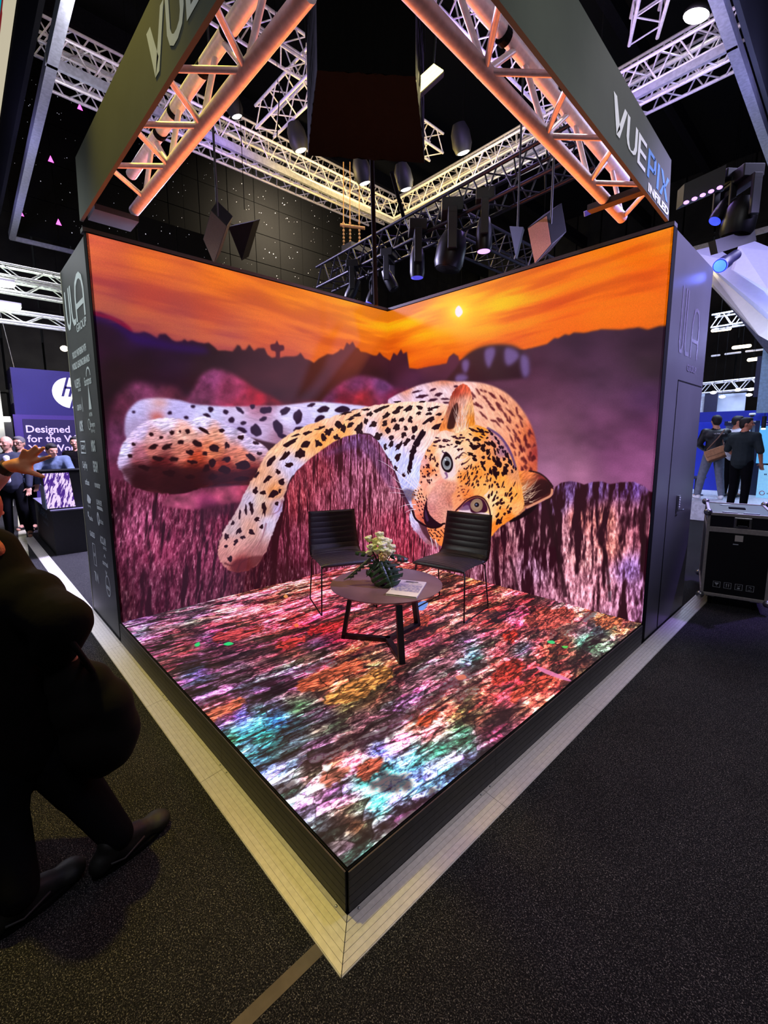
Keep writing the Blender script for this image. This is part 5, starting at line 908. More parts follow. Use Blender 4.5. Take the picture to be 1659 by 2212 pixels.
moving_head('large round-bodied moving head hanging over the right LED wall', V3(966, 582, 6.6), 1.25, .2, 2.3, None, True)
moving_head('slim moving head with a violet lens right of the large round one', V3(1045, 543, 6.3), 1.05, 0, 2.2, M['lampp'])
moving_head('moving head with a blue lens left of the large round one', V3(901, 600, 7.0), 1.1, 0, 2.4, M['lampdb'])
moving_head('small moving head left of the hanging black pipe', V3(752, 645, 8.2), .9, .5, 2.3)
moving_head('small tilted moving head right of the hanging black pipe', V3(852, 625, 7.6), .9, -.5, 2.0)
moving_head('small moving head low beside the pipe with a blue lens', V3(797, 655, 8.6), .8, .4, 2.6, M['lampdb'])
for (u0, v0, u1, v1, d0, d1, r, lb) in ((802, 300, 812, 660, 5.6, 5.9, .028, 'thick black pipe hanging down in front of the back corner'), (846, 372, 872, 470, 6.6, 7.2, .03, 'black pipe slanting down to the dark truss'), (605, 180, 598, 300, 7., 7., .008, 'thin cable left of the hanging black box')):
    tag(autosmooth(MB().tube(V3(u0, v0, d0), V3(u1, v1, d1), r, n=12).build('hanging_pipe', M['matte'])), lb, 'pipe')
# chain hoist bar
t = thing('hoist_bar', 'warm-lit bar with chains hanging below the high left truss', 'hoist', V3(762, 490, 9.))
a = V3(735, 486, 9.)-t.location; b = V3(788, 493, 9.)-t.location; wm_ = mat('warm_lit_metal', rgb(206, 160, 96), .6)  # orange light on bar and chains is put into this colour
MB().tube(a, b, .03, n=10).build('bar', wm_, t)
for u in (742, 756, 776):
    p0 = V3(u, 350, 9.)-t.location; p1 = V3(u, 482, 9.)-t.location; p2 = V3(u+1, 545, 9.)-t.location
    MB().tube(p0, p1, .009, n=6).build('chain', wm_, t); c = MB()
    for k in range(9): c.ell(p1+(p2-p1)*k/8, (.022, .022, .03), n=6, m=4)
    c.build('hook_block', wm_, t)
MB().box(tuple(V3(738, 545, 9.)-t.location), tuple(V3(738, 545, 9.)-t.location+Vector((.3, .5, .12)))).build('motor', M['black'], t)
# lamps on the high trusses
def par_lamp(label, u, v, d, s=1., mt=None):
    p = V3(u, v, d); t = thing('truss_lamp', label, 'lamp', p, 0, 'lamps on the high trusses'); R = Matrix.Rotation(.35, 3, 'X')
    autosmooth(MB().lathe([(0, .42*s), (.10*s, .40*s), (.15*s, .28*s), (.16*s, .1*s), (.12*s, 0)], (0, 0, 0), 20, R).build('housing', M['black'], t))
    MB().lathe([(0, -.02*s), (.07*s, -.015*s), (.115*s, .01*s)], (0, 0, 0), 20, R).build('lens', mt or M['lampw'], t, smooth=True); return t
for lb, u, v, s in (('lamp left of the black hanging box, lowest on the yellow truss', 650, 325, 1.1), ('lamp just left of the hanging pipe', 788, 396, 1.05), ('lamp right of the hanging pipe under the box', 877, 409, 1.05), ('lamp on the violet truss right of the black box', 1001, 330, 1.15), ('small lamp seen through the left stage truss', 512, 252, .95)):
    par_lamp(lb, u, v, 8.6, s)
t = thing('high_bay_lamp', 'round white lamp hanging at the upper right above the truss', 'lamp', V3(1503, 36, 6.6))
MB().lathe([(0, -.02), (.15, -.01), (.17, .01)], (0, 0, 0), 28, Matrix.Rotation(.3, 3, 'Y')).build('lens', M['lampw'], t, smooth=True)
MB().lathe([(.17, .01), (.18, .05), (.10, .16), (0, .18)], (0, 0, 0), 28, Matrix.Rotation(.3, 3, 'Y')).build('housing', M['black'], t, smooth=True); MB().tube((0, 0, .18), (0, 0, 2.5), .006, n=6).build('chain', M['steel'], t)
# big black hanging box and the yellow flood lamp
t = thing('hanging_box', 'big black cloth-covered box hanging over the stage', 'hanging box', (0, 0, 0))
bz = 5.; q4 = [Vector(on(u, v, 2, bz)) for u, v in ((685, 152), (898, 165), (917, 352), (665, 336))]
def pleat(mb, A, B, TA, TB, nrm, nx=24, nz=14):
    vs = []
    for j in range(nz+1):
        for i in range(nx+1):
            s_ = i/nx; q = j/nz; p = (A*(1-s_)+B*s_)*(1-q)+(TA*(1-s_)+TB*s_)*q; vs.append(p+nrm*.012*math.sin(i*2.1+math.sin(j*.9))*math.sin(math.pi*s_))
    mb.add(vs, [(j*(nx+1)+i, j*(nx+1)+i+1, (j+1)*(nx+1)+i+1, (j+1)*(nx+1)+i) for j in range(nz) for i in range(nx)])
mb = MB(); up_ = Vector((0, 0, 1.15)); cc_ = sum(q4, Vector())/4; t4 = [cc_+(p-cc_)*.97+up_ for p in q4]
for i in range(4):
    a, b = q4[i], q4[(i+1) % 4]; n_ = (b-a).cross(up_).normalized(); pleat(mb, a, b, t4[i], t4[(i+1) % 4], n_)
mb.add(t4, [(0, 1, 2, 3)]); mb.build('cover', M['cloth'], t); mb = MB(); pleat(mb, q4[0], q4[1], q4[3], q4[2], Vector((0, 0, 1)), 16, 12); mb.build('underside', M['cloth'], t)
pm = MB()
for p in t4: pm.tube(p, p+Vector((0, 0, 3)), .015, n=6)
pm.build('hanging_wire', M['matte'], t)
q = [V3(899, 172, 4.6), V3(937, 137, 4.6), V3(959, 152, 4.6), V3(904, 202, 4.6)]
t = thing('flood_lamp', 'glaring yellow flood lamp beside the hanging black box', 'lamp', q[0])
q0 = q[0].copy(); q = [p-q0 for p in q]; nrm = (q[1]-q[0]).cross(q[3]-q[0]).normalized(); nrm = nrm if nrm.dot(Vector(CF)) > 0 else -nrm
for k in range(4):
    a0 = q[0]*(1-k/4)+q[3]*(k/4); a1 = q[0]*(1-(k+.82)/4)+q[3]*((k+.82)/4); b0 = q[1]*(1-k/4)+q[2]*(k/4); b1 = q[1]*(1-(k+.82)/4)+q[2]*((k+.82)/4)
    MB().prism([a0, b0, b1, a1], nrm*.015).build('tube', M['lampy'], t)
MB().prism([q[0]*1.1+nrm*.017, q[1]*1.03+nrm*.017, q[2]*1.02+nrm*.017, q[3]*1.05+nrm*.017], nrm*.06).build('housing', M['black'], t)
MB().tube(q[1]+nrm*.05, q[1]+Vector((.1, .1, 2.)), .012, n=8).build('bracket', M['black'], t)
# loudspeakers over the LED walls
def speaker(label, front, dep, mt):
    F = [Vector(p) for p in front]
    if len(F) == 4: nn = (F[1]-F[0]).cross(F[2]-F[0]); d3 = F[3]-Vector(CAMP); F[3] = Vector(CAMP)+d3*((F[0]-Vector(CAMP)).dot(nn)/d3.dot(nn))
    o = F[0].copy(); F = [p-o for p in F]; t = thing('loudspeaker', label, 'loudspeaker', o, 0, 'loudspeakers above the LED walls')
    n = Vector(dep); b2 = MB().prism(F, n).build('cabinet', M['black'], t, bevel=.006)
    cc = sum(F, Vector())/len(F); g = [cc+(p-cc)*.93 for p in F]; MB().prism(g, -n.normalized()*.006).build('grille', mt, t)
    MB().tube(cc+n*.7, cc+n*.7+Vector((0, 0, 2.6)), .012, n=8).build('bracket', M['black'], t)
gr = mat('grille_orange_light', rgb(178, 116, 92), .7, scale=120)  # black in itself; the orange screen light is put into the base colour
speaker('loudspeaker over the right LED wall with orange light painted into its front', [V3(1139, 492, 4.6), V3(1182, 463, 4.6), V3(1192, 528, 4.45), V3(1155, 572, 4.38)], Vector((.05, .2, .16)), gr)
speaker('darker loudspeaker turned away, left of the orange-fronted one', [V3(1100, 488, 5.0), V3(1131, 490, 5.2), V3(1114, 558, 5.1)], Vector((-.15, .28, .1)), M['black'])
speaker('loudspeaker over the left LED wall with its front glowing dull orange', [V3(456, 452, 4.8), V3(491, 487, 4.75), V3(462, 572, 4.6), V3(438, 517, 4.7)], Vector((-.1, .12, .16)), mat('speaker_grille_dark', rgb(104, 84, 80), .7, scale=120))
tag(MB().prism([V3(493, 490, 5.2), V3(548, 478, 5.5), V3(522, 563, 5.4)], Vector((-.2, .2, .15))).build('dark_wedge', M['matte']), 'black wedge-shaped speaker back right of the left loudspeaker', 'loudspeaker')
tag(MB().prism([V3(1263, 457, 6.), V3(1297, 443, 6.), V3(1298, 453, 6.), V3(1264, 468, 6.)], Vector((-.03, .03, .02))).build('power_strip', mat('violet_bar', rgb(120, 90, 200), .5)), 'violet-lit power strip behind the right truss end', 'power strip')

# right side: moving heads against the sails
moving_head('moving head above the cabin with a deep blue lens', V3(1544, 478, 5.4), .78, .6, 2.5, M['lampb'])
moving_head('large dark moving head right of the deep blue one', V3(1588, 512, 5.3), 1.0, .15, 2.4, M['blackmetal'], True)
t = thing('wash_bar', 'black batten light with five violet lenses', 'stage light', V3(1475, 440, 5.4))
e = V3(1565, 400, 5.2)-t.location; MB().prism([Vector((0, 0, 0)), e, e+Vector((0, 0, .22)), Vector((0, 0, .22))], Vector((-.1, .12, 0))).build('housing', M['black'], t)
for k in range(5): MB().ell(e*(.1+k*.2)+Vector((.0, -.02, -.012)), (.03, .03, .018), n=10, m=6).build('lens', M['lampp'], t, smooth=True)
t = thing('spotlight', 'spotlight tube glowing bright blue in front of the white sails', 'stage light', V3(1557, 573, 4.9))
ax = (V3(1612, 535, 5.1)-t.location); axn = ax.normalized(); Rm = axn.to_track_quat('Z', 'Y').to_matrix()
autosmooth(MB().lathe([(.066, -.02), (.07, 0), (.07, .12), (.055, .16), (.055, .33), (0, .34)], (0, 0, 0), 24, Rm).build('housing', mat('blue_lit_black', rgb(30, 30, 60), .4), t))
MB().lathe([(0, -.034), (.052, -.032), (.062, -.022)], (0, 0, 0), 24, Rm).build('lens', M['lampc'], t, smooth=True)
MB().lathe([(.062, -.012), (.07, -.025), (.072, -.005)], (0, 0, 0), 24, Rm).build('bezel', M['lampb'], t, smooth=True)
MB().prism([V3(1545, 518, 5.2)-t.location, V3(1630, 492, 5.2)-t.location, V3(1634, 520, 5.2)-t.location, V3(1551, 547, 5.2)-t.location], Vector((-.1, .14, .04))).build('base', M['black'], t)
lamp('POINT', tuple(V3(1562, 590, 4.6)), 1.2, (.1, .15, 1), .05, name='spotlight_glow')
def sail(label, pts, mt):
    P = [V3(*p) for p in pts]; return tag(MB().prism(P, Vector((-.05, .08, .05))).build('ceiling_sail', mt), label, 'ceiling panel', 'white sails hanging over the right neighbour')
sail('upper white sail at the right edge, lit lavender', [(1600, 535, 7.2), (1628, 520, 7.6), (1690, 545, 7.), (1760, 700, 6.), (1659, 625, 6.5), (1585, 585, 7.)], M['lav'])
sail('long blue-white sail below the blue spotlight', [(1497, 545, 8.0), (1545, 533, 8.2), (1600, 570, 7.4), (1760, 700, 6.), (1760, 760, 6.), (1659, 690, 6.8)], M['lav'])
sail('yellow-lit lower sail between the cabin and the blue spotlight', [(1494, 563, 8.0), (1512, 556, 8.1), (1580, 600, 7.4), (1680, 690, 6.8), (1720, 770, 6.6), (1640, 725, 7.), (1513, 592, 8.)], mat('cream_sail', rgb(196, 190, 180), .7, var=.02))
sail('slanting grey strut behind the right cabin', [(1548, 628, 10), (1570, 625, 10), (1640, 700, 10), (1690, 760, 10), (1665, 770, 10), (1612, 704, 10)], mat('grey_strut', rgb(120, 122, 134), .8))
lamp('SPOT', tuple(V3(1500, 640, 7.4)), 90, (1, .88, .5), .05, to=tuple(V3(1515, 578, 8.0)), angle=46, blend=.9, name='sail_light')
lamp('AREA', tuple(V3(1600, 760, 6.0)), 60, (.5, .58, 1), 1., to=tuple(V3(1620, 600, 7.2)), name='sail_light')
for k, (u, v, w_) in enumerate(((1558, 712, 18), (1602, 749, 17), (1630, 776, 12), (1583, 763, 16), (1630, 757, 18), (1546, 768, 8))):
    d = 15; a = V3(u-w_, v+w_*.12, d); b = V3(u+w_, v-w_*.12, d)
    tag(MB().cap(a, b, .055 if k < 3 else .03).build('strip_lamp', M['lampo'] if k < 3 else M['lampd'], smooth=True), ['warm strip lamp highest under the right ceiling', 'warm strip lamp in the middle of the right ceiling', 'warm strip lamp nearest the booths on the right', 'faint strip lamp below the middle warm one', 'faint strip lamp at the right edge', 'faint strip lamp next to the cabin'][k], 'lamp', 'strip lamps under the right ceiling')
box_truss('far_truss', 'thin truss crossing behind the right cabin under the roof', 'truss', V3(1535, 708, 13), V3(1720, 678, 12), (0, 0, 1), (0, 1, 0), .4, .35, .025, .014, .5, M['truss'], 'far thin trusses', True, 'bito')
box_truss('far_truss', 'thin truss with bright lamps above the blue booth', 'truss', V3(1510, 850, 14), V3(1640, 838, 13), (0, 0, 1), (0, 1, 0), .4, .3, .025, .014, .5, M['truss'], 'far thin trusses', True, 'bito')
for k, (u, v) in enumerate(((1541, 848), (1560, 857), (1594, 842), (1622, 841), (1618, 853))):
    tag(MB().ell(V3(u, v, 12.8), (.075, .075, .04), n=14, m=8).build('booth_lamp', M['lampw'], smooth=True), ['leftmost white lamp over the blue booth', 'small lamp, second from the left over the blue booth', 'middle white lamp over the blue booth', 'rightmost upper white lamp over the blue booth', 'lower right white lamp over the blue booth'][k], 'lamp', 'white lamps over the blue booth')

# ================= left neighbour hall =================
for k, (v0, v1, vb0, vb1) in enumerate(((566, 592, 596, 618), (592, 612, 622, 644), (668, 690, 690, 708))):
    xx_ = -9.; a = Vector(on(-60, v0-11, 0, xx_)); b = Vector(on(150, v1, 0, xx_)); c = Vector(on(-60, vb0-8, 0, xx_)); hh = abs(a.z-c.z)
    box_truss('white_truss', ['top white truss left of the cabin', 'middle white truss with a tube lamp left of the cabin', 'lowest white truss left of the cabin'][k], 'truss', (a.x, a.y, c.z), (b.x, b.y, c.z+.0), (0, 0, 1), (-1, 0, 0), .28, hh, .028, .014, .95, mat('white_truss_paint', rgb(214, 220, 206), .5), 'white trusses of the left neighbour', True, 'io')
for k, (u, v, w_, mt) in enumerate(((8, 612, 18, 'lampw'), (14, 660, 26, 'lampw'))):
    a = Vector(on(u-w_-30, v-4, 0, -8.7)); b = Vector(on(u+w_, v+3, 0, -8.7)); t = thing('tube_lamp', ['upper white tube lamp at the left picture edge', 'lower white tube lamp at the left picture edge'][k], 'lamp', a, 0, 'tube lamps of the left neighbour')
    for j in range(5): MB().cap((b-a)*(j/5), (b-a)*((j+.82)/5), .075).build('tube', M[mt], t, smooth=True)
    MB().box((-.06, -.05, .09), (.06, (b-a).y+.05, .13)).build('housing', M['white'], t)
tag(MB().ell(V3(139, 753, 13), (.10, .10, .08), n=14, m=8).build('warm_lamp', M['lampo'], smooth=True), 'single warm lamp touching the edge of the logo cabin', 'lamp')
# sign booth behind the counter
hx = -13.; hb = Vector(on(22, 793, 0, hx)); hbr = Vector(on(200, 812, 0, hx)); hz0 = float(on(28, 895, 0, hx)[2])
t = thing('hanging_sign', 'indigo hanging sign with a round white two-letter logo', 'sign', (hx, hb.y, hz0))
MB().box((-1.2, 0, 0), (0, 4.2, hb.z-hz0)).build('panel', M['hpblue'], t)
MB().box((-1.2, -.012, .0), (-.001, -.0, hb.z-hz0)).build('side_panel', M['hpdark'], t)
cp = Vector(on(152, 849, 0, hx)); R_ = .48; cz = cp.z-hz0; cy = cp.y-hb.y
lm = MB().lathe([(0, 0), (R_, 0), (R_, .006), (0, .006)], (.001, cy, cz), 40, Matrix.Rotation(math.pi/2, 3, 'Y')); dsc = lm.build('logo', mat('bright_white', rgb(240, 240, 250), .5, emit=rgb(225, 225, 240), es=.55), t, label='round white logo')
hl = MB(); fh = lambda y, z: (.009, cy+y+.3*z-.02, cz+z)
stroke(hl, [(-.16, .5), (-.16, -.12)], .07, fh); stroke(hl, [(-.16, .16), (0.0, .16), (.02, .12), (.02, -.12)], .07, fh); stroke(hl, [(.14, .2), (.14, -.5)], .07, fh); stroke(hl, [(.14, .16), (.30, .16), (.32, .1), (.32, -.06), (.28, -.1), (.14, -.1)], .07, fh)
hl.build('lettering', M['hpblue'], dsc)
sd = MB(); lo_ = [(hx-1.1+k*.28) for k in range(3)]
for k in range(3): stroke(sd, [(.15+k*.33, .35), (.15+k*.33, .8+.15*(k % 2))], .1, lambda a, z: (-a, -.015, z))
sd.build('side_lettering', M['white'], t)
for (u, v) in ((20, 700), (24, 690)):
    pass
MB().tube((-.1, .1, hb.z-hz0), (-.4, -.4, 6), .01, n=6).tube((0, 3., hb.z-hz0), (0, 3.4, 6), .01, n=6).build('hanging_wire', M['steel'], t)
yl, yr = float(on(28, 900, 0, hx)[1]), 2.5
bt = tag(MB().box((hx-.1, yl, G), (hx, yr, hz0)).build('booth_wall', M['hpviolet']), 'violet booth wall under the indigo sign', 'booth wall')
bd = MB().box((hx+.001, float(on(48, 905, 0, hx)[1]), .2), (hx+.03, yr, float(on(48, 905, 0, hx)[2]))).build('display', M['hpdark'], bt, label='dark violet display with pale lettering')
tl_ = MB(); ch = .215
for s_, u, v in (('Designed', 57, 934), ('for the Way', 60, 955), ('You Work', 62, 976)):
    p = on(u, v, 0, hx+.04); writing(tl_, s_, (hx+.032, p[1], p[2]), (0, 1, 0), (0, 0, ch), None, .015)
tl_.build('lettering', mat('lilac_letters', rgb(206, 190, 250), .5, emit=rgb(190, 170, 245), es=.5), bd)
p = on(0, 900, 0, hx+1.); tag(MB().box((hx+.34, p[1]-1., p[2]-.12), (hx+.6, float(on(18, 900, 0, hx)[1]), p[2]+.02)).build('light_box', M['lampw']), 'bright white light strip at the far left edge', 'lamp')
tag(MB().box((hx+.1, -6.5, G), (hx+.3, yl-.25, 6.)).build('pillar_wall', M['hallw']), 'cream wall at the left picture edge', 'wall')
tag(MB().box((hx+.1, yl-.25, G), (hx+.2, yl-.05, 2.4)).build('door_frame', M['black']), 'dark upright beside the violet booth wall', 'post')
# counter with the small LED display
kx0, kx1 = -6.9, -4.57; ky0, ky1 = -3.485, -2.95; kz = .57
t = thing('counter', 'black counter with faint bluish lettering carrying a small LED display', 'counter', (kx1, ky0, G))
MB().box((kx0-kx1, 0, 0), (0, ky1-ky0, kz-G-.02)).build('body', M['black'], t); MB().box((kx0-kx1-.02, -.02, kz-G-.02), (.02, ky1-ky0+.02, kz-G)).build('top', mat('grey_top', rgb(120, 116, 140), .4), t)
lt = MB(); p0 = on(78, 1100, 1, ky0); writing(lt, 'VUEPIX', (-1.9, -.002, .55), (1, 0, 0), (0, 0, .12), 1.35, .02); writing(lt, 'INFILED', (-1.2, -.002, .43), (1, 0, 0), (0, 0, .05), .65, .01)
lt.build('lettering', mat('dim_letters', rgb(86, 110, 130), .5), t)
t = thing('led_display', 'small LED display showing a purple and white fur pattern', 'display', (-4.65, -3.55, kz+.004))
MB().box((-.5, .02, 0), (-.02, .62, .62)).build('cabinet', M['black'], t)
yy, xx = np.mgrid[0:200, 0:160].astype(np.float32); n_ = fbm((xx*.9+yy*.42)/9, (yy*.9-xx*.42)/34, 3, 4, .6); k_ = sstep(.38, .56, n_)[..., None]
quad('screen', [(-.015, .02, .02), (-.015, .42, .02), (-.015, .37, .62), (-.015, -.02+.02, .62)], screen_mat('fur_picture', np.clip(np.array([.30, .16, .55])*(1-k_)+np.array([.96, .86, 1.])*k_, 0, 1)), t)
MB().box((-.52, -.02, .62), (.02, .66, .66)).build('top_rail', M['matte'], t); MB().box((-.5, -.0, .0), (-.03, .015, .40)).build('side_panel', mat('pale_side', rgb(150, 170, 210), .4), t)
tag(MB().prism([Vector(on(40, 1165, 2, G+.004)), Vector(on(63, 1205, 2, G+.004)), Vector(on(52, 1110, 2, G+.004)), Vector(on(38, 1092, 2, G+.004))], (0, 0, .003)).build('floor_mat', mat('pale_mat', rgb(190, 186, 150), .8)), 'pale mat on the floor behind the standing men', 'mat')
# ================= right neighbour hall =================
pz = .235
tag(MB().box((-1.5, 8.2, G), (9, 15, pz)).build('booth_floor', M['whitef']), 'white raised floor of the blue booth on the right', 'booth floor')
MBr = lambda u0, v0, u1, v1, y: (Vector(on(u0, v0, 1, y)), Vector(on(u1, v1, 1, y)))
def board(name, label, cat, u0, v0, u1, v1, y, mt, par=None, th=.05):
    a, b = MBr(u0, v0, u1, v1, y); o = MB().box((min(a.x, b.x), y, min(a.z, b.z)), (max(a.x, b.x), y+th, max(a.z, b.z))).build(name, mt, par)
    return tag(o, label, cat) if par is None else o
bw = board('booth_wall', 'royal blue booth wall with white words behind the man with the tan bag', 'booth wall', 1470, 910, 1568, 1064, 11.2, M['royal'])
wt = MB()
for s_, u, v, w_ in (('Go A Plan', 1520, 943, .42), ('Beyond Power', 1516, 950, .5)):
    p = on(u, v, 1, 11.19); writing(wt, s_, (p[0], 11.195, p[2]), (1, 0, 0), (0, 0, .065), w_, .02)
wt.build('lettering', M['white'], bw)
nb = board('display_wall', 'grey booth wall headed Power & Network Management', 'booth wall', 1568, 918, 1637, 1060, 11.0, mat('cool_grey', rgb(160, 170, 178), .6)); 
hb_ = board('header', None, None, 1566, 903, 1638, 918, 10.95, M['navyb'], nb, .04); wt = MB(); p = on(1573, 913, 1, 10.94); writing(wt, 'Power & Network Management', (p[0], 10.944, p[2]), (1, 0, 0), (0, 0, .075), .70, .02); wt.build('lettering', M['white'], nb)
tv = board('wall_screen', 'pale blue wall screen behind the dark-shirted man', 'screen', 1569, 928, 1616, 967, 10.8, M['cyan2'])
a, b = MBr(1566, 926, 1619, 969, 10.84); MB().box((a.x, 10.86, b.z), (b.x, 10.93, a.z)).build('frame', M['navyb'], tv)
board('booth_post', 'dark blue post between the grey wall and the cyan display', 'post', 1636, 880, 1645, 1078, 10.6, M['navyb'])
cy_ = board('lit_display', 'cyan lit display wall at the right picture edge', 'display', 1644, 900, 1760, 1004, 10.4, M['cyan'])
o = board('title_band', None, None, 1644, 903, 1760, 918, 10.38, M['royal'], cy_, .015)
wt = MB(); p = on(1653, 911, 1, 10.36); writing(wt, 'Unified', (p[0], 10.372, p[2]), (1, 0, 0), (0, 0, .08), .5, .02); p = on(1648, 918, 1, 10.36); writing(wt, 'o gpo', (p[0], 10.372, p[2]), (1, 0, 0), (0, 0, .07), .4, .02); wt.build('lettering', M['white'], cy_)
cb = board('display_cube', 'pale cyan counter front with a small red round logo', 'counter', 1640, 1006, 1760, 1086, 10.1, M['cyan2'], None, .4)
wt = MB(); p = Vector(on(1646, 1065, 1, 10.09)); wt2 = MB(); stroke(wt2, [(p.x+.05*math.cos(t_), p.z+.05*math.sin(t_)) for t_ in np.linspace(.6, 6.6, 14)], .015, lambda x, z: (x, 10.09, z)); wt2.build('logo', mat('red_logo', rgb(190, 60, 90), .5), cb, label='red round logo')
writing(wt, '“', (p.x, 10.09, p.z+.40), (1, 0, 0), (0, 0, .09), None, .03); writing(wt, 'smarc', (p.x+.09, 10.09, p.z-.02), (1, 0, 0), (0, 0, .05), .2, .01); wt.build('lettering', M['navyb'], cb)
bmz = board('booth_beam', 'royal blue beam across the top of the right booth', 'beam', 1450, 893, 1760, 905, 10.0, M['royal'], None, .25)
a = Vector(on(1515, 887, 1, 9.9)); 
board('pale_panel', 'pale blue upright panel above the blue beam next to the cabin', 'panel', 1500, 850, 1523, 1075, 12.5, M['palewall'])
board('dark_upright', 'dark blue upright between the pale panels', 'post', 1523, 850, 1529, 1075, 12.4, M['navyb'])
board('pale_panel', 'wide pale panel above the blue beam with faint print', 'panel', 1529, 853, 1588, 1075, 12.6, mat('print_panel', rgb(176, 186, 206), .7, col2=rgb(196, 206, 222), scale=2))
board('tall_panel', 'tall pale cyan panel at the right edge above the booth', 'panel', 1650, 740, 1760, 888, 9.0, mat('ice_panel', rgb(150, 190, 214), .6))
board('navy_panel', 'dark navy panel beside the tall pale one', 'panel', 1636, 770, 1651, 856, 9.2, M['navyb'])
t = thing('security_camera', 'white dome camera under the blue beam', 'camera', on(1625, 897, 1, 9.8)); MB().lathe([(0, .05), (.06, .05), (.07, .02), (.07, 0)], n=20).build('housing', M['white'], t, smooth=True); MB().lathe([(.045, 0), (.04, -.03), (0, -.045)], n=20).build('dome', M['blackmetal'], t, smooth=True)
t = thing('hanging_spot', 'small black pendant spot with a warm light by the cyan display', 'lamp', on(1649, 925, 1, 9.5)); MB().tube((0, 0, 0), (0, 0, .28), .045, n=14).tube((0, 0, .28), (0, 0, .6), .006, n=6).build('housing', M['black'], t); MB().tube((0, 0, -.03), (0, 0, 0), .04, n=14).build('bulb', M['lampo'], t)

# ================= flight case =================
p0 = Vector(on(1512, 1283, 2, -.09)); p1 = Vector(on(1655, 1305, 2, -.09)); rz = math.atan2(p1.y-p0.y, p1.x-p0.x); wc = (p1-p0).length+.01; dc = 1.05; hc = .985; zt = .79
t = thing('flight_case', 'black flight case with silver edges on castors at the right edge', 'flight case', (p0.x, p0.y, -.09), rz)
MB().box((.012, .012, .01), (wc-.012, dc-.012, zt)).build('body', mat('case_laminate', rgb(20, 20, 25), .45, scale=60, bump=.1), t)
MB().box((.012, .012, zt+.004), (wc-.012, dc-.012, hc-.01)).build('lid', mat('case_lid', rgb(28, 28, 40), .4, scale=60, bump=.1), t)
for a, b in (((0, 0, 0), (wc, .03, .035)), ((0, dc-.03, 0), (wc, dc, .035)), ((0, 0, 0), (.03, dc, .035)), ((wc-.03, 0, 0), (wc, dc, .035)), ((0, 0, hc-.035), (wc, .03, hc)), ((0, dc-.03, hc-.035), (wc, dc, hc)), ((0, 0, hc-.035), (.03, dc, hc)), ((wc-.03, 0, hc-.035), (wc, dc, hc)), ((0, 0, 0), (.03, .03, hc)), ((wc-.03, 0, 0), (wc, .03, hc)), ((0, dc-.03, 0), (.03, dc, hc)), ((wc-.03, dc-.03, 0), (wc, dc, hc)), ((.005, .003, zt-.03), (wc-.005, .012, zt+.03)), ((.003, .005, zt-.03), (.012, dc-.005, zt+.03))):
    MB().box(a, b).build('edge_profile', M['alu'], t, bevel=.004)
for x in (0, wc):
    for z in (0, hc):
        for y in (0, dc): MB().ell((x, y, z), (.042, .042, .042), n=12, m=8).build('corner_ball', M['steel'], t, smooth=True)
hd = MB().box((wc*.40, -.004, zt+.035), (wc*.66, .008, hc-.04)).build('handle', M['steel'], t, bevel=.006); MB().box((wc*.44, -.007, zt+.055), (wc*.62, .0, hc-.06)).build('handle_recess', M['matte'], hd); MB().path([(wc*.46, -.018, zt+.06), (wc*.6, -.018, zt+.06)], .009).build('grip', M['black'], hd)
for k in range(4):
    x = wc*(.24+k*.165); z = .145; ic = MB(); fi = lambda a, c: (x+a, .0095, z+c); s_ = .033
    stroke(ic, [(-s_, -s_), (s_, -s_), (s_, s_), (-s_, s_)], .0035, fi, closed=True)
    if k == 0: ic.add([fi(-.022, .02), fi(.022, .02), fi(.008, -.004), fi(-.008, -.004)], [(0, 1, 2, 3)]); stroke(ic, [(0, -.004), (0, -.02)], .004, fi)
    if k == 1:
        for q in (-.01, .01): stroke(ic, [(q, -.018), (q, .01)], .005, fi); ic.add([fi(q-.007, .008), fi(q+.007, .008), fi(q, .022)], [(0, 1, 2)])
    if k == 2: ic.add([fi(-.012, -.022), fi(.012, -.022), fi(.012, -.006), fi(-.012, -.006)], [(0, 1, 2, 3)]); stroke(ic, [(-.016, .016), (0, .006), (.016, .018)], .004, fi)
    if k == 3: stroke(ic, [(-.012, .008), (0, .018), (.012, .008), (.004, -.002)], .004, fi); writing(ic, 'DRY', (x-.018, .0095, z-.025), (1, 0, 0), (0, 0, .01), .036)
    for i, v in enumerate(ic.v): ic.v[i] = (v[0], v[1]-.0015, v[2])
    ic.build('handling_symbol', M['grey'], t)
MB().box((wc*.44, .009, zt-.12), (wc*.56, .0115, zt-.05)).build('paper_label', M['paper'], t); MB().box((wc*.42, .009, zt-.16), (wc*.50, .0115, zt-.15)).build('sticker', M['grey'], t)
for a in ((.14, .10), (wc-.28, .10)): MB().box((a[0], a[1], hc-.011), (a[0]+.14, a[1]+.05, hc+.002)).build('lid_catch', M['steel'], t)
MB().box((wc*.36, .5, hc-.011), (wc*.62, .62, hc+.001)).build('lid_recess', M['matte'], t); MB().lathe([(.06, 0), (.06, .004), (0, .005)], (wc*.33, .85, hc-.008), 20).build('lid_disc', M['steel'], t)
for x in (.1, wc-.1):
    for y in (.12, dc-.12):
        cs = MB().box((x-.04, y-.04, -.03), (x+.04, y+.04, 0)).build('castor', M['steel'], t); cs2 = MB().tube((x-.018, y, -.074), (x+.018, y, -.074), .05, n=20).build('wheel', M['matte'], cs)

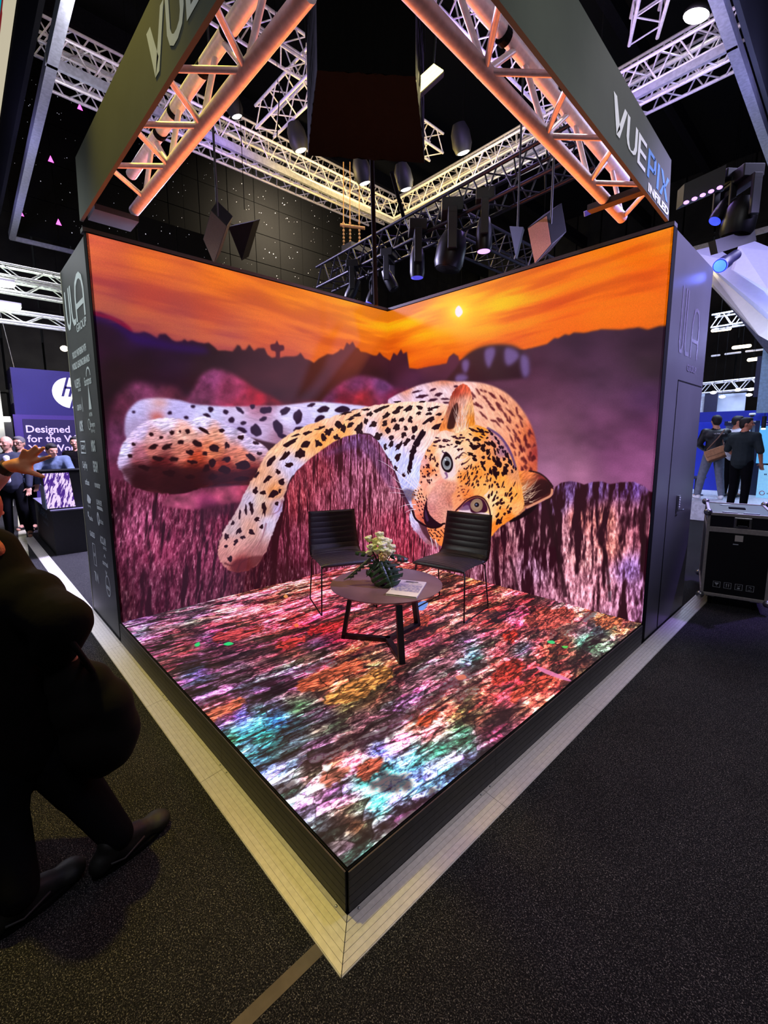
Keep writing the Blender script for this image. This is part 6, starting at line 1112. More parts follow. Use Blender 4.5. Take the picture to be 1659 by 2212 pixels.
# ================= table, chairs, flowers, magazine =================
tz = .475
L4 = [Vector(on(u, v, 2, tz)) for u, v in ((714, 1262), (956, 1262), (835, 1224), (850, 1306))]
tc_ = Vector(on(836, 1262, 2, tz)); tR = .475
tc_ = Vector(((L4[0]+L4[1])/2)); tR = (L4[0]-L4[1]).length/2
tc_ = Vector((1.955, -1.905, 0))
t = thing('coffee_table', 'round dark wooden coffee table on a black three-legged base', 'table', (tc_.x, tc_.y, 0))
tp_ = MB().lathe([(0, tz-.022), (tR-.03, tz-.022), (tR-.004, tz-.006), (tR, tz-.003), (tR, tz), (0, tz)], n=96).build('tabletop', M['top'], t); autosmooth(tp_, .5)
feet = [Vector(on(u, v, 2, 0)) for u, v in ((742, 1378), (868, 1434), (902, 1352))]
cen = sum(feet, Vector())/3-Vector((tc_.x, tc_.y, 0)); fx = [f-Vector((tc_.x, tc_.y, 0)) for f in feet]; tops = [cen+(f-cen)*.80+Vector((0, 0, tz-.024)) for f in fx]
def beam(a, b, w_, h_, flat=None):
    a, b = Vector(a), Vector(b); d = (b-a).normalized(); s_ = (flat if flat else d.cross(Vector((0, 0, 1)))).normalized(); u = s_.cross(d).normalized(); mb = MB()
    mb.prism([a+s_*w_/2+u*h_/2, a-s_*w_/2+u*h_/2, a-s_*w_/2-u*h_/2, a+s_*w_/2-u*h_/2], b-a); return mb
for f, tp in zip(fx, tops):
    d = (f-cen).normalized(); s_ = d.cross(Vector((0, 0, 1)))
    beam(f+Vector((0, 0, .0)), tp, .05, .035, s_).build('leg', M['tleg'], t, bevel=.002)
    beam(cen+Vector((0, 0, .02))-d*.02, f+Vector((0, 0, .02))+d*.012, .05, .038, s_).build('foot_rail', M['tleg'], t, bevel=.002)
MB().lathe([(0, tz-.034), (.16, tz-.034), (.16, tz-.023), (0, tz-.023)], (cen.x, cen.y, 0), 24).build('mounting_plate', M['tleg'], t)

def shell(prof, wid, thick, ribs, name, mt, parent):
    """seat and back as one bent upholstered shell; prof = side curve (y, z), ribs across it"""
    P = spline(prof, 14, closed=False); n = len(P); cum = [0]
    for i in range(1, n): cum.append(cum[-1]+float(np.hypot(*(P[i]-P[i-1]))))
    tot = cum[-1]; nu = 18; K = 160; vs = []; fs = []
    ys = np.interp(np.linspace(0, tot, K), cum, P[:, 0]); zs = np.interp(np.linspace(0, tot, K), cum, P[:, 1])
    for side in (1, -1):
        for k in range(K):
            s_ = k/(K-1); a = max(0, k-1); b = min(K-1, k+1); ty, tz_ = ys[b]-ys[a], zs[b]-zs[a]; l_ = math.hypot(ty, tz_); ny, nz = -tz_/l_, ty/l_
            w_ = wid(s_); rib = .5-.5*abs(math.cos(math.pi*s_*ribs)); rib = (abs(math.sin(math.pi*s_*ribs))**.35)*.013
            for i in range(nu+1):
                x = -1+2*i/nu; e = (1-abs(x)**6); edge = min(1, min(s_, 1-s_)*30); off = side*(thick/2*(e**.5)*edge**.5)+(rib*e*edge if side == 1 else rib*.6*e*edge*-1)
                dish = .012*(x*x)*(1 if s_ < .5 else .6)
                vs.append((x*w_/2, ys[k]+ny*(off+dish), zs[k]+nz*(off+dish)))
    q = (nu+1)
    for sd_ in (0, 1):
        o = sd_*K*q
        for k in range(K-1):
            for i in range(nu): f = (o+k*q+i, o+k*q+i+1, o+(k+1)*q+i+1, o+(k+1)*q+i); fs.append(f if sd_ else f[::-1])
    o = K*q
    for k in range(K-1):
        fs.append((k*q, (k+1)*q, o+(k+1)*q, o+k*q)); fs.append((k*q+nu, o+k*q+nu, o+(k+1)*q+nu, (k+1)*q+nu))
    for i in range(nu): fs.append((i, o+i, o+i+1, i+1)); z_ = (K-1)*q; fs.append((z_+i, z_+i+1, o+z_+i+1, o+z_+i))
    return MB().add(vs, fs).build(name, mt, parent, smooth=True)
def chair(label, x, y, rz):
    """local: the seat faces -y... front edge at +y"""
    t = thing('side_chair', label, 'chair', (x, y, 0), rz, 'ribbed black chairs on the LED floor')
    wid = lambda s_: .50-.05*max(0, s_-.5)*1.2
    seat = [(.25, .425), (.235, .452), (.12, .455), (.0, .448), (-.12, .442)]
    back = [(-.12, .442), (-.19, .452), (-.235, .50), (-.262, .60), (-.285, .72), (-.300, .825)]
    shell(seat, lambda s_: .50, .024, 9, 'seat', M['leather'], t); shell(back, lambda s_: .50-.045*s_, .024, 9, 'backrest', M['leather'], t)
    for q in (-1, 1):
        r = .0065; a = q*.235; MB().path([(q*.16, .17, .425), (q*.20, .19, .423), (a, .21, .41), (q*.25, .235, .0075), (q*.25, .22, .007), (q*.25, -.21, .007), (q*.25, -.225, .0075), (a, -.16, .405), (q*.20, -.14, .42), (q*.14, -.12, .422)], r, n=8).build('sled_leg', M['wire'], t, smooth=True)
    MB().tube((-.17, .17, .425), (.17, .17, .425), .006, n=8).tube((-.15, -.12, .42), (.15, -.12, .42), .006, n=8).build('cross_bar', M['wire'], t); return t
SCL = 1.167                                                          # people and seats share the scale of the stage
def scaled(t, s=SCL): t.scale = (s, s, s); return t
scaled(chair('ribbed black chair left of the table, in front of the tree-trunk picture', 1.07, -1.715, math.atan2(-.917, -.4)+.03))
scaled(chair('ribbed black chair right of the table, hiding the leopard chin', 1.975, -1.0, math.pi+.16))

# flowers in a round glass vase
vp = Vector(on(823, 1262, 2, tz))
t = thing('flower_vase', 'cream flowers with big split leaves in a dark glass vase on the table', 'flowers', vp)
gm = bpy.data.materials.new('smoked_glass'); gm.use_nodes = True; b = gm.node_tree.nodes['Principled BSDF']; b.inputs['Base Color'].default_value = (.42, .38, .42, 1); b.inputs['Roughness'].default_value = .05; b.inputs['Transmission Weight'].default_value = .85; b.inputs['IOR'].default_value = 1.3
nzt = gm.node_tree.nodes.new('ShaderNodeTexNoise'); nzt.inputs['Scale'].default_value = 3; gm.node_tree.links.new(nzt.outputs['Fac'], b.inputs['Coat Weight'])
MB().lathe([(0, .002), (.055, .002), (.085, .03), (.10, .075), (.092, .12), (.07, .155), (.066, .175), (.060, .175), (.064, .155), (.086, .12), (.094, .075), (.08, .034), (.05, .010), (0, .010)], n=32).build('vase', gm, t, smooth=True)
rnd = random.Random(5); st = MB()
right = Vector(CR); right.z = 0; right.normalize(); fwd = Vector((-right.y, right.x, 0))
def loc(a, h, d=0): return right*a+Vector((0, 0, h))+fwd*d
bl = [(-.105, .40, .02, .050), (-.075, .335, -.03, .058), (-.01, .43, .02, .055), (-.045, .37, .03, .055), (.01, .36, -.05, .062), (.055, .375, .0, .062), (.085, .33, -.02, .058), (.03, .315, -.07, .055), (-.03, .31, -.06, .050), (.07, .295, -.05, .052), (-.095, .29, -.03, .045), (.015, .40, -.02, .055), (.095, .28, .03, .045)]
for k, (a, h, d, r) in enumerate(bl):
    c = loc(a, h, d); fl_ = MB()
    for ring_, (n_, rr, tl_a) in enumerate(((3, .30, .25), (5, .75, .95))):
        for i in range(n_):
            q = 2*math.pi*i/n_+ring_*.4+k; tt = tl_a+rnd.uniform(-.12, .12)
            R = Matrix.Rotation(q, 3, 'Z') @ Matrix.Rotation(tt, 3, 'Y'); R = Matrix.Rotation(rnd.uniform(-.3, .3), 3, 'X') @ Matrix.Rotation(a*3, 3, fwd) @ R
            pc = c+R @ Vector((0, 0, r*.45*rr)); fl_.ell(pc, (r*.26, r*.52, r*.58), R, n=12, m=8)
    fl_.ell(c, (r*.5, r*.5, r*.5), n=10, m=6)
    f_ = fl_.build('blossom', M['petal'], t, smooth=True); st.path([loc(0, .05), loc(a*.4, h*.6, d*.4), c-Vector((0, 0, r*.4))], .004, n=6)
c = loc(.02, .275, -.10); fl_ = MB()
for i in range(9):
    R = Matrix.Rotation(2*math.pi*i/9, 3, fwd) ; fl_.ell(c+R @ (right*.028), (.012, .012, .012), n=8, m=6)
fl_.ell(c+fwd*-.008, (.016, .016, .016), n=8, m=6); fl_.build('blossom', M['petal2'], t, smooth=True, label='tan seed-head blossom')
st.build('stem', M['leaf'], t, smooth=True)
def monstera(name, tip, base, up, wdt, mt, slots=5, curl=.03):
    """a split leaf: a bent plate with notches cut from the edge"""
    tip, base, up = Vector(tip), Vector(base), Vector(up); ax = tip-base; L_ = ax.length; ax.normalize(); sd = ax.cross(up).normalized(); nn = sd.cross(ax).normalized(); mb = MB()
    for sg in (-1, 1):
        for k in range(slots):
            a0 = k/slots+.02; a1 = (k+.72)/slots; n_ = 5; vs = []
            for i in range(n_+1):
                s_ = a0+(a1-a0)*i/n_
                for j in range(5):
                    q = j/4; w_ = wdt*math.sin(math.pi*min(1, (s_*.92+.08)))**.6*q; fw = s_+q*.10*(1-s_)
                    vs.append(base+ax*L_*fw+sd*sg*w_+nn*(-curl*q*q*1.2-curl*2.2*(fw-.3)**2))
            mb.add(vs, [(i*5+j, i*5+j+1, (i+1)*5+j+1, (i+1)*5+j) for i in range(n_) for j in range(4)])
        vs = []
        for i in range(13):
            s_ = i/12
            for q in (0, .30 if 0 < i < 12 else .02): w_ = wdt*math.sin(math.pi*min(1, (s_*.92+.08)))**.6*q; vs.append(base+ax*L_*s_+sd*sg*w_+nn*(-curl*q*q*1.2-curl*2.2*(s_-.3)**2))
        mb.add(vs, [(i*2, i*2+1, i*2+3, i*2+2) for i in range(12)])
    o = mb.build(name, mt, t, smooth=True); s = o.modifiers.new('thickness', 'SOLIDIFY'); s.thickness = .0015; return o
monstera('split_leaf', loc(.10, .03, -.17), loc(.0, .24, -.05), loc(0, .4, -1), .145, M['leaf'], 5, .04)
monstera('split_leaf', loc(-.13, .10, -.08), loc(-.02, .24, .0), loc(-.5, .4, -1), .055, M['leaf'], 3, .02)
monstera('split_leaf', loc(.20, .08, -.02), loc(.05, .22, .0), loc(.6, .8, -.5), .09, M['leaf'], 4, .05)
monstera('split_leaf', loc(.26, .235, .03), loc(.07, .27, .02), loc(0, 1, -.4), .05, M['leaf'], 3, .02)
monstera('split_leaf', loc(-.24, .30, .05), loc(-.06, .27, .02), loc(0, 1, -.5), .035, M['leaf'], 3, .02)
gl = MB()
for k in range(7):
    a0 = loc(-.06-.03*k, .25-.028*k, -.02); gl.path([a0, a0+loc(-.045, -.005, -.02), a0+loc(-.085, -.05+.004*k, -.03)], lambda q: .012*(1-q)+.002, n=6)
gl.path([loc(-.04, .26), loc(-.14, .2), loc(-.27, .06, -.05)], .003, n=6).build('grey_twig', M['leafg'], t, smooth=True)

# magazine on the table
mc = [Vector(on(u, v, 2, tz+.012)) for u, v in ((833, 1283), (862, 1251), (921, 1257), (900, 1291))]
t = thing('magazine', 'magazine with a printed pale cover lying on the table', 'magazine', mc[0]); q = [p-mc[0] for p in mc]
MB().prism([p-Vector((0, 0, .0115)) for p in q], (0, 0, .009)).build('pages', M['paper'], t)
cv = MB(); nx_ = 10; vs = []
for j in range(2):
    for i in range(nx_+1):
        s_ = i/nx_; p = (q[0]*(1-s_)+q[1]*s_) if j == 0 else (q[3]*(1-s_)+q[2]*s_); vs.append(p+Vector((0, 0, -.0015+.006*(1-s_)**4)))
for i in range(nx_): cv.add([vs[i], vs[i+1], vs[nx_+2+i], vs[nx_+1+i]], [(0, 1, 2, 3)])
co = cv.build('cover', M['paper'], t); s = co.modifiers.new('th', 'SOLIDIFY'); s.thickness = .0006
e1, e2 = (q[1]-q[0]), (q[3]-q[0]); pr_ = MB(); P_ = lambda a, b_: q[0]+e1*a+(q[3]*(1-a)+q[2]*a-(q[0]*(1-a)+q[1]*a))*b_+Vector((0, 0, .0012))
pr_.add([P_(.27, .04), P_(.72, .04), P_(.72, .96), P_(.27, .96)], [(0, 1, 2, 3)]); pr_.build('cover_print', M['print_'], t)
tx = MB()
for a_, b0, b1, w_ in ((.90, .30, .75, .03), (.84, .25, .6, .015), (.80, .55, .9, .012)):
    tx.add([P_(a_-w_/2, b0)+Vector((0, 0, .0006)), P_(a_+w_/2, b0)+Vector((0, 0, .0006)), P_(a_+w_/2, b1)+Vector((0, 0, .0006)), P_(a_-w_/2, b1)+Vector((0, 0, .0006))], [(0, 1, 2, 3)])
tx.build('title_print', M['navy'], t)

# ================= people =================
def face(mb, c, r, R):
    """nose, brow, lips, ears and chin of a head of radius r at c, facing R @ +y"""
    f = lambda x, y, z: Vector(c)+R @ Vector((x*r, y*r, z*r))
    mb.ell(f(0, 0, .08), (r*.80, r*.98, r*1.05), R); mb.ell(f(0, .18, -.42), (r*.60, r*.72, r*.72), R); mb.ell(f(0, .55, -.88), (r*.30, r*.24, r*.20), R)
    mb.cap(f(0, .86, .12), f(0, 1.10, -.22), r*.08, r*.14); mb.ell(f(0, .98, -.26), (r*.19, r*.12, r*.09), R)
    mb.ell(f(0, .80, .28), (r*.50, r*.16, r*.11), R); mb.ell(f(0, .83, -.56), (r*.26, r*.12, r*.07), R); mb.ell(f(0, .79, -.67), (r*.22, r*.12, r*.07), R)
    for q in (-1, 1): mb.ell(f(q*.80, -.05, -.10), (r*.10, r*.20, r*.30), R); mb.ell(f(q*.42, .66, -.22), (r*.22, r*.2, r*.18), R)
def eyes(par, c, r, R):
    f = lambda x, y, z: Vector(c)+R @ Vector((x*r, y*r, z*r)); mb = MB()
    for q in (-1, 1): mb.ell(f(q*.32, .84, .06), (r*.13, r*.07, r*.07), R, n=10, m=6)
    mb.build('eye', M['blackmetal'], par, smooth=True)
def hand(mb, w, d, pn, s=1., spread=.16, curl=.35, thumb=1):
    """palm and five unequal, bent fingers from the wrist w along d; pn = palm normal"""
    w, d, pn = Vector(w), Vector(d).normalized(), Vector(pn).normalized(); sd = d.cross(pn).normalized()*thumb
    pc = w+d*.048*s; R = Matrix((sd, d, pn)).transposed(); mb.ell(pc, (.042*s, .055*s, .018*s), R)
    for k, (o, L_) in enumerate(((.030, .072), (.010, .082), (-.010, .076), (-.029, .060))):
        b0 = w+d*.088*s+sd*o*s; dd = (d+sd*spread*(1.5-k)*.6).normalized(); mb.cap(w+d*.05*s+sd*o*.9*s, b0, .011*s, .0098*s)
        p = b0
        for j in range(3):
            dd = (dd+pn*curl*.5).normalized(); q = p+dd*L_*(.45, .32, .26)[j]*s; mb.cap(p, q, (.0096, .0088, .0080)[j]*s, (.0088, .0080, .0070)[j]*s); p = q
    t0 = w+d*.022*s+sd*.026*s; t1 = t0+(d*.5+sd*.75+pn*.2).normalized()*.042*s; t2 = t1+(d*.8+sd*.5).normalized()*.030*s; mb.cap(t0, t1, .014*s, .011*s); mb.cap(t1, t2, .011*s, .0088*s)
def person(label, base, rz, pose, tops, legs, hairm, skinm='skin', hair=True, long_sleeve=True, voxel=.013, group=None, scale=SCL, shoes='shoe', build=1., glasses=False):
    t = thing('person', label, 'person', base, rz, group); t.scale = (scale,)*3; P = {k: Vector(v) for k, v in pose.items()}
    hc_, hy = P['head'], pose.get('_head_rot', (0, 0, 0)); R = Euler(hy).to_matrix(); body = MB(); g = build
    face(body, hc_, .105, R); body.cap(P['neck'], hc_-R @ Vector((0, .01, .06)), .062, .055)
    body.cap(P['chest']+Vector((-.09*g, 0, .03)), P['chest']+Vector((.09*g, 0, .03)), .115*g, .115*g); body.cap(P['chest'], P['belly'], .135*g, .13*g); body.cap(P['belly'], P['hip'], .13*g, .14*g)
    body.cap(P['neck'], P['chest'], .075, .11)
    for q in 'lr':
        sh, el, wr = P['sh'+q], P['el'+q], P['wr'+q]; body.cap(P['chest']+Vector((0, 0, .06)), sh, .08, .062); body.cap(sh, el, .055, .042); body.cap(el, wr, .042, .028)
        hd = (wr-el).normalized(); hand(body, wr, hd, Vector((0, 1, 0)) if abs(hd.y) < .7 else Vector((0, 0, -1)), 1., .1, .45, 1 if q == 'l' else -1)
        hp, kn, an, to = P['hp'+q], P['kn'+q], P['an'+q], P['to'+q]; body.cap(P['hip'], hp, .12, .095); body.cap(hp, kn, .09, .06); body.cap(kn, an, .058, .042); body.cap(an, to, .042, .034)
    remesh(body, 'body', M[skinm], t, voxel*.62, 3); eyes(t, hc_, .105, R)
    tp = MB(); e = .020
    tp.cap(P['chest']+Vector((-.10*g, 0, .035)), P['chest']+Vector((.10*g, 0, .035)), .118*g+e, .118*g+e); tp.cap(P['chest'], P['belly'], .138*g+e, .136*g+e); tp.cap(P['belly'], P['hip']+Vector((0, 0, -.02)), .136*g+e, .145*g+e); tp.cap(P['neck']-Vector((0, 0, .01)), P['chest'], .066+e*.6, .11+e)
    for q in 'lr':
        sh, el, wr = P['sh'+q], P['el'+q], P['wr'+q]; tp.cap(P['chest']+Vector((0, 0, .06)), sh, .08+e, .066+e); tp.cap(sh, el, .06+e, .046+e)
        if long_sleeve: tp.cap(el, wr-(wr-el).normalized()*.02, .046+e, .034+e*.8)
    remesh(tp, 'jacket' if long_sleeve else 'shirt', M[tops], t, voxel, 5)
    lg = MB(); lg.cap(P['hip']+Vector((0, 0, .03)), P['hip']-Vector((0, 0, .03)), .145*g+.006, .14)
    for q in 'lr': hp, kn, an = P['hp'+q], P['kn'+q], P['an'+q]; lg.cap(P['hip'], hp, .13, .108); lg.cap(hp, kn, .106, .078); lg.cap(kn, an+Vector((0, 0, .015)), .078, .062)
    remesh(lg, 'trousers', M[legs], t, voxel, 5)
    for q in 'lr':
        an, to = P['an'+q], P['to'+q]; d = (to-an); d.z = 0; d.normalize(); s = MB(); z0 = min(to.z, an.z-.04); hl_ = Vector((an.x, an.y, z0+.01))-d*.05; s.cap(hl_, hl_+d*.05+Vector((0, 0, .03)), .042, .045); s.cap(hl_+d*.06, hl_+d*.20, .046, .036); s.cap(an, hl_+d*.08, .046, .046)
        s.box((-.001, -.001, -.001), (.001, .001, .001), Matrix.Translation(hl_)); remesh(s, 'shoe', M[shoes], t, .012, 2)
    if hair:
        h = MB(); f = lambda x, y, z: hc_+R @ Vector((x*.105, y*.105, z*.105)); h.ell(f(0, -.13, .28), (.093, .100, .100), R); h.ell(f(0, -.45, -.10), (.080, .065, .085), R); h.ell(f(0, .35, .80), (.065, .06, .04), R); remesh(h, 'hair', M[hairm], t, .011, 2)
    if glasses:
        gg = MB(); f = lambda x, y, z: hc_+R @ Vector((x*.105, y*.105, z*.105))
        for q in (-1, 1): gg.path([f(q*.34+.24*math.cos(a), .99, .05+.18*math.sin(a)) for a in np.linspace(0, 6.28, 13)[:-1]], .004, 6, True); gg.path([f(q*.58, .99, .08), f(q*.86, .0, .05)], .004)
        gg.build('glasses', M['black'], t)
    return t
def stand(**k):
    p = dict(head=(0, .03, 1.63), neck=(0, 0, 1.47), chest=(0, 0, 1.30), belly=(0, .01, 1.10), hip=(0, 0, .96), shl=(-.19, 0, 1.40), shr=(.19, 0, 1.40), ell=(-.25, -.03, 1.12), elr=(.25, -.03, 1.12), wrl=(-.25, .06, .88), wrr=(.25, .06, .88),
             hpl=(-.09, 0, .90), hpr=(.09, 0, .90), knl=(-.10, .02, .50), knr=(.10, .02, .50), anl=(-.11, -.02, .09), anr=(.11, -.02, .09), tol=(-.12, .14, .035), tor=(.12, .14, .035)); p.update(k); return p
def foot_at(u, v, z=G): p = on(u, v, 2, z); return (float(p[0]), float(p[1]), z)
faceA = math.atan2(-1, .2)
# left background
pA = V3(40, 1166, 9.2); pA.z = G
person('bald person in a white T-shirt and navy jacket standing behind the raised hand', pA, -1.9, stand(_head_rot=(0, 0, -.5), anl=(-.16, -.06, .09), tol=(-.2, .1, .035), knl=(-.13, .05, .5)), 'navy', 'trous', 'hairg', hair=False, build=1.05)
t_ = [o for o in bpy.data.objects if o.name.startswith('person')][-1]
tsm = MB(); tsm.cap((0, .100, 1.37), (0, .102, 1.0), .066, .078); remesh(tsm, 'shirt_front', M['tshirt'], t_, .013, 3, label='white T-shirt front')
pB = V3(66, 1150, 10.0); pB.z = G
person('grey-haired person with glasses behind the bald one', pB, -2.2, stand(), 'grey' if False else 'bluesh', 'trous', 'hairg', glasses=True)
pC = Vector((-6.9, -2.72, G))
person('person in a blue-grey shirt leaning on the small LED display', (-7.42, -3.02, G), -1.75, stand(head=(0, .28, 1.50), neck=(0, .18, 1.38), chest=(0, .12, 1.22), belly=(0, .04, 1.06), shl=(-.19, .16, 1.32), shr=(.19, .16, 1.32), ell=(-.27, .36, 1.12), elr=(.27, .34, 1.12), wrl=(-.16, .52, 1.10), wrr=(.14, .52, 1.10), _head_rot=(-.25, 0, .5)), 'bluesh', 'trous', 'hair')
person('person in black half hidden by the cabin with the logos', (-7.9, -2.50, G), -2.2, stand(_head_rot=(0, 0, .3)), 'coat', 'trous', 'hair')
# right background
p_ = V3(1532, 1080, 11.2); sc_ = 1.16
person('person seen from behind in a black printed polo shirt and grey jeans', (p_.x, p_.y, pz), .55, stand(anl=(-.22, .02, .09), tol=(-.24, .16, .035), knl=(-.17, .03, .5), anr=(.20, -.02, .09), tor=(.23, .12, .035), knr=(.15, .02, .5), ell=(-.27, .05, 1.15), wrl=(-.12, .2, 1.05), elr=(.27, .04, 1.14), wrr=(.14, .2, 1.04)), 'black', 'jeans', 'hair', group=None, shoes='white')
t_ = [o for o in bpy.data.objects if o.name.startswith('person')][-1]
wt = MB(); writing(wt, 'ULTIMATE', (-.095, -.158, 1.36), (1, 0, 0), (0, 0, .022), .19, .02); wt.build('shirt_print', M['white'], t_)
bp_ = Vector((p_.x, p_.y, pz)); Rz = Matrix.Rotation(.55, 3, 'Z')
t = thing('shoulder_bag', 'tan messenger bag slung behind the person in grey jeans', 'bag', bp_+Rz @ Vector((-.08, -.25, 1.13)), .55)
bm2 = MB().box((-.20, -.05, -.13), (.20, .05, .12)).build('body', M['tan'], t, bevel=.03); bm2.rotation_euler = (0, -.4, 0)
fl2 = MB().box((-.205, -.062, -.02), (.205, -.048, .13)).build('flap', M['tan'], t, bevel=.006); fl2.rotation_euler = (0, -.4, 0)
MB().box((-.19, -.055, -.16), (.19, .05, -.12), Matrix.Rotation(-.4, 4, 'Y')).build('base', mat('brown_leather', rgb(84, 58, 38), .6), t)
MB().path([(-.17, 0, .08), (.05, -.0, .38), (.18, .06, .56), (.17, .2, .5), (.2, .0, .1)], .014, n=6).build('strap', mat('brown_strap', rgb(110, 78, 60), .6), t)
p_ = V3(1591, 1100, 10.2)
person('dark-shirted person standing in front of the grey wall turned to the right', (p_.x, p_.y, pz-.1), -.3, stand(_head_rot=(0, 0, -1.1), ell=(-.27, .02, 1.15), wrl=(-.16, .16, .98), elr=(.29, -.02, 1.13), wrr=(.27, .1, .9)), 'dgreen', 'trous', 'hair', 'skin2', long_sleeve=False, build=1.12)
p_ = V3(1573, 1090, 11.6)
person('person mostly hidden behind the dark-shirted one', (p_.x, p_.y, pz), -.4, stand(_head_rot=(0, 0, -.9)), 'tshirt', 'trous', 'hair', 'skin2')
t = thing('stool', 'dark stool with a pale top between the two groups at the blue booth', 'stool', (float(on(1560, 1070, 2, pz)[0])-.5, 9.6, pz)); MB().lathe([(0, .5), (.18, .5), (.2, .47), (.18, .44), (.05, .43), (.05, .03), (.16, .02), (.16, 0), (0, 0)], n=20).build('body', M['navyb'], t, smooth=False)

# foreground passer-by, from behind, walking along the left ramp
fg = thing('person', 'person in a black coat striding past at the left, seen from behind', 'person', (2.6, -4.4, G)); o_ = fg.location.copy()
A = lambda u, v, d: V3(u, v, d)-o_
zf = G-o_.z
an1 = Vector(on(258, 1856, 2, G))-o_+Vector((0, 0, .10)); an2 = Vector(on(42, 1985, 2, G))-o_+Vector((0, 0, .10))
to1 = Vector(on(352, 1778, 2, G))-o_+Vector((0, 0, .04)); to2 = Vector(on(92, 1905, 2, G))-o_+Vector((0, 0, .04)); to2 = an2+(to1-an1).normalized()*.2-Vector((0, 0, .06))
hipc = A(20, 1560, 2.06); hp1, hp2 = A(75, 1585, 2.12), A(-20, 1590, 1.98); kn1, kn2 = A(172, 1705, 2.16), A(-5, 1760, 1.93)
hd_, nk_, ch_, be_ = A(-74, 1105, 2.05), A(-18, 1195, 2.05), A(5, 1320, 2.05), A(15, 1450, 2.05)
shr_, elr_, wrr_ = A(88, 1318, 2.0), A(140, 1345, 1.92), A(150, 1425, 2.0); shl_, ell_, wrl_ = A(-80, 1300, 2.1), A(-140, 1450, 2.0), A(-110, 1560, 1.9)
bd_ = MB(); hR = Matrix.Rotation(math.radians(20), 3, 'Z'); face(bd_, hd_, .118, hR); bd_.cap(nk_, hd_, .07, .065); bd_.cap(nk_, ch_, .09, .14); bd_.cap(ch_, be_, .17, .16); bd_.cap(be_, hipc, .16, .16)
for s_, e_, w_ in ((shr_, elr_, wrr_), (shl_, ell_, wrl_)): bd_.cap(ch_+(s_-ch_)*.3, s_, .10, .075); bd_.cap(s_, e_, .065, .05); bd_.cap(e_, w_, .05, .034); hand(bd_, w_, w_-e_, (0, .7, .7), 1.15, .1, .5)
for h_, k_, a_, to_ in ((hp1, kn1, an1, to1), (hp2, kn2, an2, to2)): bd_.cap(hipc, h_, .14, .11); bd_.cap(h_, k_, .10, .07); bd_.cap(k_, a_, .068, .048); bd_.cap(a_, a_+(to_-a_)*.6, .040, .026)
remesh(bd_, 'body', M['skin'], fg, .010, 3); eyes(fg, hd_, .118, hR)
ct = MB(); ct.cap(nk_+Vector((0, 0, .0)), ch_, .12, .20); ct.cap(A(-60, 1310, 2.1), A(60, 1300, 2.03), .165, .155); ct.cap(ch_, be_, .215, .20); ct.cap(be_, A(20, 1610, 2.05), .20, .21); ct.cap(shr_-(elr_-shr_)*.2, elr_, .125, .112); ct.cap(elr_, A(120, 1400, 1.96), .112, .095); ct.cap(shl_, ell_, .12, .10); ct.cap(ell_, wrl_, .10, .07); ct.cap(A(50, 1600, 2.1), A(85, 1640, 2.12), .13, .11)
cto = remesh(ct, 'coat', M['coat'], fg, .014, 14)
lg = MB(); lg.cap(hipc, hp1, .17, .145); lg.cap(hipc, hp2, .17, .15); lg.cap(hp1, kn1, .14, .105); lg.cap(kn1, an1+Vector((0, 0, .03)), .10, .072); lg.cap(hp2, kn2, .15, .115); lg.cap(kn2, an2+Vector((0, 0, .03)), .11, .085)
remesh(lg, 'trousers', M['trous'], fg, .012, 3)
def big_shoe(an, to):
    d = (to-an); d.z = 0; d.normalize(); sd = Vector((-d.y, d.x, 0)); z = zf; b0 = Vector((an.x, an.y, z))-d*.085; s = MB()
    s.cap(b0+Vector((0, 0, .052)), b0+d*.05+Vector((0, 0, .085)), .048, .056); s.cap(b0+d*.10+Vector((0, 0, .058)), b0+d*.29+Vector((0, 0, .044)), .060, .041); s.cap(b0+d*.05+Vector((0, 0, .11)), b0+d*.20+Vector((0, 0, .06)), .054, .048); s.ell(b0+d*.275+Vector((0, 0, .040)), (.064, .074, .046), Matrix((sd, d, Vector((0, 0, 1)))).transposed())
    so = remesh(s, 'shoe', M['shoe'], fg, .009, 2)
    sl_ = MB(); pts = []
    for k in range(24):
        a = 2*math.pi*k/24; r_ = .185; w_ = .056+.010*math.cos(a); pts.append(b0+d*(.145+r_*math.cos(a))+sd*w_*math.sin(a)*1.05)
    sl_.prism([p+Vector((0, 0, .002)) for p in pts], (0, 0, .026)); sl_.build('sole', M['matte'], so, bevel=.006)
    lc = MB()
    for k in range(4): c_ = b0+d*(.12+k*.026)+Vector((0, 0, .128-k*.016)); lc.path([c_-sd*.028-Vector((0, 0, .006)), c_, c_+sd*.028-Vector((0, 0, .006))], .004, n=6)
    c_ = b0+d*.115+Vector((0, 0, .134)); lc.path([c_+Vector((.0, 0, 0))+(d*math.cos(a)*.028+sd*(math.sin(a)*.022+.022)) for a in np.linspace(0, 6.2, 10)], .0032, n=6); lc.path([c_+(d*math.cos(a)*.028-sd*(math.sin(a)*.022+.022)) for a in np.linspace(0, 6.2, 10)], .0032, n=6)
    lc.build('lace', M['lace'], so, smooth=True)
    st_ = MB(); st_.path([b0+d*.02-sd*.052+Vector((0, 0, .06)), b0+d*.08-sd*.057+Vector((0, 0, .038)), b0+d*.18-sd*.056+Vector((0, 0, .066))], .005, n=6); st_.build('side_stripe', M['lace'], so, smooth=True)
big_shoe(an1, to1); big_shoe(an2, to2)
hr = MB(); hr.ell(hd_+Vector((0, 0, .02)), (.125, .135, .135)); hr.ell(hd_+Vector((.0, -.05, -.10)), (.11, .10, .13)); hr.ell(hd_+Vector((.03, -.0, -.14)), (.10, .09, .10)); hr.cap(A(-50, 1140, 2.0), A(-12, 1192, 1.99), .05, .045); hro = remesh(hr, 'hair', M['hairr'], fg, .012, 2)
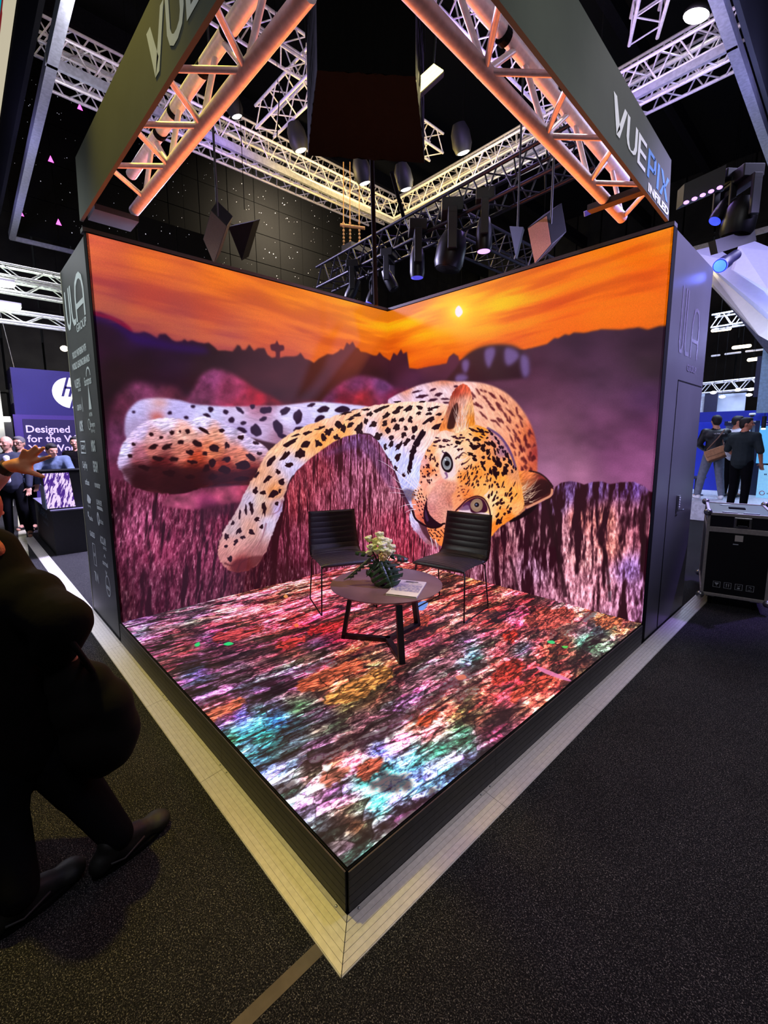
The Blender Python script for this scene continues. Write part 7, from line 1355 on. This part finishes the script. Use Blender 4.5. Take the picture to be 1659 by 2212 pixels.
# the soft bag on the arm
t = thing('shoulder_bag', 'soft black bag hanging from the arm of the passer-by', 'bag', A(190, 1400, 2.0)+o_); ob = t.location.copy(); B = lambda u, v, d: V3(u, v, d)-ob
bg_ = MB()
for (u, v, d, r) in ((205, 1478, 2.06, .105), (236, 1525, 2.08, .135), (232, 1585, 2.10, .165), (196, 1590, 2.08, .165), (170, 1520, 2.05, .15), (255, 1570, 2.1, .125), (150, 1470, 2.03, .13), (212, 1612, 2.1, .14)): bg_.ell(B(u, v, d), (r, r*.75, r), n=18, m=12)
remesh(bg_, 'body', M['bag'], t, .014, 16); MB().path([B(125, 1345, 1.86), B(165, 1400, 1.88), B(200, 1450, 1.95), B(150, 1400, 2.1), B(110, 1350, 2.1)], .012, n=8).build('strap', M['bag'], t, smooth=True)

# the raised orange-lit hand of someone beyond the picture edge
ph = thing('person', 'raised spread hand with a black watch, lit orange, at the left edge', 'person', V3(-90, 1900, 2.35)); ph.location.z = G; o_ = ph.location.copy(); A = lambda u, v, d=2.2: V3(u, v, d)-o_
hb2 = MB(); wr0 = A(18, 1008)
hb2.cap(A(-60, 1075, 2.25), wr0, .045, .030); hb2.cap(wr0, A(38, 1005), .030, .036)
Rp = Matrix((Vector(CR), Vector(CU), -Vector(CF))).transposed()
hb2.ell(A(45, 1003), (.066, .036, .022), Rp @ Matrix.Rotation(.25, 3, 'Z')); hb2.ell(A(50, 1009), (.052, .034, .022), Rp @ Matrix.Rotation(-.3, 3, 'Z')); hb2.ell(A(60, 998), (.03, .026, .018), Rp)
for pts, r in (([(44, 997), (49, 984), (52, 972)], .0125), ([(53, 992), (66, 977), (77, 965)], .0125), ([(62, 994), (79, 979), (94, 968)], .0125), ([(68, 999), (88, 993), (109, 986)], .0115), ([(50, 1016), (72, 1022), (93, 1030)], .0135)):
    (a0, a1, a2) = pts; z_ = 2.2; hb2.cap(A(*a0), A(*a1, 2.185), r*1.1, r); hb2.cap(A(*a1, 2.185), A(*a2, 2.17), r, r*.74)
hb2.cap(A(48, 1004), A(44, 997), .016, .013); hb2.cap(A(50, 1003), A(62, 994), .018, .014); hb2.cap(A(40, 1010), A(52, 1017), .020, .015); hb2.cap(A(56, 1004), A(68, 999), .018, .013)
shh, chh, hipp = A(-150, 1110, 2.5), A(-190, 1160, 2.6), A(-190, 1420, 2.6); hed = A(-200, 985, 2.6)
hb2.cap(A(-60, 1075, 2.25), shh, .05, .07); hb2.cap(chh, shh, .12, .09); hb2.cap(chh, hipp, .17, .17); face(hb2, hed, .118, Matrix.Rotation(.6, 3, 'Z')); hb2.cap(hed, chh, .065, .09)
fa, fb2 = Vector((hipp.x-.1, hipp.y-.05, .1)), Vector((hipp.x+.12, hipp.y+.05, .1))
for f_ in (fa, fb2): hb2.cap(hipp, Vector((f_.x, f_.y, .55)), .12, .075); hb2.cap(Vector((f_.x, f_.y, .55)), f_, .072, .05); hb2.cap(f_, f_+Vector((-.05, .16, -.05)), .05, .04)
elb = A(-230, 1330, 2.4); hb2.cap(chh, A(-235, 1150, 2.7), .12, .09); hb2.cap(A(-235, 1150, 2.7), elb, .06, .05); hb2.cap(elb, elb+Vector((0, .1, -.28)), .045, .032); hand(hb2, elb+Vector((0, .1, -.28)), (0, .2, -1), (0, 1, 0), 1.15)
remesh(hb2, 'body', mat('warm_skin', rgb(232, 152, 112), .5, scale=14, var=.05), ph, .0065, 2)
sl2 = MB(); sl2.cap(A(-3, 1024), A(-60, 1078, 2.25), .052, .068); sl2.cap(A(-60, 1078, 2.25), shh, .072, .095); sl2.cap(chh, shh, .15, .11); sl2.cap(chh, hipp, .20, .19); sl2.cap(chh, A(-235, 1150, 2.7), .15, .11); sl2.cap(A(-235, 1150, 2.7), elb, .085, .075); sl2.cap(elb, elb+Vector((0, .1, -.24)), .07, .055); remesh(sl2, 'shirt', M['pinksl'], ph, .014, 4)
lg = MB()
for f_ in (fa, fb2): lg.cap(hipp, Vector((f_.x, f_.y, .55)), .15, .10); lg.cap(Vector((f_.x, f_.y, .55)), f_, .10, .08)
remesh(lg, 'trousers', M['trous'], ph, .014, 4)
for f_ in (fa, fb2): s = MB(); s.cap(f_-Vector((0, 0, .05)), f_+Vector((-.06, .2, -.055)), .055, .042); remesh(s, 'shoe', M['shoe'], ph, .012, 2)
h_ = MB(); h_.ell(hed+Vector((0, -.01, .03)), (.122, .13, .125)); remesh(h_, 'hair', M['hair'], ph, .012, 2)
wv = (A(18, 1008)-A(-10, 1030, 2.2)).normalized(); wc_ = A(10, 1013)
wa = MB().tube(wc_-wv*.022, wc_+wv*.020, .040, .037, n=20).build('watch', M['black'], ph, smooth=False); MB().tube(wc_+Vector(CU)*.030-wv*.018, wc_+Vector(CU)*.044-wv*.018, .022, n=16).build('watch_case', M['blackmetal'], wa)

# wires that carry everything hung from the roof
bpy.context.view_layer.update()
kids = {}
for o in bpy.data.objects:
    if o.parent is not None: kids.setdefault(o.parent.name, []).append(o)
def leaves(o):
    r = [o] if o.type == 'MESH' else []
    for c_ in kids.get(o.name, []): r += leaves(c_)
    return r
def hang(o):
    P = [l.matrix_world @ Vector(b_) for l in leaves(o) for b_ in l.bound_box]
    if not P: return
    zt_ = max(p.z for p in P); cx_ = sum(p.x for p in P)/len(P); cy_2 = sum(p.y for p in P)/len(P); lx = max(p.x for p in P)-min(p.x for p in P); ly = max(p.y for p in P)-min(p.y for p in P)
    if zt_ > 13: return
    inv = o.matrix_world.inverted(); mb = MB(); far_ = max(lx, ly) > 1.5
    for q in ((-.3, .3) if far_ else (0,)):
        x = cx_+(lx*q if lx > ly else 0); y = cy_2+(ly*q if ly >= lx else 0); mb.tube(inv @ Vector((x, y, zt_-.03)), inv @ Vector((x, y, 14.0)), .004, n=5)
    mb.build('hanging_wire', M['matte'], o)
for o in [x for x in bpy.data.objects if x.parent is None and x.type != 'LIGHT' and (x.name.split('.')[0] in ('truss_lamp', 'hanging_pipe', 'hoist_bar', 'led_panel_back', 'power_strip', 'warm_lamp', 'strip_lamp', 'booth_lamp') or x.name in ('dark_truss.002', 'high_truss.002', 'high_truss.008', 'dark_wedge', 'loudspeaker.001'))]: hang(o)
